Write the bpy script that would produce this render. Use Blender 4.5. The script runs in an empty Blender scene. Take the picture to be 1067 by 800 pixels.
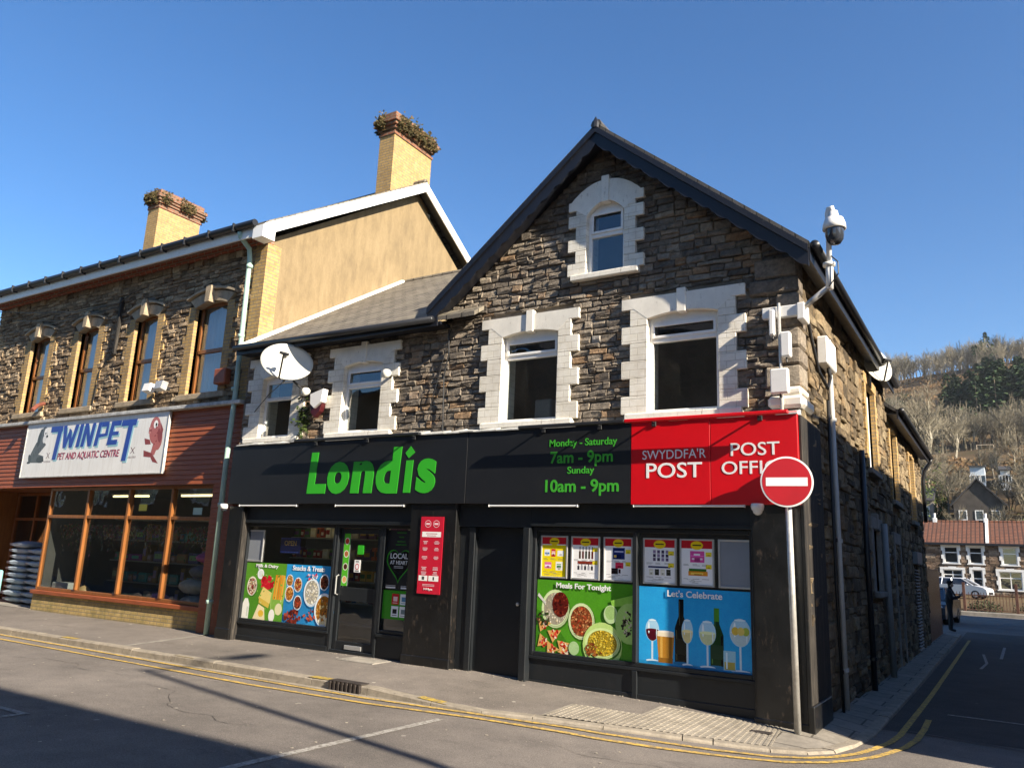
import bpy, bmesh, math, random
from mathutils import Vector, Matrix
R = math.radians
sc = bpy.context.scene
C = sc.collection

# ------------------------------------------------------------------ camera
F_PX, YAW, PITCH, ROLL = 816.17, -0.563052, 0.219492, 0.0425439
fw = Vector((math.sin(YAW)*math.cos(PITCH), math.cos(YAW)*math.cos(PITCH), math.sin(PITCH)))
rt = Vector((math.cos(YAW), -math.sin(YAW), 0)); up = rt.cross(fw)
cr, sr = math.cos(ROLL), math.sin(ROLL)
rt, up = cr*rt+sr*up, -sr*rt+cr*up
cam = bpy.data.objects.new('camera', bpy.data.cameras.new('camera')); C.objects.link(cam)
cam.matrix_world = Matrix(((rt.x, up.x, -fw.x, 0), (rt.y, up.y, -fw.y, 0), (rt.z, up.z, -fw.z, 1.65), (0, 0, 0, 1)))
cam.data.sensor_width = 36; cam.data.lens = F_PX/1067*36
cam.data.clip_start = 0.05; cam.data.clip_end = 5000
sc.camera = cam

# ------------------------------------------------------------------ light
ELEV, AZ = R(28.5), R(102.3)            # AZ clockwise from +Y
S = Vector((math.sin(AZ)*math.cos(ELEV), math.cos(AZ)*math.cos(ELEV), math.sin(ELEV)))
world = bpy.data.worlds.new('World'); sc.world = world; world.use_nodes = True
wn = world.node_tree.nodes; wl = world.node_tree.links
sky = wn.new('ShaderNodeTexSky'); sky.sky_type = 'NISHITA'; sky.sun_disc = False
sky.sun_elevation = ELEV; sky.sun_rotation = AZ; sky.air_density = 1.0; sky.dust_density = 0.3; sky.ozone_density = 2.2
hs = wn.new('ShaderNodeHueSaturation'); hs.inputs['Saturation'].default_value = 1.28; hs.inputs['Hue'].default_value = .506
wl.new(sky.outputs[0], hs.inputs['Color']); wl.new(hs.outputs[0], wn['Background'].inputs[0]); wn['Background'].inputs[1].default_value = 0.072
sun = bpy.data.objects.new('sun', bpy.data.lights.new('sun', 'SUN')); C.objects.link(sun)
sun.data.energy = 5.0; sun.data.angle = R(0.53); sun.data.color = (1.0, 0.89, 0.73)
sun.rotation_euler = S.to_track_quat('Z', 'Y').to_euler()
sun.location = (20, -5, 30)
sc.view_settings.view_transform = 'Standard'; sc.view_settings.look = 'None'
sc.view_settings.exposure = 1.47; sc.view_settings.gamma = 1; sc.view_settings.use_curve_mapping = False
sc.render.engine = 'CYCLES'
sc.cycles.max_bounces = 6; sc.cycles.transparent_max_bounces = 12

# ------------------------------------------------------------------ helpers
def tag(o, label=None, cat=None, group=None, kind=None):
    if label: o['label'] = label
    if cat: o['category'] = cat
    if group: o['group'] = group
    if kind: o['kind'] = kind
    return o
WL = {}
def empty(name, loc, label, cat, group=None):
    o = bpy.data.objects.new(name, None); C.objects.link(o); o.location = loc
    o.empty_display_size = .2; WL[o.name] = Vector(loc)
    return tag(o, label, cat, group)
def copy_tree(o, parent=None):
    c = o.copy(); C.objects.link(c)
    if parent: c.parent = parent
    for ch in list(o.children): copy_tree(ch, c)
    return c
def lin(h):
    h = h.lstrip('#'); v = [int(h[i:i+2], 16)/255 for i in (0, 2, 4)]
    return tuple(c/12.92 if c <= .04045 else ((c+.055)/1.055)**2.4 for c in v)
def sst(t): t = max(0, min(1, t)); return t*t*(3-2*t)

class MB:
    def __init__(s): s.v = []; s.f = []; s.t = []; s.c = []; s.tone = 0.5; s.col = (1, 1, 1)
    def face(s, pts):
        n = len(s.v); s.v += [tuple(p) for p in pts]; s.f.append(tuple(range(n, n+len(pts)))); s.t.append(s.tone); s.c.append(s.col)
    def faces(s, vs, fs):
        n = len(s.v); s.v += [tuple(p) for p in vs]
        for f in fs: s.f.append(tuple(i+n for i in f)); s.t.append(s.tone); s.c.append(s.col)
    def box(s, x0, x1, y0, y1, z0, z1):
        if x0 > x1: x0, x1 = x1, x0
        if y0 > y1: y0, y1 = y1, y0
        if z0 > z1: z0, z1 = z1, z0
        s.faces([(x0,y0,z0),(x1,y0,z0),(x1,y1,z0),(x0,y1,z0),(x0,y0,z1),(x1,y0,z1),(x1,y1,z1),(x0,y1,z1)],
                [(0,3,2,1),(4,5,6,7),(0,1,5,4),(1,2,6,5),(2,3,7,6),(3,0,4,7)]); return s
    def bbox(s, x0, x1, y0, y1, z0, z1, b=.01):     # box with chamfered edges
        if x0 > x1: x0, x1 = x1, x0
        if y0 > y1: y0, y1 = y1, y0
        if z0 > z1: z0, z1 = z1, z0
        b = min(b, (x1-x0)*.45, (y1-y0)*.45, (z1-z0)*.45)
        bm = bmesh.new(); bmesh.ops.create_cube(bm, size=1)
        for v in bm.verts: v.co = Vector(((x0+x1)/2+v.co.x*(x1-x0), (y0+y1)/2+v.co.y*(y1-y0), (z0+z1)/2+v.co.z*(z1-z0)))
        bmesh.ops.bevel(bm, geom=bm.edges[:], offset=b, segments=1, affect='EDGES')
        s.bm(bm); return s
    def bm(s, bm, M=None):
        bm.verts.index_update()
        s.faces([(M @ v.co if M else v.co)[:] for v in bm.verts], [tuple(v.index for v in f.verts) for f in bm.faces]); bm.free()
    def hexa(s, a, b):      # a, b: 4-point rings
        s.faces(list(a)+list(b), [(3,2,1,0),(4,5,6,7),(0,1,5,4),(1,2,6,5),(2,3,7,6),(3,0,4,7)]); return s
    def tube(s, p0, p1, r0, r1=None, n=10, caps=True):
        r1 = r0 if r1 is None else r1
        p0, p1 = Vector(p0), Vector(p1); d = (p1-p0)
        if d.length < 1e-6: return s
        d.normalize(); a = d.orthogonal().normalized(); b = d.cross(a)
        vs = []
        for p, r in ((p0, r0), (p1, r1)):
            for i in range(n):
                t = 2*math.pi*i/n; vs.append(p+r*(math.cos(t)*a+math.sin(t)*b))
        fs = [(i, (i+1) % n, n+(i+1) % n, n+i) for i in range(n)]
        if caps: fs += [tuple(range(n-1, -1, -1)), tuple(range(n, 2*n))]
        s.faces(vs, fs); return s
    def path(s, pts, r, n=8):
        pts = [Vector(p) for p in pts]; rings = []; a = None
        for i, p in enumerate(pts):
            d = (pts[min(i+1, len(pts)-1)]-pts[max(i-1, 0)]).normalized()
            if a is None: a = d.orthogonal().normalized()
            a = (a-d*a.dot(d)).normalized(); b = d.cross(a)
            rr = r[i] if isinstance(r, (list, tuple)) else r
            rings.append([p+rr*(math.cos(2*math.pi*k/n)*a+math.sin(2*math.pi*k/n)*b) for k in range(n)])
        vs = [v for q in rings for v in q]; fs = []
        for i in range(len(pts)-1):
            for k in range(n): fs.append((i*n+k, i*n+(k+1) % n, (i+1)*n+(k+1) % n, (i+1)*n+k))
        fs += [tuple(range(n-1, -1, -1)), tuple(range((len(pts)-1)*n, len(pts)*n))]
        s.faces(vs, fs); return s
    def lathe(s, prof, M=None, n=20):     # prof: (r, h) list
        vs = []; fs = []
        for r, h in prof:
            for k in range(n):
                t = 2*math.pi*k/n; p = Vector((r*math.cos(t), r*math.sin(t), h)); vs.append(M @ p if M else p)
        for i in range(len(prof)-1):
            for k in range(n): fs.append((i*n+k, i*n+(k+1) % n, (i+1)*n+(k+1) % n, (i+1)*n+k))
        s.faces(vs, fs); return s
    def blob(s, c, r, seed=0, sub=2, amp=.12):
        bm = bmesh.new(); bmesh.ops.create_icosphere(bm, subdivisions=sub, radius=1); rg = random.Random(seed)
        for v in bm.verts:
            k = 1+rg.uniform(-amp, amp); v.co = Vector((c[0]+v.co.x*r[0]*k, c[1]+v.co.y*r[1]*k, c[2]+v.co.z*r[2]*k))
        s.bm(bm); return s
    def prism_y(s, poly, y0, y1):         # poly of (x,z), extruded along y
        n = len(poly)
        s.faces([(x, y0, z) for x, z in poly]+[(x, y1, z) for x, z in poly],
                [tuple(range(n)), tuple(range(2*n-1, n-1, -1))]+[(i, n+i, n+(i+1) % n, (i+1) % n) for i in range(n)]); return s
    def prism_x(s, poly, x0, x1):         # poly of (y,z)
        n = len(poly)
        s.faces([(x0, y, z) for y, z in poly]+[(x1, y, z) for y, z in poly],
                [tuple(range(n-1, -1, -1)), tuple(range(n, 2*n))]+[(i, (i+1) % n, n+(i+1) % n, n+i) for i in range(n)]); return s
    def build(s, name, mat, parent=None, smooth=False, label=None, cat=None, group=None, kind=None):
        me = bpy.data.meshes.new(name)
        if parent is not None: org = WL[parent.name]
        elif s.v:
            xs = [v[0] for v in s.v]; ys = [v[1] for v in s.v]; zs = [v[2] for v in s.v]
            org = Vector(((min(xs)+max(xs))/2, (min(ys)+max(ys))/2, min(zs)))
        else: org = Vector((0, 0, 0))
        me.from_pydata([(v[0]-org.x, v[1]-org.y, v[2]-org.z) for v in s.v], [], s.f)
        a = me.attributes.new('tone', 'FLOAT', 'FACE'); a.data.foreach_set('value', s.t)
        b = me.attributes.new('col', 'FLOAT_COLOR', 'FACE'); b.data.foreach_set('color', [x for c in s.c for x in (*c, 1)])
        if smooth: me.polygons.foreach_set('use_smooth', [True]*len(me.polygons))
        me.update(); bm = bmesh.new(); bm.from_mesh(me); bmesh.ops.recalc_face_normals(bm, faces=bm.faces); bm.to_mesh(me); bm.free()
        me.materials.append(mat)
        o = bpy.data.objects.new(name, me); C.objects.link(o)
        if parent is not None: o.parent = parent; WL[o.name] = org.copy()
        else: o.location = org; WL[o.name] = org.copy()
        return tag(o, label, cat, group, kind)

# ------------------------------------------------------------------ materials
class NT:
    def __init__(s, name):
        s.m = bpy.data.materials.new(name); s.m.use_nodes = True; s.t = s.m.node_tree; s.b = s.t.nodes['Principled BSDF']
    def n(s, typ, **kw):
        o = s.t.nodes.new(typ)
        for k, v in kw.items(): setattr(o, k, v)
        return o
    def l(s, a, b): s.t.links.new(a, b)
    def coord(s, scale=(1, 1, 1)):
        tc = s.n('ShaderNodeTexCoord'); mp = s.n('ShaderNodeMapping'); mp.inputs['Scale'].default_value = scale
        s.l(tc.outputs['Object'], mp.inputs[0]); return mp.outputs[0]
    def noise(s, vec, scale, detail=4, rough=.6):
        o = s.n('ShaderNodeTexNoise'); o.inputs['Scale'].default_value = scale; o.inputs['Detail'].default_value = detail; o.inputs['Roughness'].default_value = rough
        s.l(vec, o.inputs['Vector']); return o.outputs['Fac']
    def ramp(s, fac, stops):
        o = s.n('ShaderNodeValToRGB'); e = o.color_ramp.elements
        while len(e) < len(stops): e.new(.5)
        for i, (p, c) in enumerate(stops): e[i].position = p; e[i].color = (*c[:3], 1)
        s.l(fac, o.inputs[0]); return o.outputs[0]
    def mix(s, fac, a, b, mode='MIX'):
        o = s.n('ShaderNodeMix', data_type='RGBA', blend_type=mode)
        for sock, val in ((o.inputs[0], fac), (o.inputs[6], a), (o.inputs[7], b)):
            if hasattr(val, 'links'): s.l(val, sock)
            else: sock.default_value = val if isinstance(val, (int, float)) else (*val[:3], 1)
        return o.outputs[2]
    def math(s, op, a, b=0.0, clamp=False):
        o = s.n('ShaderNodeMath', operation=op, use_clamp=clamp)
        for sock, val in ((o.inputs[0], a), (o.inputs[1], b)):
            if hasattr(val, 'links'): s.l(val, sock)
            else: sock.default_value = val
        return o.outputs[0]
    def bump(s, h, strength=.4, dist=.02):
        o = s.n('ShaderNodeBump'); o.inputs['Strength'].default_value = strength; o.inputs['Distance'].default_value = dist
        s.l(h, o.inputs['Height']); s.l(o.outputs[0], s.b.inputs['Normal'])
    def col(s, c):
        if hasattr(c, 'links'): s.l(c, s.b.inputs['Base Color'])
        else: s.b.inputs['Base Color'].default_value = (*c[:3], 1)
    def rough(s, r, spec=.5, metal=0):
        if hasattr(r, 'links'): s.l(r, s.b.inputs['Roughness'])
        else: s.b.inputs['Roughness'].default_value = r
        s.b.inputs['Specular IOR Level'].default_value = spec; s.b.inputs['Metallic'].default_value = metal

def plain(name, c, rough=.6, var=.15, scale=3, bump=.1, bscale=40, spec=.4, metal=0, stretch=(1, 1, 1), dirt=None, dirt_amt=.5):
    k = NT(name); v = k.coord(stretch); f = k.noise(v, scale, 5)
    c2 = tuple(x*(1-var) for x in c); c3 = tuple(min(1, x*(1+var)) for x in c)
    col = k.ramp(f, [(.3, c2), (.7, c3)])
    if dirt:
        d = k.noise(v, scale*2.7, 6, .7); m = k.ramp(d, [(.52, (0, 0, 0)), (.72, (dirt_amt,)*3)])
        col = k.mix(m, col, dirt)
    k.col(col); k.rough(rough, spec, metal)
    if bump: k.bump(k.noise(v, bscale, 3), bump, .01)
    return k.m

def stone_mat(name, stops, scale=14, rust=None):
    k = NT(name); at = k.n('ShaderNodeAttribute', attribute_name='tone'); v = k.coord()
    base = k.ramp(at.outputs['Fac'], stops)
    f = k.noise(v, scale, 8, .75); g = k.noise(v, scale*.25, 4)
    col = k.mix(.6, base, k.ramp(f, [(.28, (.06, .055, .05)), (.5, (.46, .46, .46)), (.74, (.98, .96, .92))]), 'OVERLAY')
    li = k.noise(v, scale*.9, 6, .7); col = k.mix(k.ramp(li, [(.60, (0, 0, 0)), (.72, (.5,)*3)]), col, (.50, .47, .41))
    so = k.noise(v, scale*.12, 5, .65); col = k.mix(k.ramp(so, [(.52, (0, 0, 0)), (.72, (.55,)*3)]), col, (.075, .06, .045))
    if rust:
        col = k.mix(k.ramp(g, [(.56, (0, 0, 0)), (.75, (.55,)*3)]), col, rust)
    k.col(col); k.rough(.9, .2)
    k.bump(k.math('ADD', k.noise(v, scale*1.1, 9, .8), k.math('MULTIPLY', k.noise(v, scale*.45, 3, .6), .8)), 1.0, .06)
    return k.m

def brick_mat(name, c1, c2, mort, bw=.215, bh=.075, soot=None, bump=.5, soot_amt=.6, msize=.012, rough=.85, axis='xy', sq=0.5):
    k = NT(name); tc = k.n('ShaderNodeTexCoord'); sp = k.n('ShaderNodeSeparateXYZ'); k.l(tc.outputs['Object'], sp.inputs[0])
    cb = k.n('ShaderNodeCombineXYZ')
    if axis == 'xy': k.l(k.math('ADD', sp.outputs[0], sp.outputs[1]), cb.inputs[0]); k.l(sp.outputs[2], cb.inputs[1])
    elif axis == 'roofx': k.l(sp.outputs[0], cb.inputs[0]); k.l(k.math('MULTIPLY', sp.outputs[1], 1.18), cb.inputs[1])
    elif axis == 'ground': k.l(sp.outputs[0], cb.inputs[0]); k.l(sp.outputs[1], cb.inputs[1])
    else: k.l(sp.outputs[1], cb.inputs[0]); k.l(k.math('MULTIPLY', sp.outputs[0], 1.4), cb.inputs[1])
    br = k.n('ShaderNodeTexBrick'); k.l(cb.outputs[0], br.inputs['Vector'])
    br.offset = sq
    br.inputs['Color1'].default_value = (*c1, 1); br.inputs['Color2'].default_value = (*c2, 1); br.inputs['Mortar'].default_value = (*mort, 1)
    br.inputs['Scale'].default_value = 1; br.inputs['Brick Width'].default_value = bw; br.inputs['Row Height'].default_value = bh
    br.inputs['Mortar Size'].default_value = msize; br.inputs['Mortar Smooth'].default_value = .2; br.inputs['Bias'].default_value = 0
    v = tc.outputs['Object']; f = k.noise(v, 9, 7, .7)
    col = k.mix(.6, br.outputs['Color'], k.ramp(f, [(.3, (.3, .3, .3)), (.7, (.68, .67, .65))]), 'OVERLAY')
    if soot:
        g = k.noise(v, 1.7, 6, .7); col = k.mix(k.ramp(g, [(.45, (0, 0, 0)), (.75, (soot_amt,)*3)]), col, soot)
    k.col(col); k.rough(rough, .25)
    h = k.math('ADD', k.math('MULTIPLY', br.outputs['Fac'], -1.0), k.math('MULTIPLY', k.noise(v, 60, 4), .35))
    k.bump(h, bump, .012); return k.m

def paint_mat(name, c, rough=.35, wear=None, scale=2.0, var=.1, streak=0):
    k = NT(name); v = k.coord((1, 1, 1)); f = k.noise(v, scale, 6)
    col = k.ramp(f, [(.3, tuple(x*(1-var) for x in c)), (.7, tuple(min(1, x*(1+var)) for x in c))])
    if wear:
        w = k.noise(k.coord((1, 1, .35)), scale*6, 9, .75)
        col = k.mix(k.ramp(w, [(.57, (0, 0, 0)), (.68, (.85,)*3)]), col, wear)
    if streak:
        w = k.noise(k.coord((6, 6, .5)), 2.2, 6, .7)
        col = k.mix(k.ramp(w, [(.5, (0, 0, 0)), (.8, (streak,)*3)]), col, (.42, .36, .27))
    k.col(col); k.rough(k.math('ADD', k.math('MULTIPLY', k.noise(v, 5, 5), .3), rough-.1), .5)
    k.bump(k.noise(v, 25, 5), .08, .01); return k.m

def glass_mat(name, tint=(.55, .6, .6), refl=1.0, dust=.0):
    k = NT(name); nt = k.t; out = nt.nodes['Material Output']; nt.nodes.remove(k.b)
    tr = k.n('ShaderNodeBsdfTransparent'); tr.inputs[0].default_value = (*tint, 1)
    gl = k.n('ShaderNodeBsdfGlossy'); gl.inputs['Roughness'].default_value = .015; gl.inputs[0].default_value = (refl, refl, refl, 1)
    lw = k.n('ShaderNodeLayerWeight'); lw.inputs['Blend'].default_value = .5
    frf = k.math('ADD', k.math('MULTIPLY', k.math('POWER', lw.outputs['Facing'], 4.0), .82), .14, True)
    v = k.coord(); bp = k.n('ShaderNodeBump'); bp.inputs['Strength'].default_value = .025; bp.inputs['Distance'].default_value = .3
    k.l(k.noise(v, 1.3, 2), bp.inputs['Height']); k.l(bp.outputs[0], gl.inputs['Normal'])
    mx = k.n('ShaderNodeMixShader'); k.l(frf, mx.inputs[0]); k.l(tr.outputs[0], mx.inputs[1]); k.l(gl.outputs[0], mx.inputs[2])
    last = mx
    if dust:
        df = k.n('ShaderNodeBsdfDiffuse'); df.inputs[0].default_value = (.5, .48, .42, 1)
        m2 = k.n('ShaderNodeMixShader'); k.l(k.ramp(k.noise(k.coord((1, 1, .4)), 3, 6, .7), [(.4, (0, 0, 0)), (.8, (dust,)*3)]), m2.inputs[0])
        k.l(mx.outputs[0], m2.inputs[1]); k.l(df.outputs[0], m2.inputs[2]); last = m2
    k.l(last.outputs[0], out.inputs[0]); return k.m

def print_mat(name, rough=.22):
    k = NT(name); at = k.n('ShaderNodeAttribute', attribute_name='col')
    f = k.math('ADD', k.math('MULTIPLY', k.noise(k.coord(), 45, 5, .75), .65), k.math('MULTIPLY', k.noise(k.coord(), 9, 3, .6), .35))
    k.col(k.mix(.6, at.outputs['Color'], k.ramp(f, [(.3, (.35, .35, .35)), (.7, (.65, .65, .65))]), 'OVERLAY')); k.rough(rough, .4); return k.m

def wood_mat(name, c1, c2, scale=(1, 1, 30), rough=.45):
    k = NT(name); v = k.coord(scale); f = k.noise(v, 2.2, 7, .65)
    k.col(k.ramp(f, [(.3, c1), (.7, c2)])); k.rough(rough, .4); k.bump(f, .2, .01); return k.m

M = {}
ST = [(0, (.12, .103, .086)), (.25, (.19, .160, .130)), (.48, (.28, .235, .185)), (.66, (.35, .295, .230)), (.8, (.41, .350, .275)), (.9, (.34, .225, .135)), (1, (.52, .475, .41))]
M['stone'] = stone_mat('rubble_sandstone', ST, 14, (.26, .13, .05))
M['stone_side'] = stone_mat('yellow_rubble_sandstone', [(0, (.08, .062, .042)), (.3, (.16, .122, .075)), (.6, (.26, .195, .12)), (.85, (.33, .26, .16)), (1, (.22, .15, .08))], 11, (.33, .2, .09))
M['stone_left'] = stone_mat('dark_coursed_stone', [(0, (.14, .10, .065)), (.4, (.28, .205, .13)), (.7, (.42, .315, .205)), (1, (.54, .43, .29))], 12, (.30, .2, .11))
M['mortar'] = plain('mortar', (.17, .145, .115), .95, .3, 6, .6, 60, .1)
M['quoin'] = brick_mat('white_painted_brick', (.80, .76, .66), (.76, .72, .63), (.60, .56, .48), .23, .105, (.40, .34, .26), .5, .55, .006, .6)
M['white_stone'] = paint_mat('white_painted_stone', (.76, .72, .63), .55, (.34, .29, .22), 3.2, .12)
M['upvc'] = plain('white_window_plastic', (.80, .79, .76), .35, .05, 3, .02, 30, .5, dirt=(.5, .47, .4), dirt_amt=.3)
M['glass'] = glass_mat('window_glass', (.72, .78, .78), 1.0, .05)
M['shopglass'] = glass_mat('shop_glass', (.75, .8, .78), .8)
M['slate'] = brick_mat('slate_roof_tiles', (.20, .175, .14), (.13, .115, .095), (.035, .032, .028), .3, .2, (.27, .24, .17), .9, .5, .014, .8, 'roofx')
M['slate_y'] = brick_mat('slate_roof_dark', (.09, .085, .085), (.06, .06, .062), (.02, .02, .02), .3, .22, (.12, .11, .08), .8, .4, .014, .7, 'roofy')
M['darkwood'] = paint_mat('navy_black_painted_wood', (.007, .008, .013), .4, (.03, .03, .03), 3)
M['blackpaint'] = paint_mat('black_gloss_paint', (.007, .007, .007), .3, (.07, .052, .04), 2.5, .3)
M['weathered'] = None
k = NT('weathered_black_board'); v = k.coord((14, 14, .8)); f = k.noise(v, 2.4, 9, .75)
k.col(k.ramp(f, [(.36, (.008, .0075, .007)), (.54, (.03, .026, .022)), (.66, (.09, .077, .062)), (.82, (.2, .175, .14))])); k.rough(.8, .3); k.bump(f, .5, .015); M['weathered'] = k.m
M['fascia'] = plain('charcoal_sign_panel', (.0115, .0125, .0145), .45, .1, 2, .02, 40, .35, dirt=(.022, .021, .020), dirt_amt=.4)
M['charcoal'] = plain('charcoal_shopfront', (.012, .0145, .017), .4, .15, 2, .03, 30, .4, dirt=(.035, .032, .03), dirt_amt=.35)
M['green'] = plain('sign_green', (.035, .40, .022), .4, .05, 3, 0)
M['smallgreen'] = plain('letter_green', (.05, .36, .03), .4, .05, 3, 0)
M['red'] = plain('sign_red', (.60, .004, .010), .35, .05, 2, .02, 30)
M['white'] = plain('sign_white', (.82, .82, .80), .4, .03, 3, 0)
M['redpanel'] = plain('noticeboard_red', (.55, .012, .035), .4, .05, 2, 0)
M['print'] = print_mat('printed_vinyl')
M['alu'] = plain('aluminium_frame', (.55, .55, .54), .35, .1, 4, .02, 30, .5, .6)
M['graypanel'] = plain('grey_backing', (.22, .24, .27), .5, .08, 3, 0)
M['galv'] = plain('galvanised_steel', (.50, .49, .46), .45, .2, 12, .05, 30, .5, .5, dirt=(.28, .25, .2), dirt_amt=.35)
M['dish'] = plain('dish_grey_white', (.62, .61, .54), .5, .06, 3, .02, 30, dirt=(.4, .37, .28), dirt_amt=.25)
M['plastic'] = plain('white_plastic', (.74, .73, .70), .45, .05, 4, .02, 30, dirt=(.45, .42, .35), dirt_amt=.3)
M['dark'] = plain('dark_metal', (.02, .021, .023), .45, .2, 5, .05)
M['smoked'] = plain('smoked_dome', (.035, .04, .05), .08, .05, 3, 0, spec=.8)
M['guttr'] = plain('black_gutter', (.016, .017, .02), .4, .2, 4, .03)
M['pipegrey'] = plain('grey_plastic_pipe', (.22, .225, .22), .5, .1, 4, .03)
M['pipewhite'] = plain('pale_grey_pipe', (.42, .42, .40), .5, .1, 4, .03)
M['pipegreen'] = paint_mat('pale_green_pipe_paint', (.33, .47, .40), .45, (.4, .36, .28), 3)
M['ybrick'] = brick_mat('yellow_brick', (.46, .30, .12), (.39, .245, .09), (.26, .20, .13), .225, .075, (.20, .14, .08), .5, .45)
M['ybrick_low'] = brick_mat('yellow_brick_mossy', (.50, .36, .15), (.42, .30, .12), (.30, .24, .14), .225, .075, (.10, .11, .04), .5, .7)
M['capbrick'] = brick_mat('sooty_cap_brick', (.27, .10, .055), (.20, .085, .05), (.2, .17, .13), .225, .075, (.10, .085, .05), .8, .6)
M['rbrick'] = brick_mat('red_brick', (.36, .11, .06), (.30, .09, .05), (.3, .24, .18), .225, .075, (.1, .07, .05), .5, .5)
k = NT('tan_render'); v = k.coord((3, 3, .8)); f = k.noise(v, 1.6, 9, .78); g = k.noise(k.coord(), 90, 4, .7)
k.col(k.mix(.3, k.ramp(f, [(.25, (.14, .107, .066)), (.5, (.225, .168, .095)), (.7, (.275, .208, .12))]), k.ramp(g, [(.3, (.2, .2, .2)), (.7, (.8, .8, .8))]), 'OVERLAY')); k.rough(.95, .15); k.bump(g, .6, .012); M['render'] = k.m
M['whiteboard'] = plain('white_bargeboard', (.80, .80, .78), .45, .04, 2, .02)
M['orangewood'] = wood_mat('varnished_orange_timber', (.17, .060, .015), (.27, .105, .028), (8, 8, 1), .38)
M['brownwood'] = wood_mat('brown_window_timber', (.16, .055, .018), (.24, .09, .03), (8, 8, 1), .35)
M['redwood'] = wood_mat('red_brown_cladding', (.21, .050, .016), (.35, .095, .030), (1.2, 1.2, 16), .55)
M['petsign'] = paint_mat('stained_white_sign', (.78, .78, .75), .4, None, 1.5, .05, .45)
M['curtain'] = plain('grey_blind', (.55, .56, .56), .8, .25, 1.2, 0, stretch=(3, 3, .3))
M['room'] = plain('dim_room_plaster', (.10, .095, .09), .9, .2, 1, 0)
M['shelf'] = plain('shelf_metal', (.30, .30, .29), .5, .1, 3, 0)
M['lead'] = plain('lead_flashing', (.42, .42, .40), .6, .35, 5, .5, 18, .4, dirt=(.12, .11, .1), dirt_amt=.7)
M['cable'] = plain('black_cable', (.012, .012, .012), .5, .1, 4, 0)
M['skin'] = plain('skin', (.42, .24, .16), .55, .05, 4, 0)
M['darkcloth'] = plain('black_clothing', (.010, .010, .012), .85, .2, 8, .2, 60)
# ground
def asphalt(name, c, patch=.25, gum=.5, scale=1.0, stain=(.03, .028, .026)):
    k = NT(name); v = k.coord(); big = k.noise(v, .35*scale, 6, .6); mid = k.noise(v, 2.3, 6, .65); fine = k.noise(v, 95, 3, .7)
    col = k.ramp(big, [(.3, tuple(x*(1-patch) for x in c)), (.7, tuple(x*(1+patch) for x in c))])
    col = k.mix(.45, col, k.ramp(mid, [(.3, (.3, .3, .3)), (.7, (.66, .65, .63))]), 'OVERLAY')
    col = k.mix(.7, col, k.ramp(fine, [(.28, (.12, .12, .12)), (.5, (.48, .48, .48)), (.72, (.95, .94, .92))]), 'OVERLAY')
    st = k.noise(k.coord((1, 2.5, 1)), .9, 7, .75); col = k.mix(k.ramp(st, [(.58, (0, 0, 0)), (.72, (.45,)*3)]), col, stain)
    vo = k.n('ShaderNodeTexVoronoi'); vo.inputs['Scale'].default_value = 2.6; k.l(v, vo.inputs['Vector'])
    sc_ = k.math('MULTIPLY', vo.outputs['Distance'], 1.0)
    sep = k.n('ShaderNodeSeparateColor'); k.l(vo.outputs['Color'], sep.inputs[0])
    m = k.math('MULTIPLY', k.math('LESS_THAN', sc_, .07), k.math('GREATER_THAN', sep.outputs[0], .72)); m = k.math('MULTIPLY', m, gum)
    col = k.mix(m, col, (.42, .38, .32))
    k.col(col); k.rough(.88, .25); k.bump(k.noise(v, 120, 4, .7), .55, .008); return k.m
M['road'] = asphalt('road_asphalt', (.160, .142, .127), .2, .5)
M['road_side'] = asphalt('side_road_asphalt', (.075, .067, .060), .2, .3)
M['pave'] = asphalt('pavement_tarmac', (.165, .145, .127), .2, .9, 1.0, (.06, .05, .04))
M['kerb'] = plain('kerb_concrete', (.27, .235, .185), .9, .25, 5, .6, 50, .2, dirt=(.12, .1, .08), dirt_amt=.6)
def line_paint(name, c):
    k = NT(name); v = k.coord(); w = k.noise(v, 22, 9, .75); f = k.noise(v, 3, 4)
    col = k.mix(k.ramp(w, [(.43, (0, 0, 0)), (.60, (.9,)*3)]), k.ramp(f, [(.3, tuple(x*.75 for x in c)), (.7, c)]), (.13, .11, .09))
    k.col(col); k.rough(.8, .3); k.bump(w, .3, .005); return k.m
M['yellow'] = line_paint('yellow_road_paint', (.66, .43, .085)); M['wline'] = line_paint('white_road_paint', (.42, .40, .36))
M['yellowfade'] = line_paint('faded_yellow_paint', (.55, .38, .05))
M['tactile'] = plain('buff_tactile_paving', (.27, .24, .195), .9, .25, 4, .5, 50, .2, dirt=(.17, .145, .11), dirt_amt=.6)
M['iron'] = plain('cast_iron', (.06, .05, .045), .6, .3, 8, .3, 40, .4, .3)
M['tanstone'] = plain('tan_dressed_stone', (.36, .29, .20), .9, .3, 4, .5, 40, .2, dirt=(.14, .11, .08), dirt_amt=.6)
M['concrete'] = plain('concrete_slab', (.24, .22, .19), .9, .25, 3, .4, 40, .2, dirt=(.13, .12, .1), dirt_amt=.5)

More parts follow.
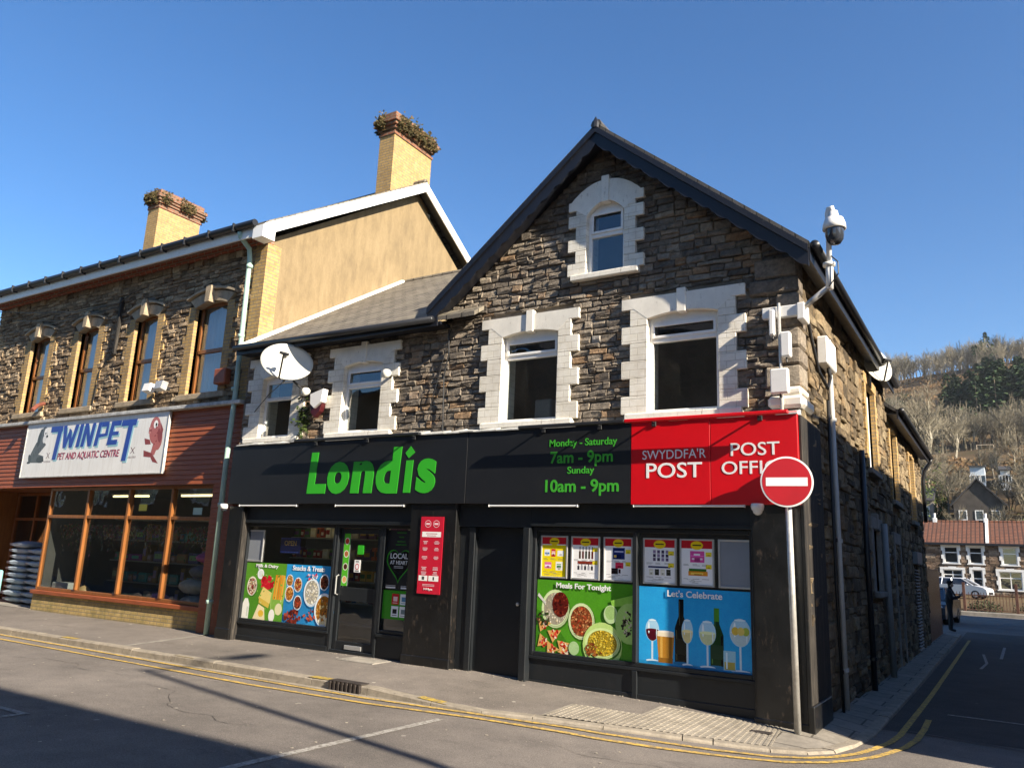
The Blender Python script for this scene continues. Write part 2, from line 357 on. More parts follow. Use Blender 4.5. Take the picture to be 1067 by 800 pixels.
# ------------------------------------------------------------------ stone laying
def stones(mb, axis, plane, out, z0, z1, allow, hr=(.09, .2), lr=(.14, .46), dep=(.0, .03), seed=1, split=.3, gap=.004, rough=.012, toner=lambda r, u, z: r.random()):
    rg = random.Random(seed); z = z0
    def put(u0, u1, a, b):
        d = rg.uniform(*dep); bv = min(.013, (u1-u0)*.2, (b-a)*.2)
        nx = 5 if (u1-u0) > .26 else 4
        us = [u0, u0+bv]+[u0+bv+(u1-u0-2*bv)*i/(nx-3) for i in range(1, nx-3)]+[u1-bv, u1]; zs = [a, a+bv, (a+b)/2, b-bv, b]; n = len(us)
        vs = []; fs = []
        mb.tone = min(1, max(0, toner(rg, (u0+u1)/2, (a+b)/2)))
        tu, tz = rg.uniform(-.028, .028), rg.uniform(-.022, .022); ju0, ju1 = rg.uniform(-.014, .014), rg.uniform(-.014, .014); jz0, jz1 = rg.uniform(-.011, .011), rg.uniform(-.011, .011)
        for j in range(5):
            for i in range(n):
                e = (i in (0, n-1))+(j in (0, 4)); fu, fz = i/(n-1), j/4
                dd = d-(.013 if e == 1 else .019 if e == 2 else 0)+(rg.uniform(-rough, rough) if not e else rg.uniform(-.005, .005))+tu*(fu-.5)+tz*(fz-.5)
                vs.append((us[i]+ju0*(1-fz)+ju1*fz+rg.uniform(-.004, .004), plane+out*dd, zs[j]+jz0*(1-fu)+jz1*fu+rg.uniform(-.004, .004)))
        nb = len(vs)
        per = [i for i in range(n)]+[j*n+n-1 for j in range(1, 4)]+[4*n+i for i in range(n-1, -1, -1)]+[j*n for j in range(3, 0, -1)]
        for p in per: vs.append((vs[p][0], plane-out*.05, vs[p][2]))
        for j in range(4):
            for i in range(n-1): fs.append((j*n+i, j*n+i+1, (j+1)*n+i+1, (j+1)*n+i))
        L = len(per)
        for q in range(L): fs.append((per[q], nb+q, nb+(q+1) % L, per[(q+1) % L]))
        if axis == 'x': vs = [(y, x, zz) for x, y, zz in vs]
        mb.faces(vs, fs)
    while z < z1-.03:
        h = min(rg.uniform(*hr), z1-z)
        if z1-z-h < .06: h = z1-z
        for (a, b) in allow(z+h/2, h):
            u = a
            while u < b-.02:
                L = rg.uniform(*lr)
                if b-u-L < .1: L = b-u
                if h > .13 and rg.random() < split:
                    m = h*rg.uniform(.35, .65); put(u+gap, u+L-gap, z+gap, z+m-gap*.5); put(u+gap, u+L-gap, z+m+gap*.5, z+h-gap)
                else: put(u+gap, u+L-gap, z+gap, z+h-gap)
                u += L
        z += h
    mb.tone = .5
def minus(iv, cuts):
    for c0, c1 in cuts:
        o = []
        for a, b in iv:
            if c1 <= a or c0 >= b: o.append((a, b)); continue
            if a < c0: o.append((a, c0))
            if c1 < b: o.append((c1, b))
        iv = o
    return [(a, b) for a, b in iv if b-a > .04]
def clip(poly, n, d):     # keep n.p <= d
    o = []
    for i in range(len(poly)):
        p, q = poly[i], poly[(i+1) % len(poly)]; a = n[0]*p[0]+n[1]*p[1]-d; b = n[0]*q[0]+n[1]*q[1]-d
        if a <= 0: o.append(p)
        if a*b < 0: t = a/(a-b); o.append((p[0]+t*(q[0]-p[0]), p[1]+t*(q[1]-p[1])))
    return o
def sheet(mb, axis, plane, u0, u1, z0, z1, holes, halfs=(), depth=.25, into=1):
    us = sorted({u0, u1, *[h[0] for h in holes], *[h[1] for h in holes]}); zs = sorted({z0, z1, *[h[2] for h in holes], *[h[3] for h in holes]})
    for i in range(len(us)-1):
        for j in range(len(zs)-1):
            cu, cz = (us[i]+us[i+1])/2, (zs[j]+zs[j+1])/2
            if any(h[0] < cu < h[1] and h[2] < cz < h[3] for h in holes): continue
            p = [(us[i], zs[j]), (us[i+1], zs[j]), (us[i+1], zs[j+1]), (us[i], zs[j+1])]
            for n, d in halfs:
                p = clip(p, n, d) if len(p) > 2 else p
            if len(p) > 2: mb.face([(u, plane, z) if axis == 'y' else (plane, u, z) for u, z in p])
    for a, b, c, d in holes:
        q = [(a, c), (b, c), (b, d), (a, d)]
        for i in range(4):
            (ua, za), (ub, zb) = q[i], q[(i+1) % 4]; e = plane+into*depth
            pts = [(ua, plane, za), (ub, plane, zb), (ub, e, zb), (ua, e, za)]
            mb.face(pts if axis == 'y' else [(y, x, z) for x, y, z in pts])

# ------------------------------------------------------------------ text
def text(s, x, z, h, y, mat, parent, name='lettering', w=None, bold=0.0, shear=0.0, align='CENTER', ex=.0015, axis='y', spacing=1.0):
    cu = bpy.data.curves.new(name, 'FONT'); cu.body = s; cu.size = 1; cu.offset = bold; cu.shear = shear; cu.extrude = .02; cu.resolution_u = 4; cu.space_character = spacing
    t = bpy.data.objects.new('tmp', cu); C.objects.link(t)
    bpy.context.view_layer.update()
    me = bpy.data.meshes.new_from_object(t.evaluated_get(bpy.context.evaluated_depsgraph_get()))
    bpy.data.objects.remove(t); bpy.data.curves.remove(cu)
    xs = [v.co.x for v in me.vertices]; ys = [v.co.y for v in me.vertices]
    mb = MB(); x0, x1, y0, y1 = min(xs), max(xs), min(ys), max(ys)
    ky = h/(y1-y0); kx = (w/(x1-x0)) if w else ky
    off = {'CENTER': -(x1-x0)/2*kx, 'LEFT': 0, 'RIGHT': -(x1-x0)*kx}[align]
    vs = [(x+off+(v.co.x-x0)*kx, y-ex*(v.co.z/.02), z+(v.co.y-y0)*ky) for v in me.vertices]
    mb.faces(vs, [tuple(p.vertices) for p in me.polygons]); bpy.data.meshes.remove(me)
    return mb.build(name, mat, parent)

class Print:        # flat printed picture on a vertical plane facing -y; every layer sits a hair in front of the one below
    def __init__(s, y): s.mb = MB(); s.y = y; s.k = 0
    def poly(s, pts, c):
        s.k += 1; s.mb.col = lin(c) if isinstance(c, str) else tuple(min(1, q) for q in c); yy = s.y-.000012*s.k
        s.mb.face([(x, yy, z) for x, z in pts])
    def rect(s, x0, x1, z0, z1, c): s.poly([(x0, z0), (x1, z0), (x1, z1), (x0, z1)], c)
    def ell(s, x, z, a, b, c, rot=0, n=22):
        cr, sr = math.cos(rot), math.sin(rot)
        s.poly([(x+a*math.cos(t)*cr-b*math.sin(t)*sr, z+a*math.cos(t)*sr+b*math.sin(t)*cr) for t in [2*math.pi*i/n for i in range(n)]], c)
    def scatter(s, x, z, a, b, cols, n, r, rg, clipr=None):
        for i in range(n):
            t = rg.uniform(0, 6.283); q = math.sqrt(rg.random()); px, pz = x+a*q*math.cos(t), z+b*q*math.sin(t); rr = r*rg.uniform(.6, 1.3)
            if clipr: px = max(clipr[0]+rr, min(clipr[1]-rr, px)); pz = max(clipr[2]+rr, min(clipr[3]-rr, pz))
            s.ell(px, pz, rr, rr*rg.uniform(.4, 1), rg.choice(cols), rg.uniform(0, 3), 7)
    def build(s, name, parent): return s.mb.build(name, M['print'], parent)

# ================================================================== GROUND
def hr(x, y):
    a = sst((x+4.6)/2.6); b = sst((y-9)/7)
    base = -.1-.09*a*(1-b)-.15*a*b
    return base
def kh(x, y): return .1-.075*sst((x+7.0)/1.6)+.03*sst((y-10)/3)
def hb(x, y):
    t = max(0, min(1, (x+7.5)/5.5)); z = .04-.14*t**1.5
    return z-.08*sst((y-10.5)/6)
def hill_z(x, y):
    P = [(50, -.25), (56, -.2), (66, .15), (80, .35), (90, 1.2), (110, 7.0), (150, 17), (185, 25), (205, 30), (235, 33), (300, 52), (360, 79), (400, 93), (440, 100), (560, 104), (700, 98)]
    z = P[-1][1]
    if y <= P[0][0]: z = P[0][1]
    else:
        for (a, za), (b, zb) in zip(P, P[1:]):
            if a <= y <= b: z = za+(zb-za)*(y-a)/(b-a); break
    k = sst((y-90)/120)
    return z+k*(2.2*math.sin(x*.043+1)+1.6*math.sin(x*.017+y*.03)+1.3*math.sin(y*.051+x*.02))+k*(-.00018*max(0, abs(x)-60)**2*min(1, y/400))

def grid(name, xs, ys, hf, mat, **kw):
    mb = MB(); nx = len(xs); vs = [(x, y, hf(x, y)) for y in ys for x in xs]
    mb.faces(vs, [(j*nx+i, j*nx+i+1, (j+1)*nx+i+1, (j+1)*nx+i) for j in range(len(ys)-1) for i in range(nx-1)])
    return mb.build(name, mat, smooth=True, **kw)
def fr(a, b, n): return [a+(b-a)*i/n for i in range(n+1)]
mb = MB(); mb.face([(-900, -300, -.7), (900, -300, -.7), (900, 1200, -.7), (-900, 1200, -.7)])
mb.build('ground', plain('distant_ground', (.10, .085, .05), .95, .3, .05, 0), kind='structure')
grid('road', fr(-45, 40, 170), fr(-4, 58, 124), hr, M['road'], kind='structure')
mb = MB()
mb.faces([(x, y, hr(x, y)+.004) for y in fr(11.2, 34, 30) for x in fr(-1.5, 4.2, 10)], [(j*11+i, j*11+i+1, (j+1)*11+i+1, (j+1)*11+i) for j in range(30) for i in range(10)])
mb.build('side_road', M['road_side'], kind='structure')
KP = [(-45, 8.0), (-24, 8.0), (-12, 8.0), (-8, 8.0), (-7, 7.98), (-6, 7.99), (-5.3, 8.03), (-4.7, 8.17), (-3.9, 8.33), (-3.1, 8.60), (-2.8, 8.70), (-2.25, 8.86), (-1.92, 9.05), (-1.70, 9.32), (-1.58, 9.8), (-1.52, 10.3), (-1.49, 11), (-1.53, 20), (-1.56, 31.5)]
BP = [(-45, 10.4), (-24, 10.4), (-12, 10.3), (-8, 10.1), (-7, 10.1), (-6, 10.1), (-5.3, 10.1), (-4.7, 10.1), (-3.9, 10.1), (-3.1, 10.1), (-2.8, 10.1), (-2.4, 10.1), (-2.2, 10.1), (-2.1, 10.1), (-2.1, 10.2), (-2.1, 10.4), (-2.1, 11), (-2.1, 20), (-2.1, 31.5)]
def resample(pts, step):
    o = [pts[0]]
    for a, b in zip(pts, pts[1:]):
        n = max(1, int(math.dist(a, b)/step)); o += [(a[0]+(b[0]-a[0])*i/n, a[1]+(b[1]-a[1])*i/n) for i in range(1, n+1)]
    return o
def dual(A, B, step):
    oa, ob = [A[0]], [B[0]]
    for a, a2, b, b2 in zip(A, A[1:], B, B[1:]):
        n = max(1, int(max(math.dist(a, a2), math.dist(b, b2))/step))
        oa += [(a[0]+(a2[0]-a[0])*i/n, a[1]+(a2[1]-a[1])*i/n) for i in range(1, n+1)]; ob += [(b[0]+(b2[0]-b[0])*i/n, b[1]+(b2[1]-b[1])*i/n) for i in range(1, n+1)]
    return oa, ob
def offset(pts, d):
    o = []
    for i, p in enumerate(pts):
        a = pts[max(0, i-1)]; b = pts[min(len(pts)-1, i+1)]; L = math.dist(a, b); o.append((p[0]-(b[1]-a[1])/L*d, p[1]+(b[0]-a[0])/L*d))
    return o
ka, ba = dual(KP, BP, .5)
ki = offset(ka, .13)
NP = 8
def pz(k, b, t):
    z0 = hr(*k)+kh(*k); z1 = hb(*b); return z0+(z1-z0)*t
mb = MB(); vs = []
for k_, i_, b_ in zip(ka, ki, ba):
    for j in range(NP+1):
        t = j/NP; x, y = i_[0]+(b_[0]-i_[0])*t, i_[1]+(b_[1]-i_[1])*t; vs.append((x, y, pz(k_, b_, t)))
mb.faces(vs, [(i*(NP+1)+j, i*(NP+1)+j+1, (i+1)*(NP+1)+j+1, (i+1)*(NP+1)+j) for i in range(len(ka)-1) for j in range(NP)])
mb.build('pavement', M['pave'], smooth=True, kind='structure')
# height of the pavement under a point (nearest section)
def pave_z(x, y):
    best = min(range(len(ka)), key=lambda i: min(math.dist((x, y), (ki[i][0]+(ba[i][0]-ki[i][0])*t/6, ki[i][1]+(ba[i][1]-ki[i][1])*t/6)) for t in range(7)))
    L = math.dist(ki[best], ba[best]); t = max(0, min(1, math.dist((x, y), ki[best])/L)); return pz(ka[best], ba[best], t)
# kerb stones
rg = random.Random(3); mb = MB(); kf = resample(KP, .915)
kf = [p for p in kf if p[0] > -30]
for a, b in zip(kf, kf[1:]):
    if -7.62 < (a[0]+b[0])/2 < -7.2 and a[1] < 8.1: pass
    L = math.dist(a, b); d = ((b[0]-a[0])/L, (b[1]-a[1])/L); n = (-d[1], d[0]); g = .006
    ca, cb = (a[0]+d[0]*g, a[1]+d[1]*g), (b[0]-d[0]*g, b[1]-d[1]*g); j = rg.uniform(-.006, .006); mb.tone = rg.random()
    def ring(p):
        z = hr(*p)+kh(*p)+j+.004
        return [(p[0]-n[0]*.012, p[1]-n[1]*.012, hr(*p)-.06), (p[0], p[1], z-.018), (p[0]+n[0]*.02, p[1]+n[1]*.02, z), (p[0]+n[0]*.15, p[1]+n[1]*.15, z), (p[0]+n[0]*.15, p[1]+n[1]*.15, z-.1)]
    ra, rb = ring(ca), ring(cb)
    mb.faces(ra+rb, [(i, (i+1) % 5, 5+(i+1) % 5, 5+i) for i in range(5)]+[(4, 3, 2, 1, 0), (5, 6, 7, 8, 9)])
mb.build('kerb', M['kerb'], kind='structure')
# yellow lines, white lines
def strip(name, pts, w, mat, hf, lift=.005, step=.35, wob=.006, seed=1):
    rg = random.Random(seed); pts = resample(pts, step); a, b = offset(pts, w/2), offset(pts, -w/2); mb = MB(); vs = []
    for p, q in zip(a, b):
        p = (p[0], p[1]+rg.uniform(-wob, wob)); q = (q[0], q[1]+rg.uniform(-wob, wob))
        vs += [(*p, hf(*p)+lift), (*q, hf(*q)+lift)]
    mb.faces(vs, [(2*i, 2*i+1, 2*i+3, 2*i+2) for i in range(len(pts)-1)])
    return mb.build(name, mat, kind='structure')
YI = [(-30, 7.9), (-16, 7.9), (-12, 7.87), (-9, 7.80), (-6.9, 7.82), (-5.4, 7.96), (-4.6, 8.02), (-3.86, 8.12), (-3.2, 8.32), (-2.76, 8.47), (-2.21, 8.67), (-1.9, 8.87), (-1.68, 9.12), (-1.5, 9.48), (-1.4, 9.85), (-1.30, 10.4), (-1.26, 10.95), (-1.25, 20), (-1.25, 29.5)]
YO = [(-30, 7.6), (-15, 7.57), (-11.3, 7.53), (-8.6, 7.48), (-6.64, 7.56), (-5.26, 7.76), (-4.5, 7.80), (-3.77, 7.88), (-3.2, 8.05), (-2.69, 8.26), (-2.04, 8.54), (-1.7, 8.82), (-1.5, 9.1), (-1.34, 9.42), (-1.24, 9.75), (-1.13, 10.2), (-1.07, 10.8), (-1.06, 11.6), (-1.08, 12.5)]
for nm, q, sd in (('yellow_line', YI, 1), ('yellow_line', YO, 2)): strip(nm, q, .075, M['yellow'], hr, .009, seed=sd)
strip('parking_line', [(-5.53, 2.5), (-5.52, 5), (-5.45, 7.45)], .10, M['wline'], hr, .006)
strip('parking_line', [(-8.72, 2.8), (-8.68, 4.72)], .08, M['wline'], hr, .006); strip('parking_line', [(-9.2, 4.68), (-8.64, 4.68)], .08, M['wline'], hr, .007)
strip('road_marking', [(-.9, 13.2), (2.8, 13.0)], .09, M['wline'], hr, .012)
strip('road_marking', [(-.75, 24.5), (-.62, 22), (-.7, 20.5)], .06, M['wline'], hr, .012); strip('road_marking', [(-.3, 27.5), (-.35, 23.5)], .07, M['wline'], hr, .012)
strip('road_joint', [(-1.2, 11.35), (-.3, 11.1), (1.5, 10.6)], .05, M['iron'], hr, .007)
def kz(x, y): return hr(x, y)+kh(x, y)
strip('road_channel', [(p[0], p[1]-.055) for p in KP[1:9]], .10, M['kerb'], hr, .004)
for x0 in (-13.9, -10.7, -7.85, -6.0):
    strip('kerb_paint_mark', [(x0-.22, 8.075), (x0+.22, 8.075)], .13, M['yellowfade'], kz, .009, seed=int(x0*7))
strip('pavement_joint_strip', [(-12.42, 8.16), (-12.84, 10.05)], .13, M['concrete'], lambda x, y: pave_z(x, y), .005)
mb = MB(); rg = random.Random(44)
for (x, y, a, n) in ((-9.5, 6.6, .05, 46), (-3.9, 7.3, -.12, 34), (-6.5, 5.2, .5, 26), (-12.5, 6.9, -.03, 40), (-2.4, 7.0, .9, 20)):
    for i in range(n):
        a += rg.gauss(0, .28); a *= .93; L = rg.uniform(.05, .12); x2, y2 = x+L*math.cos(a), y+L*math.sin(a); w = rg.uniform(.0015, .004)
        mb.face([(x, y-w, hr(x, y)+.004), (x2, y2-w, hr(x2, y2)+.004), (x2, y2+w, hr(x2, y2)+.004), (x, y+w, hr(x, y)+.004)]); x, y = x2, y2
mb.build('road_cracks', M['cable'], kind='structure')
# tactile paving and slabs
mb = MB()
tk, tb_ = dual(KP, BP, .036); ti = offset(tk, .13)
def tp(i, t, dz): return (ti[i][0]+(tb_[i][0]-ti[i][0])*t, ti[i][1]+(tb_[i][1]-ti[i][1])*t, pz(tk[i], tb_[i], t)+dz)
sel = [i for i in range(len(tk)-1) if -4.72 < ti[i][0] and tk[i][0] < -2.22 and tk[i][1] < 9.2]
for q, i in enumerate(sel):
    te = .44 if ti[i][0] < -3.85 else .80
    nn_ = 12
    for j in range(nn_):
        t0, t1 = .02+(te-.02)*j/nn_, .02+(te-.02)*(j+1)/nn_
        if q % 2: t1 -= .006
        mb.tone = .5; hgt = .005 if q % 2 == 0 else .011
        A, B_, C_, D_ = tp(i, t0, hgt), tp(i+1, t0, hgt), tp(i+1, t1, hgt), tp(i, t1, hgt)
        mb.face([A, B_, C_, D_])
        if q % 2:
            A0, B0, C0, D0 = tp(i, t0, .003), tp(i+1, t0, .003), tp(i+1, t1, .003), tp(i, t1, .003); mb.face([A0, A, D_, D0]); mb.face([B0, B_, C_, C0]); mb.face([D0, D_, C_, C0])
mb.build('tactile_paving', M['tactile'], kind='structure')
M['slabs'] = brick_mat('concrete_paving_slabs', (.25, .225, .19), (.21, .19, .16), (.09, .08, .065), .62, .46, (.13, .115, .09), .6, .5, .012, .9, 'ground')
mb = MB(); sl_ = [i for i in range(len(tk)-1) if (tk[i][0] >= -2.25 or tk[i][1] > 9.2)]
for i in sl_:
    for j in range(4):
        t0, t1 = j/4, (j+1)/4; mb.face([tp(i, t0, .006), tp(i+1, t0, .006), tp(i+1, t1, .006), tp(i, t1, .006)])
mb.build('paving_slabs', M['slabs'], kind='structure')
mb = MB(); z = pave_z(-8.6, 9.65)+.006
mb.bbox(-8.95, -8.2, 9.42, 9.86, z-.02, z+.004, .004)
for i in range(9): mb.box(-8.9+.08*i, -8.85+.08*i, 9.46, 9.82, z+.004, z+.007)
mb.build('manhole_cover', M['concrete'], label='pale rectangular access cover set in the pavement by the shop door', cat='manhole cover')
mb = MB(); mb.bbox(-2.62, -2.38, 9.42, 9.52, pave_z(-2.5, 9.47)+.008, pave_z(-2.5, 9.47)+.02, .004)
mb.build('stopcock_cover', M['iron'], label='small rusty cover set in ribbed paving near the no entry pole', cat='utility cover')
g = empty('drain_gully', (-7.4, 7.97, -.1), 'dark cast iron kerb drain with vertical bars in the kerb face', 'drain')
mb = MB(); mb.box(-7.66, -7.1, 7.968, 8.13, .012, .022); mb.box(-7.66, -7.1, 7.975, 7.985, -.11, .012); mb.build('cover_plate', M['iron'], g)
for i in range(8):
    mb = MB(); mb.box(-7.64+.072*i, -7.612+.072*i, 7.955, 7.974, -.105, .012); mb.build('bar', M['iron'], g)
# grit and litter along the wall foot
mb = MB(); rg = random.Random(12)
for i in range(420):
    x = rg.uniform(-13, -2.2); y = 9.93-abs(rg.gauss(0, .07)) if rg.random() < .75 else rg.uniform(8.15, 9.8); r = rg.uniform(.004, .016)
    if y > 9.8 and (-8 < x < -7.1 or x > -2.65): y -= .16
    z = pave_z(x, y)+.004; a = rg.uniform(0, 3)
    mb.face([(x+r*math.cos(a+t)*rg.uniform(.5, 1.2), y+r*math.sin(a+t)*rg.uniform(.5, 1.2), z+rg.uniform(.001, .006)) for t in (0, 1.3, 2.6, 3.9, 5.1)])
for i in range(150):
    x = rg.uniform(-14, -1); y = rg.uniform(3.5, 7.9); r = rg.uniform(.006, .022); z = hr(x, y)+.004; a = rg.uniform(0, 3)
    mb.face([(x+r*math.cos(a+t)*rg.uniform(.5, 1.2), y+r*math.sin(a+t)*rg.uniform(.5, 1.2), z+rg.uniform(.001, .005)) for t in (0, 1.3, 2.6, 3.9, 5.1)])
mb.build('grit', plain('pale_grit', (.40, .35, .27), .9, .3, 20, 0), label='scattered pale grit and leaf crumbs on the pavement and road', cat='grit', kind='stuff')

# ================================================================== CORNER SHOP BUILDING
XC = -2.05
B = empty('shop_building', (-7, 10, 0), 'brown rubble stone gabled corner shop with charcoal shopfront and white window surrounds', 'building')
GA, GZ, GL, GR, EZ = -4.80, 7.95, -7.55, -2.05, 5.68       # gable apex and feet
sl = (GZ-EZ)/(GR-GA); sl2 = (GZ-EZ)/(GA-GL)
half = [((sl, 1), GZ+sl*GA), ((-sl2, 1), GZ-sl2*GA)]
# windows: x0,x1,z0,z1 of the frame opening, arch, surround half-widths
WN = {'attic': (-5.06, -4.44, 5.86, 7.00), 'mid': (-6.49, -5.50, 3.68, 5.11), 'right': (-4.07, -3.06, 3.68, 5.11), 'lowr': (-9.84, -8.95, 3.68, 4.95), 'lowl': (-11.95, -11.13, 3.68, 4.90)}
SUR = {'attic': (-5.24, -4.26, 5.80, 7.20), 'mid': (-6.76, -5.28, 3.62, 5.36), 'right': (-4.33, -2.82, 3.62, 5.36), 'lowr': (-10.1, -8.70, 3.62, 5.24), 'lowl': (-12.25, -10.92, 3.62, 5.24)}
holes = list(WN.values())
mb = MB()
sheet(mb, 'y', 10.05, GL, GR, 3.5, GZ, [w for k, w in WN.items() if k in ('attic', 'mid', 'right')], half, .3)
sheet(mb, 'y', 10.05, -12.55, GL, 3.5, 5.5, [WN['lowr'], WN['lowl']], (), .3)
def allow_front(z, h):
    zt = z+h/2
    a = max(GL, GA-(GZ-zt)/sl2)+.0 if zt > EZ else GL
    b = min(GR, GA+(GZ-zt)/sl) if zt > EZ else GR
    iv = [(a, b)]
    if zt < 5.48: iv = [(-12.5, b)]
    return minus(iv, [(s[0], s[1]) for s in SUR.values() if z+h*.5 > s[2] and z-h*.5 < s[3]])
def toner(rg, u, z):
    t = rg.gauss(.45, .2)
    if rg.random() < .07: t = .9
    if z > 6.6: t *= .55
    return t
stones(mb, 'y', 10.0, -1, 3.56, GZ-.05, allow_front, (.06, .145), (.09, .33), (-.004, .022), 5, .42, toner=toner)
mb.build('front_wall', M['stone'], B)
bm_mortar = MB(); sheet(bm_mortar, 'y', 10.028, GL, GR-.02, 3.5, GZ-.03, [SUR[k] for k in ('attic', 'mid', 'right')], half, .02)
sheet(bm_mortar, 'y', 10.028, -12.5, GL, 3.5, 5.48, [SUR['lowr'], SUR['lowl']], (), .02); bm_mortar.build('mortar_bed', M['mortar'], B)
# side wall along the alley
SW = {'upper': (15.6, 16.7, 3.55, 5.15), 'upper2': (19.0, 20.1, 3.25, 4.85), 'upper3': (22.9, 23.9, 3.05, 4.75), 'low': (15.55, 16.5, 1.35, 2.45)}
SD = {'door': (18.6, 19.8, -.3, 2.3)}
SH = list(SW.values())+list(SD.values())
def mk_side(y0, y1, zt, seed):
    mb = MB(); hs = [h for h in SH if y0 < h[0] < y1]
    sheet(mb, 'x', XC-.05, y0, y1, -.5, zt, hs, (), .3, -1)
    cuts = [(h[0]-.16, h[1]+.16, h[2]-.12, h[3]+.2) for h in hs]
    stones(mb, 'x', XC, 1, -.45, zt, lambda z, h: minus([(y0+.02, y1-.02)], [(c[0], c[1]) for c in cuts if z+h/2 > c[2] and z-h/2 < c[3]]), (.11, .24), (.18, .6), (-.02, .03), seed, .3, rough=.014)
    return mb
mk_side(10.0, 18.6, 5.95, 21).build('side_wall', M['stone_side'], B)
# corner quoin stones
mb = MB(); rg = random.Random(8); z = 3.66
while z < 5.65:
    h = rg.uniform(.2, .34); w = rg.uniform(.35, .6) if rg.random() < .6 else .25; mb.tone = rg.uniform(.3, .75)
    mb.bbox(XC-w, XC+.035, 9.955, 10.0+.5-w*.4, z+.008, min(z+h, 5.7)-.008, .025); z += h
mb.build('corner_stone', M['stone'], B)
def win_surround(key, parent, arch=True):
    x0, x1, z0, z1 = WN[key]; s = SUR[key]; mb = MB(); wl_ = s[0]; wr = s[1]
    top = z1-.02
    # toothed jambs
    n = max(6, int((top-z0)/.235)); dz = (s[3]-.16-z0)/n
    for sd in (0, 1):
        mb = MB()
        for i in range(n):
            a, b = z0+i*dz, z0+(i+1)*dz
            t = .13 if i % 2 == 0 else 0
            if sd == 0: mb.bbox(s[0]-t, x0, 9.945, 10.12, a, b-.002, .006)
            else: mb.bbox(x1, s[1]+t, 9.945, 10.12, a, b-.002, .006)
        if sd == 0: mb.box(x0-.02, x0+.006, 10.0, 10.36, z0, top+.1)
        else: mb.box(x1-.006, x1+.02, 10.0, 10.36, z0, top+.1)
        mb.build('quoined_jamb', M['quoin'], parent)
    # arched lintel with keystone
    mb = MB(); zc = s[3]-.16; rise = .09 if key != 'attic' else .2; xm = (x0+x1)/2
    m = 12
    if key == 'attic':
        inner = [(x0+(x1-x0)*i/m, z1-.2+rise*(1-((2*i/m-1)**2))) for i in range(m+1)]
        outer = [(s[0]-.13+(s[1]-s[0]+.26)*i/m, zc-.02+.32*(1-abs(2*i/m-1)**2.2)) for i in range(m+1)]
        lo = zc-.1
    else:
        inner = [(x0+(x1-x0)*i/m, z1-.07+rise*.7*(1-((2*i/m-1)**2))) for i in range(m+1)]
        outer = [(s[0]-.13+(s[1]-s[0]+.26)*i/m, s[3]) for i in range(m+1)]
    for i in range(m):
        q = [inner[i], inner[i+1], outer[i+1], outer[i]]
        mb.prism_y(q, 9.943, 10.2)
    # end shoulders (between springing and jamb outside)
    for sx, xi, xo in ((1, x0, s[0]-.13), (-1, x1, s[1]+.13)):
        pass
    for xa, xb in ((s[0]-.131, x0-.0), (x1+.0, s[1]+.131)): mb.bbox(xa, xb, 9.9435, 10.19, s[3]-.16 if key != 'attic' else zc-.12, (s[3] if key != 'attic' else zc+.03)-.001, .004)
    kz0 = inner[m//2][1]-.03
    mb.bbox(xm-.065, xm+.065, 9.92, 10.15, kz0, max(outer[m//2][1]+.06, s[3]+.05), .008)
    l = mb.build('lintel', M['white_stone'], parent)
    mb = MB(); mb.bbox(s[0]-.06, s[1]+.06, 9.90, 10.2, z0-.09, z0, .012); mb.build('sill', M['white_stone'], parent)
def upvc_window(key, parent, split=.72, roomdark=True, yy=10.04, arch=False):
    x0, x1, z0, z1 = WN[key]; w = .055; d = .07; mb = MB()
    for a, b, c, e in ((x0, x0+w, z0, z1), (x1-w, x1, z0, z1)): mb.bbox(a, b, yy, yy+d, c, e, .006)
    mb.bbox(x0+w, x1-w, yy+.002, yy+d, z0, z0+w, .006); mb.bbox(x0+w, x1-w, yy+.002, yy+d, z1-w*1.1-.1, z1-.0, .006)
    zb = z0+(z1-z0)*split; mb.bbox(x0+w, x1-w, yy-.004, yy+d, zb-w*.6, zb+w*.6, .006)
    fr_ = mb.build('window_frame', M['upvc'], parent)
    mb = MB(); f = .04      # opening top light
    X0, X1, Z0, Z1 = x0+w-.01, x1-w+.01, zb+w*.6-.005, z1-w*1.1-.1+.01
    if key in ('mid', 'right', 'attic', 'lowr'):
        for a, b, c, e in ((X0, X0+f, Z0, Z1), (X1-f, X1, Z0, Z1), (X0+f, X1-f, Z0, Z0+f), (X0+f, X1-f, Z1-f, Z1)): mb.bbox(a, b, yy-.022, yy-.003, c, e, .005)
        mb.build('top_light', M['upvc'], fr_)
    mb = MB(); yg = yy+.03
    mb.face([(x0+w, yg, z0+w), (x1-w, yg, z0+w), (x1-w, yg, zb), (x0+w, yg, zb)]); mb.build('pane', M['glass'], fr_)
    mb = MB(); tl = .012; mb.face([(x0+w, yg-tl, zb), (x1-w, yg-tl, zb), (x1-w, yg, z1-.05), (x0+w, yg, z1-.05)]); mb.build('pane', M['glass'], fr_)
for kx, sp_ in (('attic', .55), ('mid', .72), ('right', .73), ('lowr', .66), ('lowl', .62)):
    x0, x1, z0, z1 = WN[kx]
    w = empty('window', ((x0+x1)/2, 10.1, z0), None, None); w.parent = B; w.location = Vector(((x0+x1)/2, 10.1, z0))-B.location; WL[w.name] = Vector(((x0+x1)/2, 10.1, z0))
    win_surround(kx, w); 
    W_ = WN[kx]
    # frames as sub-parts of the window
    ww = .05; d = .07; yy = 10.13; mb = MB(); zt = z1-(.0 if kx != 'attic' else .0)
    upvc_window(kx, w, sp_)
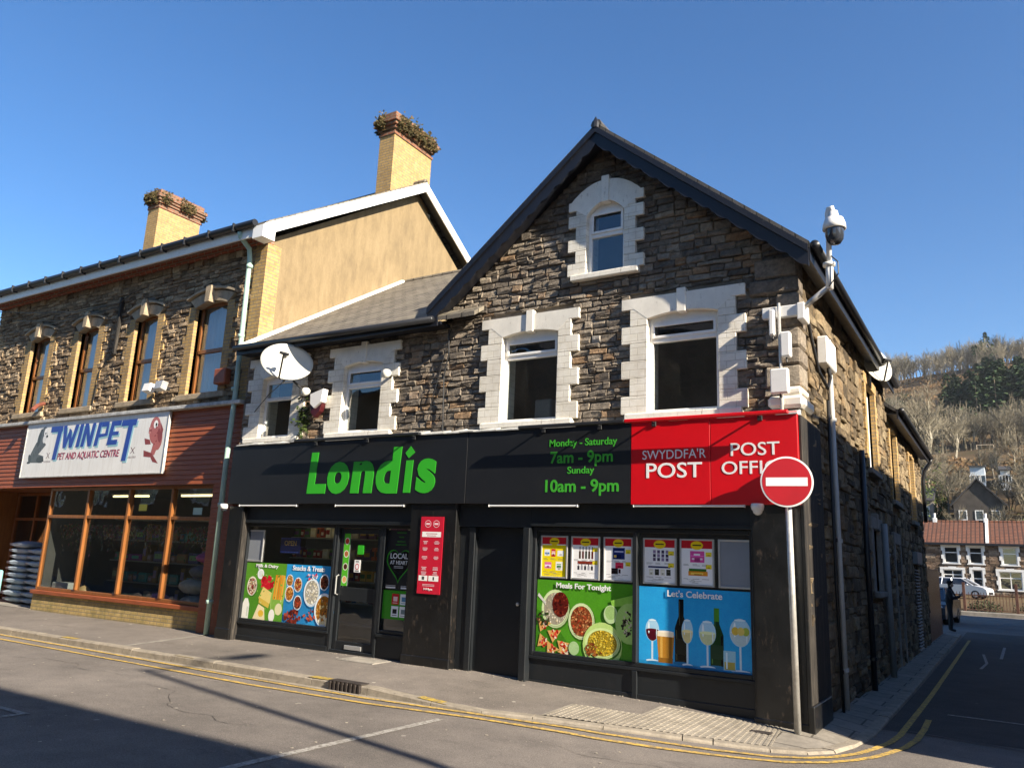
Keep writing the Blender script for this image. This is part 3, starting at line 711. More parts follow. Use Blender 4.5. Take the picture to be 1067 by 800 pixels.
# room behind the windows
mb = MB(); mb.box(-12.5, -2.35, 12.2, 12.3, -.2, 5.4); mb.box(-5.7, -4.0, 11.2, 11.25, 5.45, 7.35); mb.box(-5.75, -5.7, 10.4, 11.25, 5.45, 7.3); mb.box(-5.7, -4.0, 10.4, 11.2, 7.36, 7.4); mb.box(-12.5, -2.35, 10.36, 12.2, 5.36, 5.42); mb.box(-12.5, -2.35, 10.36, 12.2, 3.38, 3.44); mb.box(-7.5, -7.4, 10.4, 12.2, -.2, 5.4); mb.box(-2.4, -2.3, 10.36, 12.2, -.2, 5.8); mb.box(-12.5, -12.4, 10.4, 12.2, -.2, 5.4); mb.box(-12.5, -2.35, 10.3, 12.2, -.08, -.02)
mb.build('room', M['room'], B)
mb = MB(); mb.bbox(-6.25, -5.95, 10.6, 10.9, 3.45, 4.15, .02); mb.build('stored_box', M['graypanel'], B)
# roof of the gabled part: ridge along y
ov = .30; yF = 10-ov; yB = 18.2
def roof_slab(side, dz0=0, th=.09):
    s_, xe = (sl, GR+.24) if side > 0 else (-sl2, GL-.25)
    ze = GZ+.12-abs(s_)*abs(xe-GA); 
    if side < 0: xe = -9.4; ze = GZ+.12-sl2*abs(xe-GA)
    return [(GA, GZ+.12), (xe, ze), (xe, ze+th), (GA, GZ+.12+th)]
mb = MB()
q = roof_slab(1); mb.prism_y(q, yF-.02, yB); 
xl = GL-.28; zl = GZ+.12-sl2*abs(xl-GA); mb.prism_y([(GA, GZ+.12), (xl, zl), (xl, zl+.09), (GA, GZ+.21)], yF-.02, 14.5)
mb.prism_y([(GA, GZ+.12), (GL-1.6, GZ+.12-sl2*(GA-GL+1.6)), (GL-1.6, GZ+.21-sl2*(GA-GL+1.6)), (GA, GZ+.21)], 14.5, yB)
rf = mb.build('roof', M['slate_y'], B)
mb = MB(); mb.tube((GA, yF-.02, GZ+.19), (GA, yB, GZ+.19), .09, n=8); mb.build('ridge_tiles', M['slate_y'], rf)
# decorative bargeboards
def barge(side):
    xe = GR+.23 if side > 0 else GL-.26; s_ = sl if side > 0 else sl2
    L = math.hypot(xe-GA, s_*abs(xe-GA)); n = int(L/.30); mb = MB(); top = GZ+.14
    def P(t): x = GA+(xe-GA)*t; return x, top-s_*abs(x-GA)
    up_, lo = [], []
    N = n*8
    for i in range(N+1):
        x, z = P(i/N); up_.append((x, z)); ph = (i % 8)/8; lo.append((x, z-.25-.06*abs(math.sin(math.pi*ph))-.02*(ph < .15)))
    for i in range(N): mb.prism_y([lo[i], lo[i+1], up_[i+1], up_[i]], yF-.03, yF+.01)
    for i in range(N): mb.prism_y([(up_[i][0], up_[i][1]-.09), (up_[i+1][0], up_[i+1][1]-.09), (up_[i+1][0], up_[i+1][1]+.01), up_[i]], yF-.06, yF-.031)
    mb.build('bargeboard', M['darkwood'], B)
barge(1); barge(-1)
mb = MB(); mb.lathe([(.0, 0), (.05, .0), (.06, .08), (.02, .16), (0, .2)], Matrix.Translation((GA, yF-.03, GZ+.12)), 8); mb.build('finial', M['darkwood'], B)
mb = MB()       # soffit boards under verge and side eave
mb.prism_y([(GA, GZ-.02), (GR+.22, GZ-.02-sl*(GR+.22-GA)), (GR+.22, GZ+.1-sl*(GR+.22-GA)), (GA, GZ+.10)], yF+.012, 9.99)
mb.prism_y([(GA, GZ-.02), (GL-.2, GZ-.02-sl2*(GA-GL+.2)), (GL-.2, GZ+.1-sl2*(GA-GL+.2)), (GA, GZ+.10)], yF+.012, 9.99)
zE = GZ+.12-sl*(GR+.24-GA)
mb.box(XC+.045, GR+.22, 9.995, 18.18, zE-.03, zE+.0); mb.box(GR+.22, GR+.245, yF, 18.2, zE-.16, zE+.085)
mb.build('soffit', M['darkwood'], B)
mb = MB(); xg = GR+.30; zg = zE+.045
mb.path([(xg, yF+.02, zg), (xg, 14, zg-.02), (xg, 18.2, zg-.04)], .058, 10); g_ = mb.build('gutter', M['guttr'], B, smooth=True)
# lower slate roof between gable and neighbour
mb = MB(); ry, rz, ey, ez = 14.4, 8.3, 9.72, 5.40
mb.prism_x([(ey, ez), (ry, rz), (ry, rz+.07), (ey, ez+.07)], -12.56, -6.9); r2 = mb.build('low_roof', M['slate'], B)
mb = MB(); mb.tube((-12.5, ry, rz+.05), (-6.2, ry, rz+.05), .07, n=8); mb.build('ridge_tiles', M['slate'], r2)
mb = MB()       # white verge fillet along the neighbour's wall
for i in range(14):
    t0, t1 = i/14, (i+.95)/14; y0, y1 = ey+(ry-ey)*t0, ey+(ry-ey)*t1
    mb.hexa([(-12.53, y0, ez+.07+(rz-ez)*t0), (-12.38, y0, ez+.07+(rz-ez)*t0), (-12.38, y0, ez+.12+(rz-ez)*t0), (-12.53, y0, ez+.14+(rz-ez)*t0)], [(-12.53, y1, ez+.07+(rz-ez)*t1), (-12.38, y1, ez+.07+(rz-ez)*t1), (-12.38, y1, ez+.12+(rz-ez)*t1), (-12.53, y1, ez+.14+(rz-ez)*t1)])
mb.build('verge_fillet', M['white_stone'], r2)
mb = MB(); mb.box(-12.5, GL-.0, ey-.02, 9.98, ez-.07, ez-.02); mb.box(-12.5, GL-.05, ey-.045, ey-.02, ez-.10, ez+.05); mb.build('eaves_board', M['darkwood'], B)
mb = MB(); mb.path([(-12.5, ey-.1, ez+.03), (GL-.1, ey-.1, ez+.0)], .055, 10); mb.build('gutter', M['guttr'], B, smooth=True)
# closing walls at the back
mb = MB(); mb.box(-12.5, -2.2, 18.4, 18.5, -.5, 5.6); mb.build('rear_wall', M['mortar'], B)
# lead flashing over the fascia
mb = MB(); rg = random.Random(4); x = -12.3
while x < -2.1:
    w = rg.uniform(.25, .6); x2 = min(x+w, -2.05); a = rg.uniform(-.012, .012)
    mb.hexa([(x, 9.77, 3.53+a), (x2, 9.77, 3.53+a), (x2, 10.03, 3.53+a), (x, 10.03, 3.53+a)], [(x, 9.77, 3.545+a), (x2, 9.77, 3.545+a), (x2, 10.03, 3.60+rg.uniform(0, .05)), (x, 10.03, 3.60+rg.uniform(0, .05))]); x = x2
mb.build('lead_flashing', M['lead'], B)
# corner pilaster cap (white console)
mb = MB(); mb.bbox(-2.42, -1.98, 9.86, 10.5, 3.62, 3.78, .04); mb.bbox(-2.3, -2.0, 9.9, 10.3, 3.781, 3.9, .04); mb.build('corner_console', M['white_stone'], B)

# ---- shopfront (parts of the building)
YG = 10.0
mb = MB()
for a, b, c, e in ((-12.36, -11.98, .0, 2.4), (-8.0, -7.11, -.05, 2.45), (-2.66, -2.06, -.25, 2.5)): mb.bbox(a, b, 9.84, 10.12, c, e, .008)
for i, (a, b, c, e) in enumerate(((-12.36, -11.98, .0, 2.4), (-8.0, -7.11, -.05, 2.45), (-2.66, -2.06, -.25, 2.5))):
    mb = MB(); mb.bbox(a, b, 9.84, 10.12, c, e, .008); mb.bbox(a-.012, b+.012, 9.825, 10.1, c, c+.22, .01); mb.build('pilaster', M['blackpaint'], B)
mb = MB(); mb.box(-11.99, -11.95, 9.85, 10.1, .0, 2.3); mb.build('pilaster_edge', M['weathered'], B)
mb = MB(); mb.bbox(-2.056, -2.02, 9.843, 11.02, -.3, 3.52, .006); mb.build('end_panel', M['weathered'], B)
mb = MB(); mb.bbox(-2.057, -2.016, 9.805, 9.841, -.3, 2.42, .004); mb.build('corner_batten', M['blackpaint'], B)
mb = MB(); mb.bbox(-2.06, -1.985, 9.80, 10.86, -.3, .17, .01); mb.build('plinth_board', M['blackpaint'], B)
def frame(mb, x0, x1, z0, z1, w, y0, y1, b=.006):
    mb.bbox(x0, x0+w, y0, y1, z0, z1, b); mb.bbox(x1-w, x1, y0, y1, z0, z1, b); mb.bbox(x0+w, x1-w, y0+.002, y1, z0, z0+w, b); mb.bbox(x0+w, x1-w, y0+.002, y1, z1-w, z1, b)
def shop_window(x0, x1, mulls, z0, z1):
    w = empty('shop_window', ((x0+x1)/2, YG, z0), None, None); w.parent = B; w.location = Vector(((x0+x1)/2, YG, z0))-B.location; WL[w.name] = Vector(((x0+x1)/2, YG, z0))
    mb = MB(); frame(mb, x0, x1, z0, z1, .055, 9.965, 10.06)
    for m in mulls: mb.bbox(m-.03, m+.03, 9.945, 10.06, z0+.055, z1-.055, .006)
    mb.build('frame', M['charcoal'], w)
    mb = MB(); mb.face([(x0+.05, 10.03, z0+.05), (x1-.05, 10.03, z0+.05), (x1-.05, 10.03, z1-.05), (x0+.05, 10.03, z1-.05)]); mb.build('pane', M['shopglass'], w)
    mb = MB(); mb.bbox(x0, x1, 9.985, 10.1, -.25, z0, .004); mb.bbox(x0, x1, 9.955, 10.02, z0-.045, z0-.002, .006)
    for m in mulls: mb.bbox(m-.035, m+.035, 9.95, 10.0, -.25, z0-.046, .005)
    mb.bbox(x0, x1, 9.965, 9.99, -.25, .03 if x0 > -6 else .12, .005)
    mb.build('stall_riser', M['charcoal'], w)
shop_window(-11.97, -9.70, [], .36, 2.10)
shop_window(-5.82, -2.665, [-4.23], .355, 2.12)
mb = MB(); mb.box(-11.97, -8.0, 9.93, 10.2, 2.104, 2.46); mb.box(-7.11, -5.84, 9.93, 10.2, 2.104, 2.46); mb.box(-5.838, -2.665, 9.93, 10.2, 2.124, 2.46)
mb.bbox(-11.97, -8.0, 9.90, 9.95, 2.10, 2.16, .006); mb.bbox(-5.83, -2.67, 9.90, 9.95, 2.124, 2.18, .006); mb.build('shutter_box', M['charcoal'], B)
# glazed entrance door
D = empty('entrance_door', (-9.2, 10, .05), None, None); D.parent = B; D.location = Vector((-9.2, 10, .05))-B.location; WL[D.name] = Vector((-9.2, 10, .05))
mb = MB(); frame(mb, -9.70, -8.66, .03, 2.10, .055, 9.97, 10.09); mb.build('door_frame', M['charcoal'], D)
mb = MB(); frame(mb, -9.64, -8.72, .06, 2.04, .085, 10.02, 10.07); mb.bbox(-9.56, -8.80, 10.022, 10.068, .86, 1.08, .005); mb.bbox(-9.56, -8.80, 10.021, 10.069, .06, .22, .005); mb.build('door_leaf', M['charcoal'], D)
mb = MB(); mb.face([(-9.56, 10.045, .2), (-8.8, 10.045, .2), (-8.8, 10.045, 2.0), (-9.56, 10.045, 2.0)]); mb.build('pane', M['shopglass'], D)
mb = MB(); mb.bbox(-9.35, -8.98, 10.008, 10.02, .10, .17, .004); mb.build('letter_plate', M['alu'], D)
mb = MB(); mb.path([(-9.60, 10.01, .95), (-9.60, 9.96, .97), (-9.60, 9.96, 1.25), (-9.60, 10.01, 1.27)], .012, 8); mb.build('handle', M['alu'], D)
# side light right of the door
L_ = empty('side_light', (-8.33, 10, .05), None, None); L_.parent = B; L_.location = Vector((-8.33, 10, .05))-B.location; WL[L_.name] = Vector((-8.33, 10, .05))
mb = MB(); frame(mb, -8.655, -8.0, .42, 2.10, .05, 9.968, 10.06); mb.build('frame', M['charcoal'], L_)
mb = MB(); mb.face([(-8.61, 10.03, .46), (-8.04, 10.03, .46), (-8.04, 10.03, 2.05), (-8.61, 10.03, 2.05)]); mb.build('pane', M['shopglass'], L_)
mb = MB(); mb.bbox(-8.655, -8.0, 9.985, 10.1, -.1, .418, .005); mb.bbox(-8.655, -8.0, 9.955, 10.0, .36, .41, .005); mb.build('stall_riser', M['charcoal'], L_)
# solid door
D2 = empty('side_door', (-6.4, 10, 0), None, None); D2.parent = B; D2.location = Vector((-6.4, 10, 0))-B.location; WL[D2.name] = Vector((-6.4, 10, 0))
mb = MB(); mb.bbox(-7.11, -6.83, 9.975, 10.1, -.1, 2.1, .006); mb.bbox(-6.93, -6.83, 9.955, 10.0, -.1, 2.1, .006); mb.bbox(-5.93, -5.82, 9.86, 10.12, -.1, 2.1, .008); mb.build('door_frame', M['charcoal'], D2)
mb = MB(); mb.bbox(-6.83, -5.93, 10.05, 10.1, -.05, 2.1, .005); mb.build('door_leaf', M['charcoal'], D2)
mb = MB(); mb.lathe([(0, 0), (.012, 0), (.012, .04), (.025, .05), (.025, .07), (0, .075)], Matrix.Translation((-6.05, 10.048, 1.02)) @ Matrix.Rotation(R(90), 4, 'X'), 12); mb.build('handle', M['alu'], D2)
mb = MB(); 
for (a, b) in ((-11.98, -8.0), (-7.11, -2.66)): mb.box(a, b, 10.03, 10.13, -.3, .06 if a < -8 else -.06)
mb.build('threshold', M['concrete'], B)

# ---- fascia sign (bolted on): top-level
F = empty('fascia_sign', (-7.2, 9.8, 2.44), 'long charcoal and red shop fascia lettered Londis and Post Office', 'shop sign')
mb = MB(); mb.bbox(-12.40, -6.945, 9.80, 10.0, 2.44, 3.535, .005); mb.build('panel', M['fascia'], F)
mb = MB(); mb.bbox(-6.94, -4.236, 9.80, 10.0, 2.44, 3.535, .005); mb.build('panel', M['fascia'], F)
mb = MB(); mb.bbox(-4.232, -3.142, 9.797, 10.0, 2.425, 3.56, .005); mb.build('panel', M['red'], F); mb = MB(); mb.bbox(-3.138, -2.056, 9.797, 10.0, 2.425, 3.56, .005); mb.build('panel', M['red'], F)
# big green word: letters, and a diamond for the dot of the i
for ch, x0, x1, z0, z1, bo in (('L', -10.33, -9.88, 2.612, 3.33, .045), ('o', -9.86, -9.36, 2.602, 3.15, .052), ('n', -9.31, -8.81, 2.612, 3.15, .05), ('d', -8.76, -8.24, 2.602, 3.36, .045), ('\u0131', -8.165, -7.99, 2.612, 3.13, .05), ('s', -7.92, -7.53, 2.602, 3.15, .045)):
    text(ch, x0, z0, z1-z0, 9.797, M['green'], F, w=x1-x0, bold=bo, shear=.07, align='LEFT', ex=.003)
mb = MB(); mb.prism_y([(-8.09, 3.165), (-7.965, 3.255), (-8.06, 3.36), (-8.165, 3.25)], 9.794, 9.797); mb.build('lettering', M['green'], F)
text('Monday - Saturday', -4.97, 3.215, .135, 9.797, M['smallgreen'], F, w=1.06, bold=.012)
text('7am - 9pm', -4.99, 2.955, .22, 9.797, M['smallgreen'], F, w=.98, bold=.02)
text('Sunday', -4.99, 2.825, .13, 9.797, M['smallgreen'], F, w=.42, bold=.012)
text('10am - 9pm', -4.98, 2.545, .23, 9.797, M['smallgreen'], F, w=1.14, bold=.02)
text("SWYDDFA'R", -3.63, 3.02, .125, 9.794, M['white'], F, w=.87, bold=.0); text('POST', -3.63, 2.77, .20, 9.794, M['white'], F, w=.76, bold=.008)
text('POST', -2.575, 3.03, .165, 9.794, M['white'], F, w=.60, bold=.005); text('OFFICE', -2.575, 2.80, .165, 9.794, M['white'], F, w=.84, bold=.005)
# trough lights on arms along the fascia top
def trough(x0, x1, mats, arms, lab):
    t = empty('sign_light', ((x0+x1)/2, 9.62, 3.5), lab, 'sign light', 'trough lights over the fascia')
    for (a, b, m) in mats:
        mb = MB(); mb.bbox(a, b, 9.585, 9.65, 3.50, 3.545, .008); mb.build('trough', m, t)
    for x in arms:
        mb = MB(); mb.bbox(x-.012, x+.012, 9.65, 9.797, 3.51, 3.53, .003); mb.bbox(x-.03, x+.03, 9.775, 9.797, 3.46, 3.53, .003); mb.build('arm', M['dark'], t)
trough(-10.55, -7.75, [(-10.55, -7.75, M['dark'])], (-10.2, -9.0, -8.0), 'black trough light on arms above the large green lettering')
trough(-5.92, -2.12, [(-5.92, -4.25, M['dark']), (-4.248, -2.12, M['red'])], (-5.6, -4.7, -3.9, -2.5), 'black and red trough light above the opening hours and red panel')
# white strip lights under the fascia
for x0, x1, lab in ((-12.05, -10.57, 'white strip light under the far left end of the charcoal fascia'), (-9.62, -8.14, 'white strip light under the large green lettering beside the door'), (-6.50, -5.04, 'white strip light under the fascia above the dark solid door'), (-4.19, -2.73, 'white strip light under the red fascia panels')):
    t = empty('strip_light', ((x0+x1)/2, 9.84, 2.40), lab, 'strip light', 'strip lights under the fascia')
    mb = MB(); mb.bbox(x0, x1, 9.806, 9.85, 2.395, 2.424, .008); mb.build('tube_body', M['white'], t)
    for x in (x0-.012, x1):
        mb = MB(); mb.bbox(x, x+.012, 9.80, 9.856, 2.39, 2.426, .003); mb.build('end_cap', M['plastic'], t)
for x, lab in ((-12.47, 'small white dome camera at the left end of the fascia'), (-2.56, 'small white dome camera under the red fascia panel')):
    t = empty('dome_camera', (x, 9.82, 2.36), lab, 'camera', 'small dome cameras')
    mb = MB(); mb.lathe([(0, .075), (.075, .075), (.08, .04), (.07, .0), (.06, -.01)], Matrix.Translation((x, 9.80, 2.36)), 20); mb.build('housing', M['plastic'], t, True)
    mb = MB(); mb.lathe([(.06, -.008), (.05, -.04), (.025, -.06), (0, -.065)], Matrix.Translation((x, 9.80, 2.36)), 20); mb.build('bubble', M['plastic'] if x > -5 else M['smoked'], t, True)

# ================================================================== POSTERS AND NOTICES ON THE CORNER SHOP
def poster(name, x0, x1, z0, z1, y, label, cat='poster', group=None, mat=None, framew=0, backc=None):
    t = empty(name, ((x0+x1)/2, y, z0), label, cat, group)
    mb = MB(); mb.box(x0, x1, y, y+.006, z0, z1); mb.build('backing', mat or M['graypanel'], t)
    if framew:
        mb = MB(); frame(mb, x0-framew, x1+framew, z0-framew, z1+framew, framew, y-.014, y+.008, .003); mb.build('frame', M['alu'], t)
    return t
YP = 10.022
WHITE, CREAM = '#f2f0ea', '#efe6cf'
def bowl(P, x, z, r, rim, fillc, rg, rz=None, n=60, pr=.02):
    rz = rz or r
    P.ell(x+.012, z-.016, r*1.03, rz*1.03, '#3c6a1c' if rim != '#e9f3f7' else '#2a7fb5'); P.ell(x, z, r, rz, rim); rc = lin(rim); P.ell(x+r*.03, z-rz*.03, r*.94, rz*.94, tuple(c*.72 for c in rc)); P.ell(x-r*.02, z+rz*.02, r*.9, rz*.9, tuple(min(1, c*1.1) for c in rc)); P.ell(x, z, r*.84, rz*.84, tuple(c*.45 for c in lin(fillc[0]))); P.scatter(x, z, r*.79, rz*.79, [tuple(q*k_ for q in lin(c)) for c in fillc for k_ in (.45, .75, 1, 1.15)], int(n*2.6), pr*.72, rg)
rg = random.Random(77)
# milk and dairy
t = poster('window_poster', -11.95, -10.87, .385, 1.40, YP, 'green window poster of dairy foods headed Milk & Dairy')
P = Print(YP-.001); P.rect(-11.95, -10.87, .385, 1.40, '#5c9a2b'); P.poly([(-11.95, .385), (-11.5, .385), (-11.15, .95), (-11.95, 1.1)], '#4f8d25')
bowl(P, -11.72, .98, .13, CREAM, ['#e9dcc0', '#8c2f2a', '#c4a070', '#a5403a'], rg, .17, 40, .028)
P.ell(-11.52, 1.2, .085, .09, '#f5f5f2'); P.ell(-11.52, 1.2, .06, .06, '#dfe6df'); P.poly([(-11.57, 1.26), (-11.66, 1.35), (-11.63, 1.37), (-11.54, 1.28)], '#cfd8d0')
P.scatter(-11.33, 1.06, .16, .1, ['#c9202c', '#d93540', '#b01522'], 26, .055, rg)
P.poly([(-11.52, .78), (-11.22, .70), (-11.12, .86), (-11.42, .98)], '#e9d27a'); P.poly([(-11.5, .8), (-11.22, .70), (-11.24, .62), (-11.5, .70)], '#d8b94e')
P.poly([(-11.62, .42), (-11.3, .41), (-11.34, .62), (-11.5, .68)], '#efe0b0'); P.ell(-11.42, .52, .07, .06, '#e3b93c')
P.ell(-11.02, .86, .17, .36, '#9cc45e', -.25); P.ell(-11.02, .86, .14, .32, '#86b34a', -.25)
for i in range(5): P.poly([(-11.15+.05*i, .78), (-11.11+.05*i, .78), (-11.08+.05*i, 1.2), (-11.12+.05*i, 1.2)], ['#e8962c', '#f0aa3f', '#dd8622'][i % 3])
P.ell(-10.98, .62, .09, .10, '#e8e0b0'); P.ell(-11.14, .5, .075, .11, '#f3f1e6')
P.poly([(-11.92, .4), (-11.74, .4), (-11.74, .66), (-11.79, .76), (-11.87, .76), (-11.92, .66)], '#f4f2e8'); P.rect(-11.80, -11.765, .45, .62, '#cfd4c8')
P.scatter(-11.4, .9, .5, .45, ['#7db53f', '#4a8722', '#c9d98a'], 30, .018, rg, (-11.94, -10.9, .4, 1.2)); P.build('printed_picture', t)
text('Milk & Dairy', -11.37, 1.30, .075, YP-.008, M['white'], t, w=.58, bold=.02, ex=.001)
# snacks and treats
t = poster('window_poster', -10.865, -9.74, .385, 1.40, YP, 'blue window poster of snack bowls headed Snacks & Treats')
P = Print(YP-.001); P.rect(-10.865, -9.74, .385, 1.40, '#2f9bd8'); P.poly([(-10.865, .385), (-10.3, .385), (-10.0, .9), (-10.865, 1.0)], '#2b86c0')
for x, z, r, cols in ((-10.76, 1.12, .085, ['#c98a3c', '#a8622a', '#e4bb78']), (-10.55, 1.06, .1, ['#b02a35', '#d8c070', '#702018', '#e8963a']), (-10.74, .9, .11, ['#c87c2e', '#e0a450', '#a85a20']), (-10.52, .76, .1, ['#6a3020', '#c84c2c', '#8c4a28']), (-10.2, .95, .19, ['#f3ecd8', '#e8dcb8', '#fbf6e8']), (-9.92, 1.13, .11, ['#5c2c1c', '#8c4a30', '#3c1c14']), (-9.88, .68, .22, ['#e89a2c', '#d87a1c', '#8c241c', '#f3d890'])):
    bowl(P, x, z, r, '#e9f3f7', cols, rg, r*1.25, 46, .024)
P.scatter(-10.62, .52, .2, .12, ['#6c2418', '#8c3424', '#b04a34', '#4c1810'], 40, .035, rg, (-10.86, -10.3, .39, .7)); P.scatter(-10.2, .58, .13, .1, ['#7c2418', '#c05a3c'], 14, .03, rg)
P.scatter(-10.2, 1.22, .14, .06, ['#e84c5c', '#f0d0d8', '#d02c44', '#f6f0e8'], 18, .02, rg); P.scatter(-9.86, .5, .12, .09, ['#f4ead0', '#e8d8a8'], 20, .03, rg, (-10, -9.75, .39, .65)); P.build('printed_picture', t)
text('Snacks & Treats', -10.32, 1.30, .085, YP-.008, M['white'], t, w=.78, bold=.02, ex=.001)
# blank silver frame and blue LED sign
t = poster('notice_frame', -11.92, -11.56, 1.44, 1.95, YP, 'empty silver framed notice holder at the left end of the dairy window', 'notice frame', framew=.03)
t = poster('open_sign', -11.12, -10.62, 1.58, 1.86, 10.05, 'dark blue OPEN sign hanging in the upper window beside the silver frame', 'sign', mat=plain('navy_sign_panel', (.012, .014, .09), .4, .1, 3, 0))
mb = MB()
for i in range(24):
    a = i/24*2; x = -11.10+.46*min(1, a) if i < 12 else -11.10+.46*(a-1); z = 1.60 if i < 12 else 1.835
    mb.box(x, x+.02, 10.044, 10.05, z, z+.012)
mb.build('light_dots', plain('sign_blue', (.08, .12, .5), .4, .05, 3, 0), t)
text('OPEN', -10.87, 1.72, .085, 10.048, plain('sign_amber', (.55, .33, .09), .4, .05, 3, 0), t, w=.3, bold=.01)
# meals for tonight
t = poster('window_poster', -5.75, -4.27, .385, 1.385, YP, 'green window poster of plated dinners headed Meals For Tonight')
P = Print(YP-.001); P.rect(-5.75, -4.27, .385, 1.385, '#4f9422'); P.poly([(-5.75, .385), (-5.1, .385), (-5.5, .86), (-5.75, .98)], '#3f7d1a')
bowl(P, -5.45, 1.0, .22, '#cfe0a8', ['#e8dcc0', '#d8c8a0', '#f0e8d0'], rg, .26, 60, .016); P.ell(-5.37, 1.06, .13, .17, '#5c1c14'); P.scatter(-5.37, 1.06, .12, .16, ['#3c100c', '#7c2c1c', '#8c3c28', '#581814'], 60, .02, rg); P.poly([(-5.74, 1.16), (-5.72, 1.2), (-5.6, 1.08), (-5.61, 1.05)], '#d8d8cc')
bowl(P, -5.04, .86, .2, '#cfe0a8', ['#b86a3c', '#8c3c20', '#d89860', '#a04c2c', '#c84c2c'], rg, .24, 90, .022)
for x, z, a in ((-5.62, .78, .2), (-5.45, .66, .5), (-5.62, .55, -.2), (-5.3, .52, .3), (-5.48, .46, 0), (-5.28, .44, .9)):
    tri = [(x+.12*math.cos(a+k), z+.12*math.sin(a+k)) for k in (0, 2.3, 4.0)]; P.poly([(max(-5.74, p), max(.39, q)) for p, q in tri], '#d8a860'); P.scatter(x, z, .06, .06, ['#b02a1c', '#e8dcc0', '#8c1c14', '#d84c34'], 22, .018, rg, (-5.74, -5.0, .39, 1))
P.scatter(-5.63, .86, .1, .09, ['#24341c', '#3c4c24', '#1c2414', '#5c3c2c'], 40, .02, rg, (-5.745, -5.4, .6, 1.0))
P.ell(-4.72, .57, .29, .3, '#b9d77c'); bowl(P, -4.72, .60, .26, '#cfe69a', ['#e8c83c', '#f0d858', '#d8b028', '#e0bc34'], rg, .2, 130, .016); P.scatter(-4.85, .5, .12, .08, ['#8c4c20', '#a8642c', '#6c3818'], 40, .02, rg, (-5.1, -4.6, .39, .6))
P.poly([(-4.27, 1.12), (-4.27, 1.25), (-4.6, 1.16), (-4.58, 1.08)], '#8cc44c'); P.ell(-4.6, .98, .1, .12, '#bcd69c'); P.ell(-4.6, 1.0, .08, .09, '#9cbf74')
P.poly([(-4.27, .62)]+[(max(-4.53, -4.33-.2*math.cos(k)), .88+.26*math.sin(k)) for k in [-1.4+2.8*i/12 for i in range(13)]]+[(-4.27, 1.14)], '#a9cf70'); P.scatter(-4.36, .88, .08, .16, ['#3c3c2c', '#c8c0a0', '#5c5040', '#28281c'], 50, .02, rg, (-4.46, -4.28, .6, 1.1)); P.ell(-5.14, .5, .08, .09, '#a8c88c')
P.build('printed_picture', t)
text('Meals For Tonight', -5.02, 1.262, .095, YP-.013, M['white'], t, w=.84, bold=.025, ex=.001)
# let's celebrate
t = poster('window_poster', -4.195, -2.69, .385, 1.375, YP, "blue window poster of wine bottles and glasses headed Let's Celebrate")
P = Print(YP-.001); P.rect(-4.195, -2.69, .385, 1.375, '#2b9fdc'); P.rect(-4.195, -2.69, .385, .45, '#2690c8')
def glass(x, z, r, h, c, fill):
    P.rect(x-.012, x+.012, z, z+h*.55, '#c8dce8'); P.ell(x, z+.012, r*.9, .018, '#d4e4ee'); P.ell(x, z+h*.75, r, h*.27, '#a9d3ea'); P.poly([(x+r*.93*math.cos(k), z+h*.75+h*.26*math.sin(k)) for k in [math.pi+math.pi*i/14 for i in range(15)]], fill); P.ell(x-r*.5, z+h*.8, r*.12, h*.14, '#e8f4fa'); P.ell(x, z+h*.75, r*.9, h*.035, tuple(min(1, c*1.35) for c in lin(fill))); P.ell(x+r*.62, z+h*.68, r*.07, h*.12, '#d5e6ee'); P.ell(x, z+h*.985, r*.55, h*.02, '#d9edf6'); P.ell(x+r*.5, z-.004, r*1.3, .016, '#1f7cb0')
def bottle(x, z, r, h, c, neck, foil):
    P.poly([(x-r, z), (x+r, z), (x+r, z+h*.55), (x+r*.4, z+h*.74), (x+r*.36, z+h), (x-r*.36, z+h), (x-r*.4, z+h*.74), (x-r, z+h*.55)], c); P.rect(x-r*.4, x+r*.4, z+h*.78, z+h*1.01, foil); P.rect(x-r*.8, x-r*.62, z+.04, z+h*.52, neck); P.rect(x+r*.6, x+r*.9, z+.02, z+h*.54, '#0c0e0a'); P.rect(x-r*.97, x+r*.97, z+h*.14, z+h*.38, '#2a2a20' if foil == '#0e0e10' else '#27402a'); P.rect(x-r*.3, x-r*.2, z+h*.6, z+h*.98, neck); P.ell(x, z+.004, r*1.25, .02, '#1c74a6')
bottle(-3.62, .45, .085, .78, '#1c1c14', '#4c4c34', '#0e0e10'); bottle(-3.16, .45, .085, .70, '#1c3c1c', '#4c7c3c', '#4c8c2c')
glass(-4.01, .44, .095, .52, '', '#4c0f1c'); glass(-3.54, .43, .075, .56, '', '#d8cc90'); glass(-3.28, .43, .11, .56, '', '#c8d0a0'); glass(-2.87, .42, .13, .62, '', '#b8cfd4')
P.poly([(-3.92, .44), (-3.74, .44), (-3.71, .78), (-3.95, .78)], '#b8802c'); P.rect(-3.94, -3.72, .76, .82, '#efe4c8'); P.rect(-3.90, -3.87, .46, .76, '#d8a850'); P.rect(-3.78, -3.745, .45, .76, '#8a5c1c'); P.poly([(-3.925, .44), (-3.735, .44), (-3.73, .50), (-3.93, .50)], '#94641f'); P.ell(-3.83, .82, .11, .014, '#f8f0dc')
for q, w in ((-2.93, '#d8b84c'), (-2.8, '#a8b84c'), (-2.86, '#e0c868')): P.ell(q, .9, .045, .05, w)
P.rect(-3.08, -2.93, .43, .66, '#93c3d8'); P.rect(-3.07, -2.94, .44, .53, '#a89c4c'); P.rect(-3.05, -3.03, .45, .64, '#cfe6f0'); P.build('printed_picture', t)
text("Let's Celebrate", -3.44, 1.262, .085, YP-.013, M['white'], t, w=.72, bold=.02, ex=.001)
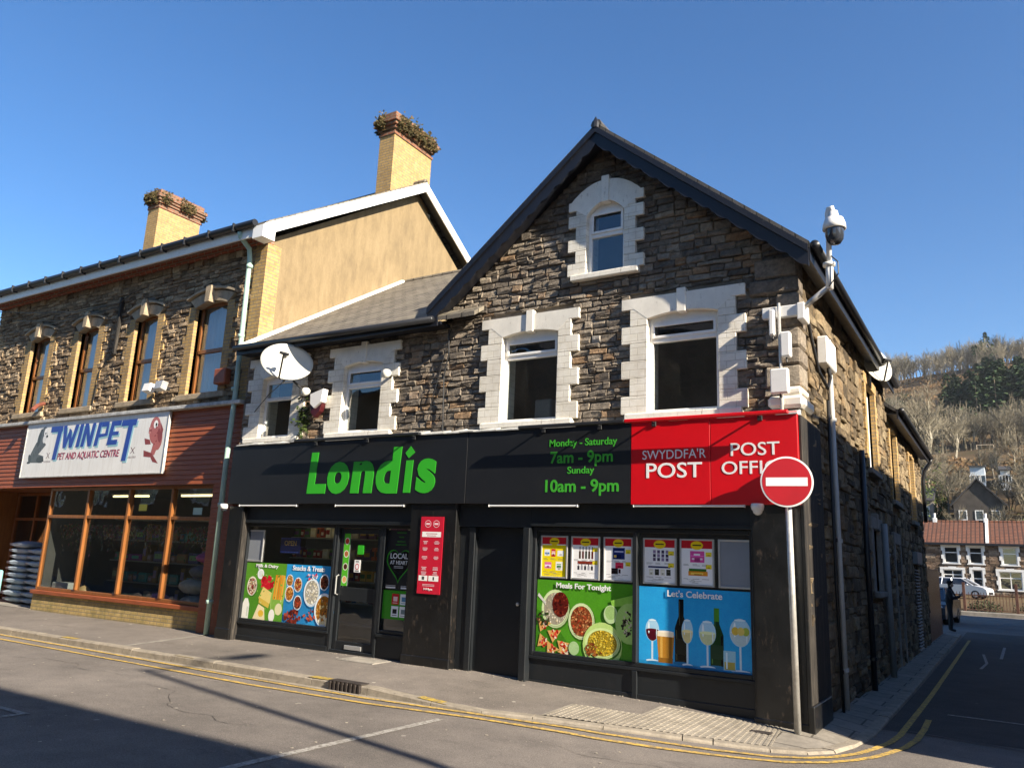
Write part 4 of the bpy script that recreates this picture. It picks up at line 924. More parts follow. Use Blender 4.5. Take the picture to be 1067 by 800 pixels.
# offer posters in silver frames
def offer(x0, x1, z0, z1, bg, items, label):
    t = poster('offer_poster', x0, x1, z0, z1, YP, label, 'poster', 'framed offer posters in the upper window', framew=.022)
    P = Print(YP-.001); P.rect(x0, x1, z0, z1, '#f1f0ee'); w, h = x1-x0, z1-z0; P.rect(x0, x1, z1-.18*h, z1, '#c0222c')
    P.ell((x0+x1)/2, z1-.11*h, .2*w, .10*h, '#f0d020'); P.rect((x0+x1)/2-.14*w, (x0+x1)/2+.14*w, z1-.12*h, z1-.09*h, '#3c3420'); 
    if bg: P.rect(x0, x1, z0, z1-.2*h, bg)
    for (a, b, c, d, col) in items: P.rect(x0+a*w, x0+b*w, z0+c*h, z0+d*h, col)
    for (a, b, c, d, col) in items:
        if b-a > .09 and d-c > .07: P.rect(x0+(a+.02)*w, x0+(b-.02)*w, z0+(c+(d-c)*.55)*h, z0+(c+(d-c)*.62)*h, tuple(min(1, q*1.8+.05) for q in lin(col))); P.rect(x0+(a+(b-a)*.3)*w, x0+(a+(b-a)*.7)*w, z0+(c+.015)*h, z0+(c+(d-c)*.4)*h, tuple(q*.5 for q in lin(col)))
    for zz in (.45, .425, .12):
        for i in range(3): a = .06+.3*i; P.rect(x0+a*w, x0+(a+rg.uniform(.12, .24))*w, z0+zz*h, z0+(zz+.008)*h, '#6c6c68')
    for i in range(7): a = rg.uniform(.08, .5); P.rect(x0+a*w, x0+(a+rg.uniform(.1, .3))*w, z0+(.03+.012*i)*h, z0+(.036+.012*i)*h, '#8c8c88')
    P.build('printed_picture', t)
def bottles(x0, n, z0, z1, cols, dx): return [q for i in range(n) for q in ((x0+dx*i, x0+dx*i+dx*.62, z0, z0+(z1-z0)*.62, cols[i % len(cols)]), (x0+dx*i+dx*.2, x0+dx*i+dx*.44, z0+(z1-z0)*.62, z1, cols[(i+1) % len(cols)]))]
tagc = lambda z: [(.78, .97, z, z+.1, '#e8d028')]
offer(-5.69, -5.30, 1.435, 1.98, '#f0d818', [(.1, .32, .52, .68, '#e8f0f4'), (.12, .3, .56, .62, '#3c7cc0'), (.38, .56, .5, .7, '#c83c3c'), (.4, .54, .55, .64, '#f4e8d8'), (.64, .9, .52, .66, '#f0f0f0'), (.12, .4, .2, .36, '#e078a8'), (.14, .38, .24, .3, '#f8f0f8'), (.58, .86, .16, .38, '#f4f4e8'), (.62, .8, .22, .32, '#2c7c3c')], 'yellow offer poster under a red band, leftmost above the meals poster')
offer(-5.20, -4.80, 1.435, 1.98, None, bottles(.25, 5, .48, .78, ['#3c2414', '#5c1c1c', '#1c2c1c'], .12)+[(.2, .8, .34, .42, '#7c2c1c')]+bottles(.2, 5, .2, .36, ['#34343c', '#9c9ca4'], .13)+tagc(.66)+tagc(.34), 'white offer poster with rows of bottles, middle one above the meals poster')
offer(-4.70, -4.31, 1.435, 1.98, None, [(.3, .75, .5, .78, '#1c2c6c'), (.34, .44, .54, .6, '#e0c060'), (.5, .6, .54, .6, '#c05050'), (.36, .7, .66, .70, '#d0d0e8'), (.4, .7, .28, .42, '#d82c50'), (.25, .5, .14, .28, '#241c1c'), (.52, .6, .16, .26, '#3c2424')]+tagc(.64)+tagc(.34), 'white offer poster with a navy block and red pack above the meals poster')
offer(-4.12, -3.70, 1.43, 1.98, None, [(.28+.14*i, .37+.14*i, .5+.09*j, .575+.09*j, ['#5c4c6c', '#3c3450', '#8c7c9c'][(i+j) % 3]) for i in range(4) for j in range(3)]+[(.12, .85, .34, .38, '#20285c')]+[(.15+.19*i, .29+.19*i, .17, .31, ['#e0dcc8', '#3c3c34'][i % 2]) for i in range(4)]+tagc(.64)+tagc(.36), 'white offer poster with a grid of purple cans, leftmost above the celebrate poster')
offer(-3.61, -3.20, 1.43, 1.98, None, [(.28, .74, .5, .76, '#d8509c'), (.34, .68, .56, .60, '#f4d8e8'), (.4, .6, .66, .7, '#f8f0f4'), (.22, .84, .2, .3, '#e08c20'), (.24, .8, .3, .36, '#34702c'), (.3, .7, .23, .27, '#f4d860')]+tagc(.64)+tagc(.36), 'white offer poster with a pink pack above the celebrate poster')
poster('notice_frame', -3.10, -2.73, 1.43, 1.98, YP, 'empty grey framed notice holder beside the right black pilaster', 'notice frame', framew=.025)
mb = MB()       # dark backing strip behind the frames
t = poster('blackout_board', -5.76, -2.70, 1.39, 2.06, 10.034, 'black board filling the upper window behind the offer posters', 'board', mat=M['darkwood'])
# red services notice on the middle pilaster
t = poster('services_notice', -7.77, -7.33, 1.08, 2.24, 9.822, 'tall red services notice with white text on the black middle pilaster', 'notice', mat=M['redpanel'])
P = Print(9.8205)
for x in (-7.63, -7.47): P.ell(x, 2.13, .062, .055, '#f0c8cc'); P.ell(x, 2.13, .054, .047, '#c4122c'); P.rect(x-.04, x+.04, 2.115, 2.145, '#f0c8cc')
P.rect(-7.735, -7.37, 1.93, 2.01, WHITE); P.rect(-7.66, -7.44, 1.975, 1.985, '#b03040'); P.rect(-7.64, -7.46, 1.945, 1.955, '#b03040')
for z in (1.86, 1.76, 1.63, 1.47, 1.40):
    for x in (-7.66, -7.44):
        for i in range(3): w = rg.uniform(.03, .055); P.rect(x-w, x+w, z-.018*i, z-.018*i+.008, '#f0d0d4')
P.rect(-7.75, -7.58, 1.27, 1.35, WHITE); P.rect(-7.56, -7.37, 1.27, 1.35, WHITE); P.rect(-7.69, -7.64, 1.285, 1.335, '#4c4c4c'); P.rect(-7.48, -7.45, 1.285, 1.335, '#4c4c4c')
for i in range(2): P.rect(-7.67, -7.44, 1.215-.02*i, 1.222-.02*i, '#f0d0d4')
P.build('printed_text', t); text('7-9-9pm', -7.56, 1.125, .042, 9.818, M['white'], t, w=.17, bold=.02, ex=.001)
# door stickers
t = poster('door_sticker_strip', -9.555, -9.42, 1.10, 1.99, 10.03, 'narrow green sticker strip with four food circles on the entrance door', 'sticker')
P = Print(10.029); P.rect(-9.555, -9.42, 1.10, 1.99, '#57b52e')
for i, c in enumerate(('#d8402c', '#b0683c', '#4c2c20', '#e0a868')): P.ell(-9.487, 1.83-.21*i, .055, .06, '#e8e4d0'); P.ell(-9.487, 1.83-.21*i, .042, .046, c)
P.build('printed_picture', t)
t = poster('door_sticker', -9.24, -9.11, 1.62, 1.77, 10.03, 'small square bright green sticker high on the entrance door', 'sticker', mat=M['green'])
t = poster('door_notice', -9.29, -9.16, 1.33, 1.53, 10.03, 'small white notice with a red mark in the middle of the entrance door', 'notice', mat=M['white'])
P = Print(10.029); P.ell(-9.225, 1.42, .045, .05, '#c03040'); P.ell(-9.225, 1.42, .032, .036, '#f0e8e8'); P.rect(-9.27, -9.18, 1.345, 1.36, '#333333'); P.rect(-9.26, -9.19, 1.495, 1.51, '#333333'); P.build('printed_text', t)
# local at heart sidelight graphics
t = poster('window_sticker', -8.60, -8.05, 1.10, 2.03, 10.023, 'dark sidelight sticker with a green heart outline reading LOCAL AT HEART', 'sticker', mat=M['fascia'])
hp = [(16*math.sin(k)**3, 13*math.cos(k)-5*math.cos(2*k)-2*math.cos(3*k)-math.cos(4*k)) for k in [2*math.pi*i/40 for i in range(40)]]
P = Print(10.022); P.poly([(-8.325+x*.0165, 1.50+z*.0185) for x, z in hp], '#3f9a32'); P.poly([(-8.325+x*.0149, 1.503+z*.0169) for x, z in hp], '#17191b'); P.build('heart', t)
text('LOCAL', -8.325, 1.58, .085, 10.015, M['white'], t, w=.36, bold=.012, ex=.001); text('AT HEART', -8.325, 1.49, .06, 10.015, M['white'], t, w=.36, bold=.01, ex=.001)
P = Print(10.0145)
for i in range(2): P.rect(-8.42, -8.23, 1.455-.022*i, 1.463-.022*i, '#c8c8c8')
for z, w in ((2.0, .2), (1.93, .1), (1.86, .17), (1.81, .22)): P.rect(-8.3-w/2, -8.3+w/2, z-.02, z, '#3a6e33')
for x, w in ((-8.46, .2), (-8.17, .16)): P.rect(x-w/2, x+w/2, 1.155, 1.163, '#c8c8c8'); P.rect(x-w/2, x+w/2, 1.115, 1.14, '#e8e8e8')
P.build('printed_text', t)
t = poster('window_sticker', -8.605, -8.05, .64, 1.085, 10.023, 'green sidelight sticker with four small white and red service squares', 'sticker', mat=M['green'])
P = Print(10.022)
P.rect(-8.605, -8.05, .64, 1.085, '#3d9526')
for x0, z0, c, d in ((-8.42, .87, '#c8202c', '#f0d0d0'), (-8.25, .87, '#eef0f0', '#5c8cb0'), (-8.42, .68, '#e8ecf0', '#202428'), (-8.25, .68, '#eef0f0', '#7c8c90')):
    P.rect(x0, x0+.145, z0, z0+.165, c); P.rect(x0+.03, x0+.115, z0+.05, z0+.12, d); P.rect(x0+.02, x0+.12, z0+.02, z0+.03, d)
P.build('printed_text', t)
# shelves of packets behind the upper shop window and the door
sh = empty('shop_shelf', (-10.4, 11.2, 0), 'grey metal shop shelving seen through the window above the snack poster', 'shelf')
for i in range(5):
    mb = MB(); mb.bbox(-11.9, -8.2, 11.0, 11.4, .35+.38*i, .375+.38*i, .004); mb.build('shelf_board', M['shelf'], sh)
mb = MB(); mb.box(-11.9, -8.2, 11.4, 11.42, .0, 2.3); mb.build('back_panel', M['shelf'], sh)
rg = random.Random(31); cols = ['#8c2424', '#c8a03c', '#2c5c8c', '#d8d0c0', '#3c6c34', '#b85c2c', '#e0e0dc', '#5c3c6c', '#202428']
protos = []
for k_ in range(8):
    h = rg.uniform(.14, .27); w = rg.uniform(.08, .16); x = -11.85; y = 11.02
    P = MB(); P.col = lin(cols[k_]); P.bbox(x, x+w, y, y+.12, 0, h, .01); P.col = lin(cols[(k_+3) % 9]); P.box(x+.015, x+w-.015, y-.002, y, h*.3, h*.7)
    protos.append((P, w))
n_ = 0
packs = []
for z in (.375+.38*i for i in range(1, 5)):
    x = -11.85
    while x < -8.4:
        if len(packs) < 8: P, w = protos[len(packs)]; o = P.build('food_packet', M['print']); packs.append((o, w)); first = True
        else: o0, w = rg.choice(packs); o = o0.copy(); C.objects.link(o)
        o.location = (x+w/2, 11.08, z+.003); tag(o, 'small coloured food packet standing on the shelf behind the shop glass', 'packet', 'packets on the shop shelves'); x += w+rg.uniform(.01, .05)

# ================================================================== PET SHOP BUILDING
def sub(name, loc, parent):
    e = empty(name, loc, None, None); e.parent = parent; e.location = Vector(loc)-WL[parent.name]; return e
PB = empty('pet_shop_building', (-18, 10.2, 0), 'two storey dark stone pet shop with yellow brick window jambs and red brown timber shopfront', 'building')
X0, X1 = -23.45, -12.55
PW = [(-21.42, -20.52), (-19.2, -18.34), (-16.86, -16.0), (-14.66, -13.6)]
PZ0, PZ1 = 4.80, 6.80
mb = MB(); sheet(mb, 'y', 10.25, X0, X1, 4.4, 8.0, [(a, b, PZ0, PZ1) for a, b in PW], (), .3)
JW = .22
def allow_pet(z, h):
    cut = []
    if z+h/2 > PZ0-.12 and z-h/2 < PZ1+.05: cut += [(a-JW, b+JW) for a, b in PW]
    if PZ1-.0 < z+h/2 and z-h/2 < 7.22: cut += [((a+b)/2-.72*max(.25, (1-(max(0, z-6.8))/.5)), (a+b)/2+.72*max(.25, (1-(max(0, z-6.8))/.5))) for a, b in PW]
    return minus([(X0+.02, X1-.34)], cut)
stones(mb, 'y', 10.2, -1, 4.55, 7.84, allow_pet, (.075, .13), (.14, .34), (-.005, .04), 41, .12, toner=lambda r, u, z: r.gauss(.45, .2))
mb.build('front_wall', M['stone_left'], PB)
mb = MB(); sheet(mb, 'y', 10.222, X0, X1-.3, 4.5, 7.9, [(a-JW, b+JW, PZ0-.12, 7.0) for a, b in PW], (), .02); mb.build('mortar_bed', M['mortar'], PB)
mb = MB(); mb.box(X1-.34, X1+.012, 10.16, 10.52, 4.4, 7.84); 
for i in range(14):
    if i % 2: mb.box(X1-.44, X1-.341, 10.17, 10.3, 4.5+.24*i, 4.73+.24*i)
mb.build('brick_quoin', M['ybrick'], PB)
mb = MB(); mb.box(X0, X1+.02, 10.10, 10.3, 7.84, 7.92); mb.box(X0, X1+.03, 10.06, 10.3, 7.925, 7.99); mb.build('brick_cornice', M['rbrick'], PB)
for a, b in PW:
    w = sub('window', ((a+b)/2, 10.2, PZ0), PB); xm = (a+b)/2; hw = (b-a)/2
    for sx, u0, u1 in ((-1, a-JW, a), (1, b, b+JW)):
        mb = MB(); mb.box(u0, u1, 10.165, 10.42, PZ0-.04, PZ1-.06)
        for i in range(9):
            if i % 2: mb.box(*( (u0-.11, u0-.001) if sx < 0 else (u1+.001, u1+.11)), 10.168, 10.3, PZ0+.225*i-.04, PZ0+.225*i+.18)
        mb.build('brick_jamb', M['ybrick'], w)
    mb = MB(); n = 12
    inn = [(xm-hw+2*hw*i/n, PZ1-.10+.10*(1-(2*i/n-1)**2)) for i in range(n+1)]; out = [(xm-(hw+.2)+2*(hw+.2)*i/n, PZ1+.08+.14*(1-(2*i/n-1)**2)) for i in range(n+1)]
    for i in range(n): mb.prism_y([inn[i], inn[i+1], out[i+1], out[i]], 10.15, 10.42)
    mb.build('arch', M['tanstone'], w)
    mb = MB(); o1 = [(xm-(hw+.27)+2*(hw+.27)*i/n, PZ1+.09+.16*(1-(2*i/n-1)**2)) for i in range(n+1)]
    for i in range(n): mb.prism_y([(o1[i][0], o1[i][1]), (o1[i+1][0], o1[i+1][1]), (o1[i+1][0], o1[i+1][1]+.05), (o1[i][0], o1[i][1]+.05)], 10.09, 10.2)
    hm = mb.build('hood_mould', M['tanstone'], w)
    mb = MB(); mb.hexa([(xm-.07, 10.02, PZ1-.05), (xm+.07, 10.02, PZ1-.05), (xm+.07, 10.2, PZ1-.05), (xm-.07, 10.2, PZ1-.05)], [(xm-.085, 10.03, PZ1+.31), (xm+.085, 10.03, PZ1+.31), (xm+.085, 10.2, PZ1+.31), (xm-.085, 10.2, PZ1+.31)]); mb.build('keystone', M['tanstone'], w)
    mb = MB(); mb.bbox(a-.25, b+.25, 10.11, 10.42, PZ0-.16, PZ0-.04, .012); mb.build('sill', M['tanstone'], w)
    mb = MB(); y = 10.32; frame(mb, a, b, PZ0-.04, PZ1-.0, .07, y, y+.07); zb = PZ0+.93; mb.bbox(a+.07, b-.07, y-.012, y+.07, zb-.04, zb+.04, .006); f_ = mb.build('window_frame', M['orangewood'], w)
    mb = MB(); yg = y+.03; mb.face([(a+.06, yg, PZ0), (b-.06, yg, PZ0), (b-.06, yg, zb), (a+.06, yg, zb)]); mb.build('pane', M['glass'], f_)
    mb = MB(); mb.face([(a+.06, yg-.01, zb), (b-.06, yg-.01, zb), (b-.06, yg, PZ1), (a+.06, yg, PZ1)]); mb.build('pane', M['glass'], f_)
    mb = MB(); nn = 26
    for i in range(nn):
        u0, u1 = a+(b-a)*i/nn, a+(b-a)*(i+1)/nn; mb.face([(u0, yg+.12+.02*(i % 2), PZ0), (u1, yg+.12+.02*((i+1) % 2), PZ0), (u1, yg+.12+.02*((i+1) % 2), PZ1), (u0, yg+.12+.02*(i % 2), PZ1)])
    mb.build('net_curtain', M['curtain'], w)
# gable wall with chimney ends, roof
yA, zA, yE, zE_ = 14.75, 11.15, 9.82, 8.03
mb = MB(); mb.prism_x([(10.3, 3.0), (18.9, 3.0), (18.9, 8.0), (14.75, 10.95), (10.3, 8.0)], X1-.25, X1+.0); mb.build('gable_wall', M['render'], PB)
yBk = 2*yA-yE
mb = MB(); mb.prism_x([(yE, zE_), (yA, zA), (yBk, zE_), (yBk, zE_+.10), (yA, zA+.10), (yE, zE_+.10)], X0-.2, X1+.30); rf = mb.build('roof', M['slate'], PB)
mb = MB(); mb.tube((X0-.2, yA, zA+.09), (X1+.3, yA, zA+.09), .08, n=8); mb.build('ridge_tiles', M['slate'], rf)
tb = (zA-zE_)/(yA-yE)
for sg, nm in ((-1, 0), (1, 0)):
    ye = yA+sg*(yA-yE+.06); z_e = zA-tb*abs(ye-yA); mb = MB()
    mb.hexa([(X1+.30, ye, z_e-.20), (X1+.335, ye, z_e-.20), (X1+.335, ye, z_e+.06), (X1+.30, ye, z_e+.06)], [(X1+.30, yA, zA-.20), (X1+.335, yA, zA-.20), (X1+.335, yA, zA+.06), (X1+.30, yA, zA+.06)]); mb.build('bargeboard', M['whiteboard'], PB)
    mb = MB(); mb.hexa([(X1+.002, ye, z_e-.10), (X1+.299, ye, z_e-.10), (X1+.299, ye, z_e-.01), (X1+.002, ye, z_e-.01)], [(X1+.002, yA, zA-.10), (X1+.299, yA, zA-.10), (X1+.299, yA, zA-.01), (X1+.002, yA, zA-.01)]); mb.build('verge_soffit', M['dark'], PB)
mb = MB(); mb.box(X1+.02, X1+.33, yE-.08, 10.05, zE_-.26, zE_+.0); mb.build('boxed_eaves', M['whiteboard'], PB)
mb = MB(); mb.box(X0-.2, X1+.02, yE-.02, 10.1, zE_-.05, zE_-.01); mb.box(X0-.2, X1+.0, yE-.045, yE-.021, zE_-.2, zE_+.08); mb.build('eaves_board', M['plastic'], PB)
mb = MB(); mb.path([(X0-.45, yE-.11, zE_+.05), (X1+.1, yE-.11, zE_+.06)], .075, 10)
for i in range(14): mb.box(X0+.8*i, X0+.8*i+.03, yE-.2, yE-.03, zE_-.04, zE_+.13)
mb.build('gutter', M['guttr'], PB)
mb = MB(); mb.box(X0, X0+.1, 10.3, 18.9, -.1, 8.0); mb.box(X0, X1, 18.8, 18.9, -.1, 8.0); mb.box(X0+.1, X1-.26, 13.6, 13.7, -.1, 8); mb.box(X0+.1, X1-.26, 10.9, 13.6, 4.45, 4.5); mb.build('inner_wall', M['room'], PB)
def chimney(x0, x1, y0, y1, z0, zt, seed):
    ch = sub('chimney', ((x0+x1)/2, (y0+y1)/2, z0), PB)
    mb = MB(); mb.box(x0, x1, y0, y1, z0, zt); mb.build('stack', M['ybrick'], ch)
    mb = MB(); 
    for d, a, b in ((.03, 0, .08), (.0, .085, .15), (.05, .155, .235), (.10, .24, .32), (.15, .325, .43), (.06, .435, .62)): mb.bbox(x0-d, x1+d, y0-d, y1+d, zt+a, zt+b, .01)
    mb.build('cap', M['capbrick'], ch)
    mb = MB(); mb.box(x0-.02, x1+.06, y0-.03, y1+.03, z0+.3, z0+.62); mb.build('flashing', M['lead'], ch)
    # weeds rooted on the cap ledge
    rg = random.Random(seed); mb = MB()
    for i in range(4200):
        s_ = rg.random(); e = rg.uniform(0, 1)
        if s_ < .25: px, py = x0-.12+rg.gauss(0, .05), y0+(y1-y0)*e
        elif s_ < .6: px, py = x1+.12+rg.gauss(0, .05), y0+(y1-y0)*e
        elif s_ < .85: px, py = x0+(x1-x0)*e, y0-.12+rg.gauss(0, .06)
        else: px, py = x0+(x1-x0)*e, y1+.12+rg.gauss(0, .05)
        if math.sin(px*9)+math.sin(py*7+seed) < -1.1: continue
        pz_ = zt+.30+abs(rg.gauss(0, .12))-.14*rg.random(); L = rg.uniform(.05, .13); d = Vector((rg.gauss(0, 1), rg.gauss(0, 1), rg.gauss(0, .8))).normalized(); q = d.orthogonal().normalized()*L*.3
        p = Vector((px, py, pz_)); mb.tone = rg.random(); mb.face([p-q*.4, p+d*L*.5-q, p+d*L, p+d*L*.5+q])
    return mb
weed = stone_mat('dry_weeds', [(0, (.05, .05, .02)), (.5, (.12, .10, .04)), (1, (.20, .13, .06))], 20)
chimney(-13.12, -12.62, 13.8, 15.35, 10.0, 12.25, 3).build('chimney_weeds', weed, label='brown green weeds sprouting round the cap of the large chimney on the gable end', cat='weeds')
chimney(-23.2, -22.62, 13.85, 15.4, 10.0, 12.35, 5).build('chimney_weeds', weed, label='brown green weeds round the cap of the far left chimney', cat='weeds')
# downpipes
mb = MB(); mb.path([(-12.95, 9.75, 8.0), (-12.95, 9.78, 7.9), (-12.93, 10.02, 7.72), (-12.92, 10.05, 7.5), (-12.86, 10.05, 4.6), (-12.80, 9.98, 3.6), (-12.78, 9.98, .05)], .052, 10)
for z in (7.3, 5.8, 4.7, 2.4, .6): mb.tube((-12.9 if z > 4.65 else -12.79, 10.05 if z > 4.65 else 9.98, z), (-12.9 if z > 4.65 else -12.79, 10.05 if z > 4.65 else 9.98, z+.07), .068, n=10)
mb.build('downpipe', M['pipegreen'], PB, True)
mb = MB(); mb.path([(-23.5, 9.72, 8.0), (-23.5, 9.8, 7.8), (-23.42, 10.05, 7.6), (-23.38, 10.08, 4.5), (-23.38, 10.08, .05)], .052, 10); mb.build('downpipe', M['pipegreen'], PB, True)
# timber shopfront
YT = 10.12
SF = sub('shopfront', (-18, 10.2, 0), PB)
mb = MB(); z = 2.86
while z < 4.40:
    mb.prism_x([(YT-.022, z), (YT-.006, z+.098), (YT+.05, z+.098), (YT+.05, z)], X0, -12.62); z += .10
mb.build('fascia_cladding', M['redwood'], SF)
mb = MB(); mb.bbox(X0, -12.62, 9.98, 10.25, 4.42, 4.50, .01); mb.build('fascia_capping', M['lead'], SF)
mb = MB(); z = -.02
while z < 2.82:
    mb.prism_x([(YT-.018, z), (YT-.006, z+.098), (YT+.2, z+.098), (YT+.2, z)], -13.26, -12.62); z += .10
mb.build('side_cladding', M['redwood'], SF)
wx0, wx1, wz0, wz1 = -19.44, -13.30, .50, 2.86; yw = 10.26
SWIN = sub('shop_window', ((wx0+wx1)/2, yw, wz0), PB)
mb = MB(); frame(mb, wx0, wx1, wz0, wz1, .07, yw, yw+.09)
for m in (-17.80, -16.23, -14.72): mb.bbox(m-.04, m+.04, yw-.02, yw+.09, wz0+.07, wz1-.07, .008)
for a, b in ((wx0+.07, -17.84), (-17.76, -16.27), (-16.19, -14.76), (-14.68, wx1-.07)): mb.bbox(a, b, yw-.01, yw+.09, 2.15, 2.22, .006)
mb.build('frame', M['orangewood'], SWIN)
mb = MB(); mb.bbox(wx0-.04, wx1+.04, yw-.09, yw+.1, wz0-.09, wz0-.003, .01); mb.build('sill', M['redwood'], SWIN)
mb = MB(); mb.face([(wx0, yw+.04, wz0), (wx1, yw+.04, wz0), (wx1, yw+.04, wz1), (wx0, yw+.04, wz1)]); mb.build('pane', M['shopglass'], SWIN)
mb = MB(); mb.box(wx0, wx1-.02, yw-.03, yw+.2, -.1, wz0-.092); mb.build('stall_riser', M['ybrick_low'], SWIN)
# recessed entrance
EN = sub('entrance', (-20.5, 10.6, 0), PB)
mb = MB(); mb.box(-23.2, -13.3, 13.5, 13.55, 0, 4.4); mb.box(wx0+.02, wx0+.06, yw+.1, 11.4, .0, 2.86); mb.box(-23.2, -13.0, 10.3, 13.5, 2.9, 2.95); mb.box(-13.2, -13.1, 10.4, 13.5, 0, 2.9); mb.build('lobby_lining', M['room'], EN)
mb = MB(); mb.bbox(-22.98, -22.85, 10.16, 11.3, .0, 2.855, .006); mb.bbox(X0, -22.99, 10.16, 10.3, .0, 2.855, .006); mb.build('side_panel', M['orangewood'], EN)
mb = MB(); frame(mb, -22.84, wx0+.0, .06, 2.85, .08, 11.20, 11.28); mb.bbox(-21.86, -21.78, 11.19, 11.28, .14, 2.77, .005); mb.bbox(-21.15, -21.07, 11.19, 11.28, .14, 2.77, .005); mb.bbox(-20.1, -20.02, 11.19, 11.28, .14, 2.77, .005); mb.bbox(-22.76, wx0-.08, 11.195, 11.275, 2.12, 2.19, .005); mb.build('door_frame', M['brownwood'], EN)
mb = MB(); mb.face([(-22.8, 11.245, .1), (wx0-.03, 11.245, .1), (wx0-.03, 11.245, 2.8), (-22.8, 11.245, 2.8)]); mb.build('pane', M['shopglass'], EN)
mb = MB(); mb.box(-22.85, wx0, 10.22, 11.3, -.02, .06); mb.build('step', M['concrete'], EN)
mb = MB(); mb.box(-23.2, -13.2, 11.3, 13.5, -.06, .03); mb.box(wx0+.06, -13.2, yw+.12, 11.3, .0, .33); mb.build('floor', M['room'], EN)
mb = MB(); mb.box(-23.2, wx0+.05, 10.3, 11.19, 2.86, 2.9); mb.build('lobby_ceiling', M['brownwood'], EN)
# ---- stacked feed sacks in the doorway
sack_m = plain('grey_blue_sack', (.30, .36, .42), .5, .2, 6, .3, 14, .4)
def mk_sack():
    bm = bmesh.new(); bmesh.ops.create_cube(bm, size=1); bmesh.ops.subdivide_edges(bm, edges=bm.edges[:], cuts=4, use_grid_fill=True); rg = random.Random(5)
    for v in bm.verts:
        x, y, z = v.co*2; k = (1-.25*abs(x)**4)*(1-.2*abs(y)**4); zz = z*(.55+.45*(1-abs(x)**3)*(1-abs(y)**3)); v.co = Vector((x*.43+rg.gauss(0, .006), y*.26+rg.gauss(0, .006), zz*.09*k+.085+rg.gauss(0, .006)))
    mb = MB(); mb.bm(bm); return mb
pos = ['lowest', 'second lowest', 'third lowest', 'fourth lowest', 'fifth', 'sixth', 'seventh', 'eighth', 'ninth', 'topmost']
s0 = None
rg = random.Random(6)
for stx, nm, n in ((-21.28, 'the doorway stack', 10), (-20.33, 'the narrow stack beside the pet shop window', 9)):
    for i in range(n):
        if s0 is None: s0 = mk_sack().build('feed_sack', sack_m, smooth=True); o = s0
        else: o = s0.copy(); C.objects.link(o)
        o.location = (stx+rg.uniform(-.03, .03), 10.92+rg.uniform(-.03, .03), .065+.148*i); o.rotation_euler = (0, 0, rg.uniform(-.06, .06))
        tag(o, 'grey blue feed sack, %s in %s' % (pos[i] if i < n-1 else 'topmost', nm), 'sack', 'stacked feed sacks at the pet shop door')
# advertising stand in the entrance (pale teal)
mb = MB(); mb.bbox(-21.55, -21.24, 10.32, 10.40, .07, .86, .05); t = mb.build('leaflet_stand', plain('pale_teal', (.24, .50, .50), .5, .15, 4, 0), label='pale teal leaflet stand by the pet shop entrance', cat='stand')
# ---- window stock
rg = random.Random(15)
for x, y, r, h, c, lab, z0 in ((-14.15, 10.75, .46, .34, (.33, .33, .31), 'grey round pet bed lowest of the heap in the right pet shop window', .33), (-14.2, 10.72, .42, .34, (.42, .40, .36), 'pale fleece pet bed in the middle of the heap in the right window', .66), (-14.0, 10.75, .40, .28, (.16, .16, .18), 'dark grey pet bed near the top of the heap in the right window', .99), (-13.9, 10.75, .36, .22, (.50, .12, .32), 'pink pet cushion on top of the heap in the right window', 1.30)):
    mb = MB(); mb.blob((x, y, z0+h/2), (r, r*.7, h/2), int(z0*100), 3, .05); mb.build('pet_bed', plain('plush_%d' % int(z0*100), c, .95, .15, 8, .4, 60, .1), smooth=True, label=lab, cat='pet bed', group='pet beds heaped in the window')
mb = MB(); mb.bbox(-19.2, -18.55, 10.5, 10.85, .34, .68, .02); mb.build('stock_box', plain('clear_crate', (.5, .5, .48), .4, .1, 4, 0), label='pale plastic crate low in the left pet shop window', cat='crate')
mb = MB(); mb.lathe([(0, 0), (.13, 0), (.15, .2), (.08, .3), (0, .33)], Matrix.Translation((-18.05, 10.62, .33)), 16); mb.build('food_tub', plain('tan_tub', (.45, .30, .14), .5, .15, 4, 0), smooth=True, label='tan food tub at the foot of the left window mullion', cat='tub')
mb = MB(); mb.blob((-15.3, 10.65, .48), (.28, .18, .16), 8, 2, .15); mb.build('toy_basket', plain('purple_pack', (.30, .12, .26), .5, .4, 12, 0), label='multicoloured bagged toys low in the third pet shop window', cat='toys')
ps = empty('stock_shelf', (-16.6, 12.2, 0), 'dim metal stock shelving inside the pet shop window', 'shelf')
for i in range(5): mb = MB(); mb.bbox(-19.3, -13.4, 11.9, 12.4, .2+.5*i, .23+.5*i, .004); mb.build('shelf_board', M['shelf'], ps)
o0 = []
for i in range(4):
    x = -19.2
    while x < -13.6:
        w = rg.uniform(.14, .4); h = rg.uniform(.15, .42)
        if len(o0) < 10:
            mb = MB(); mb.col = tuple(rg.uniform(.03, .4) for _ in range(3)); mb.bbox(0, w, 0, .3, 0, h, .02); mb.col = tuple(rg.uniform(.1, .6) for _ in range(3)); mb.box(w*.15, w*.85, -.003, 0, h*.3, h*.75); o = mb.build('stock_packet', M['print']); o0.append((o, w))
        else: q, w = rg.choice(o0); o = q.copy(); C.objects.link(o)
        o.location = (x+w/2, 12.1, .232+.5*i); tag(o, 'coloured packet of pet goods on the shelving behind the pet shop glass', 'packet', 'packets on the pet shop shelves'); x += w+rg.uniform(.02, .1)
lab4 = ['leftmost', 'second from left', 'third from left', 'rightmost']
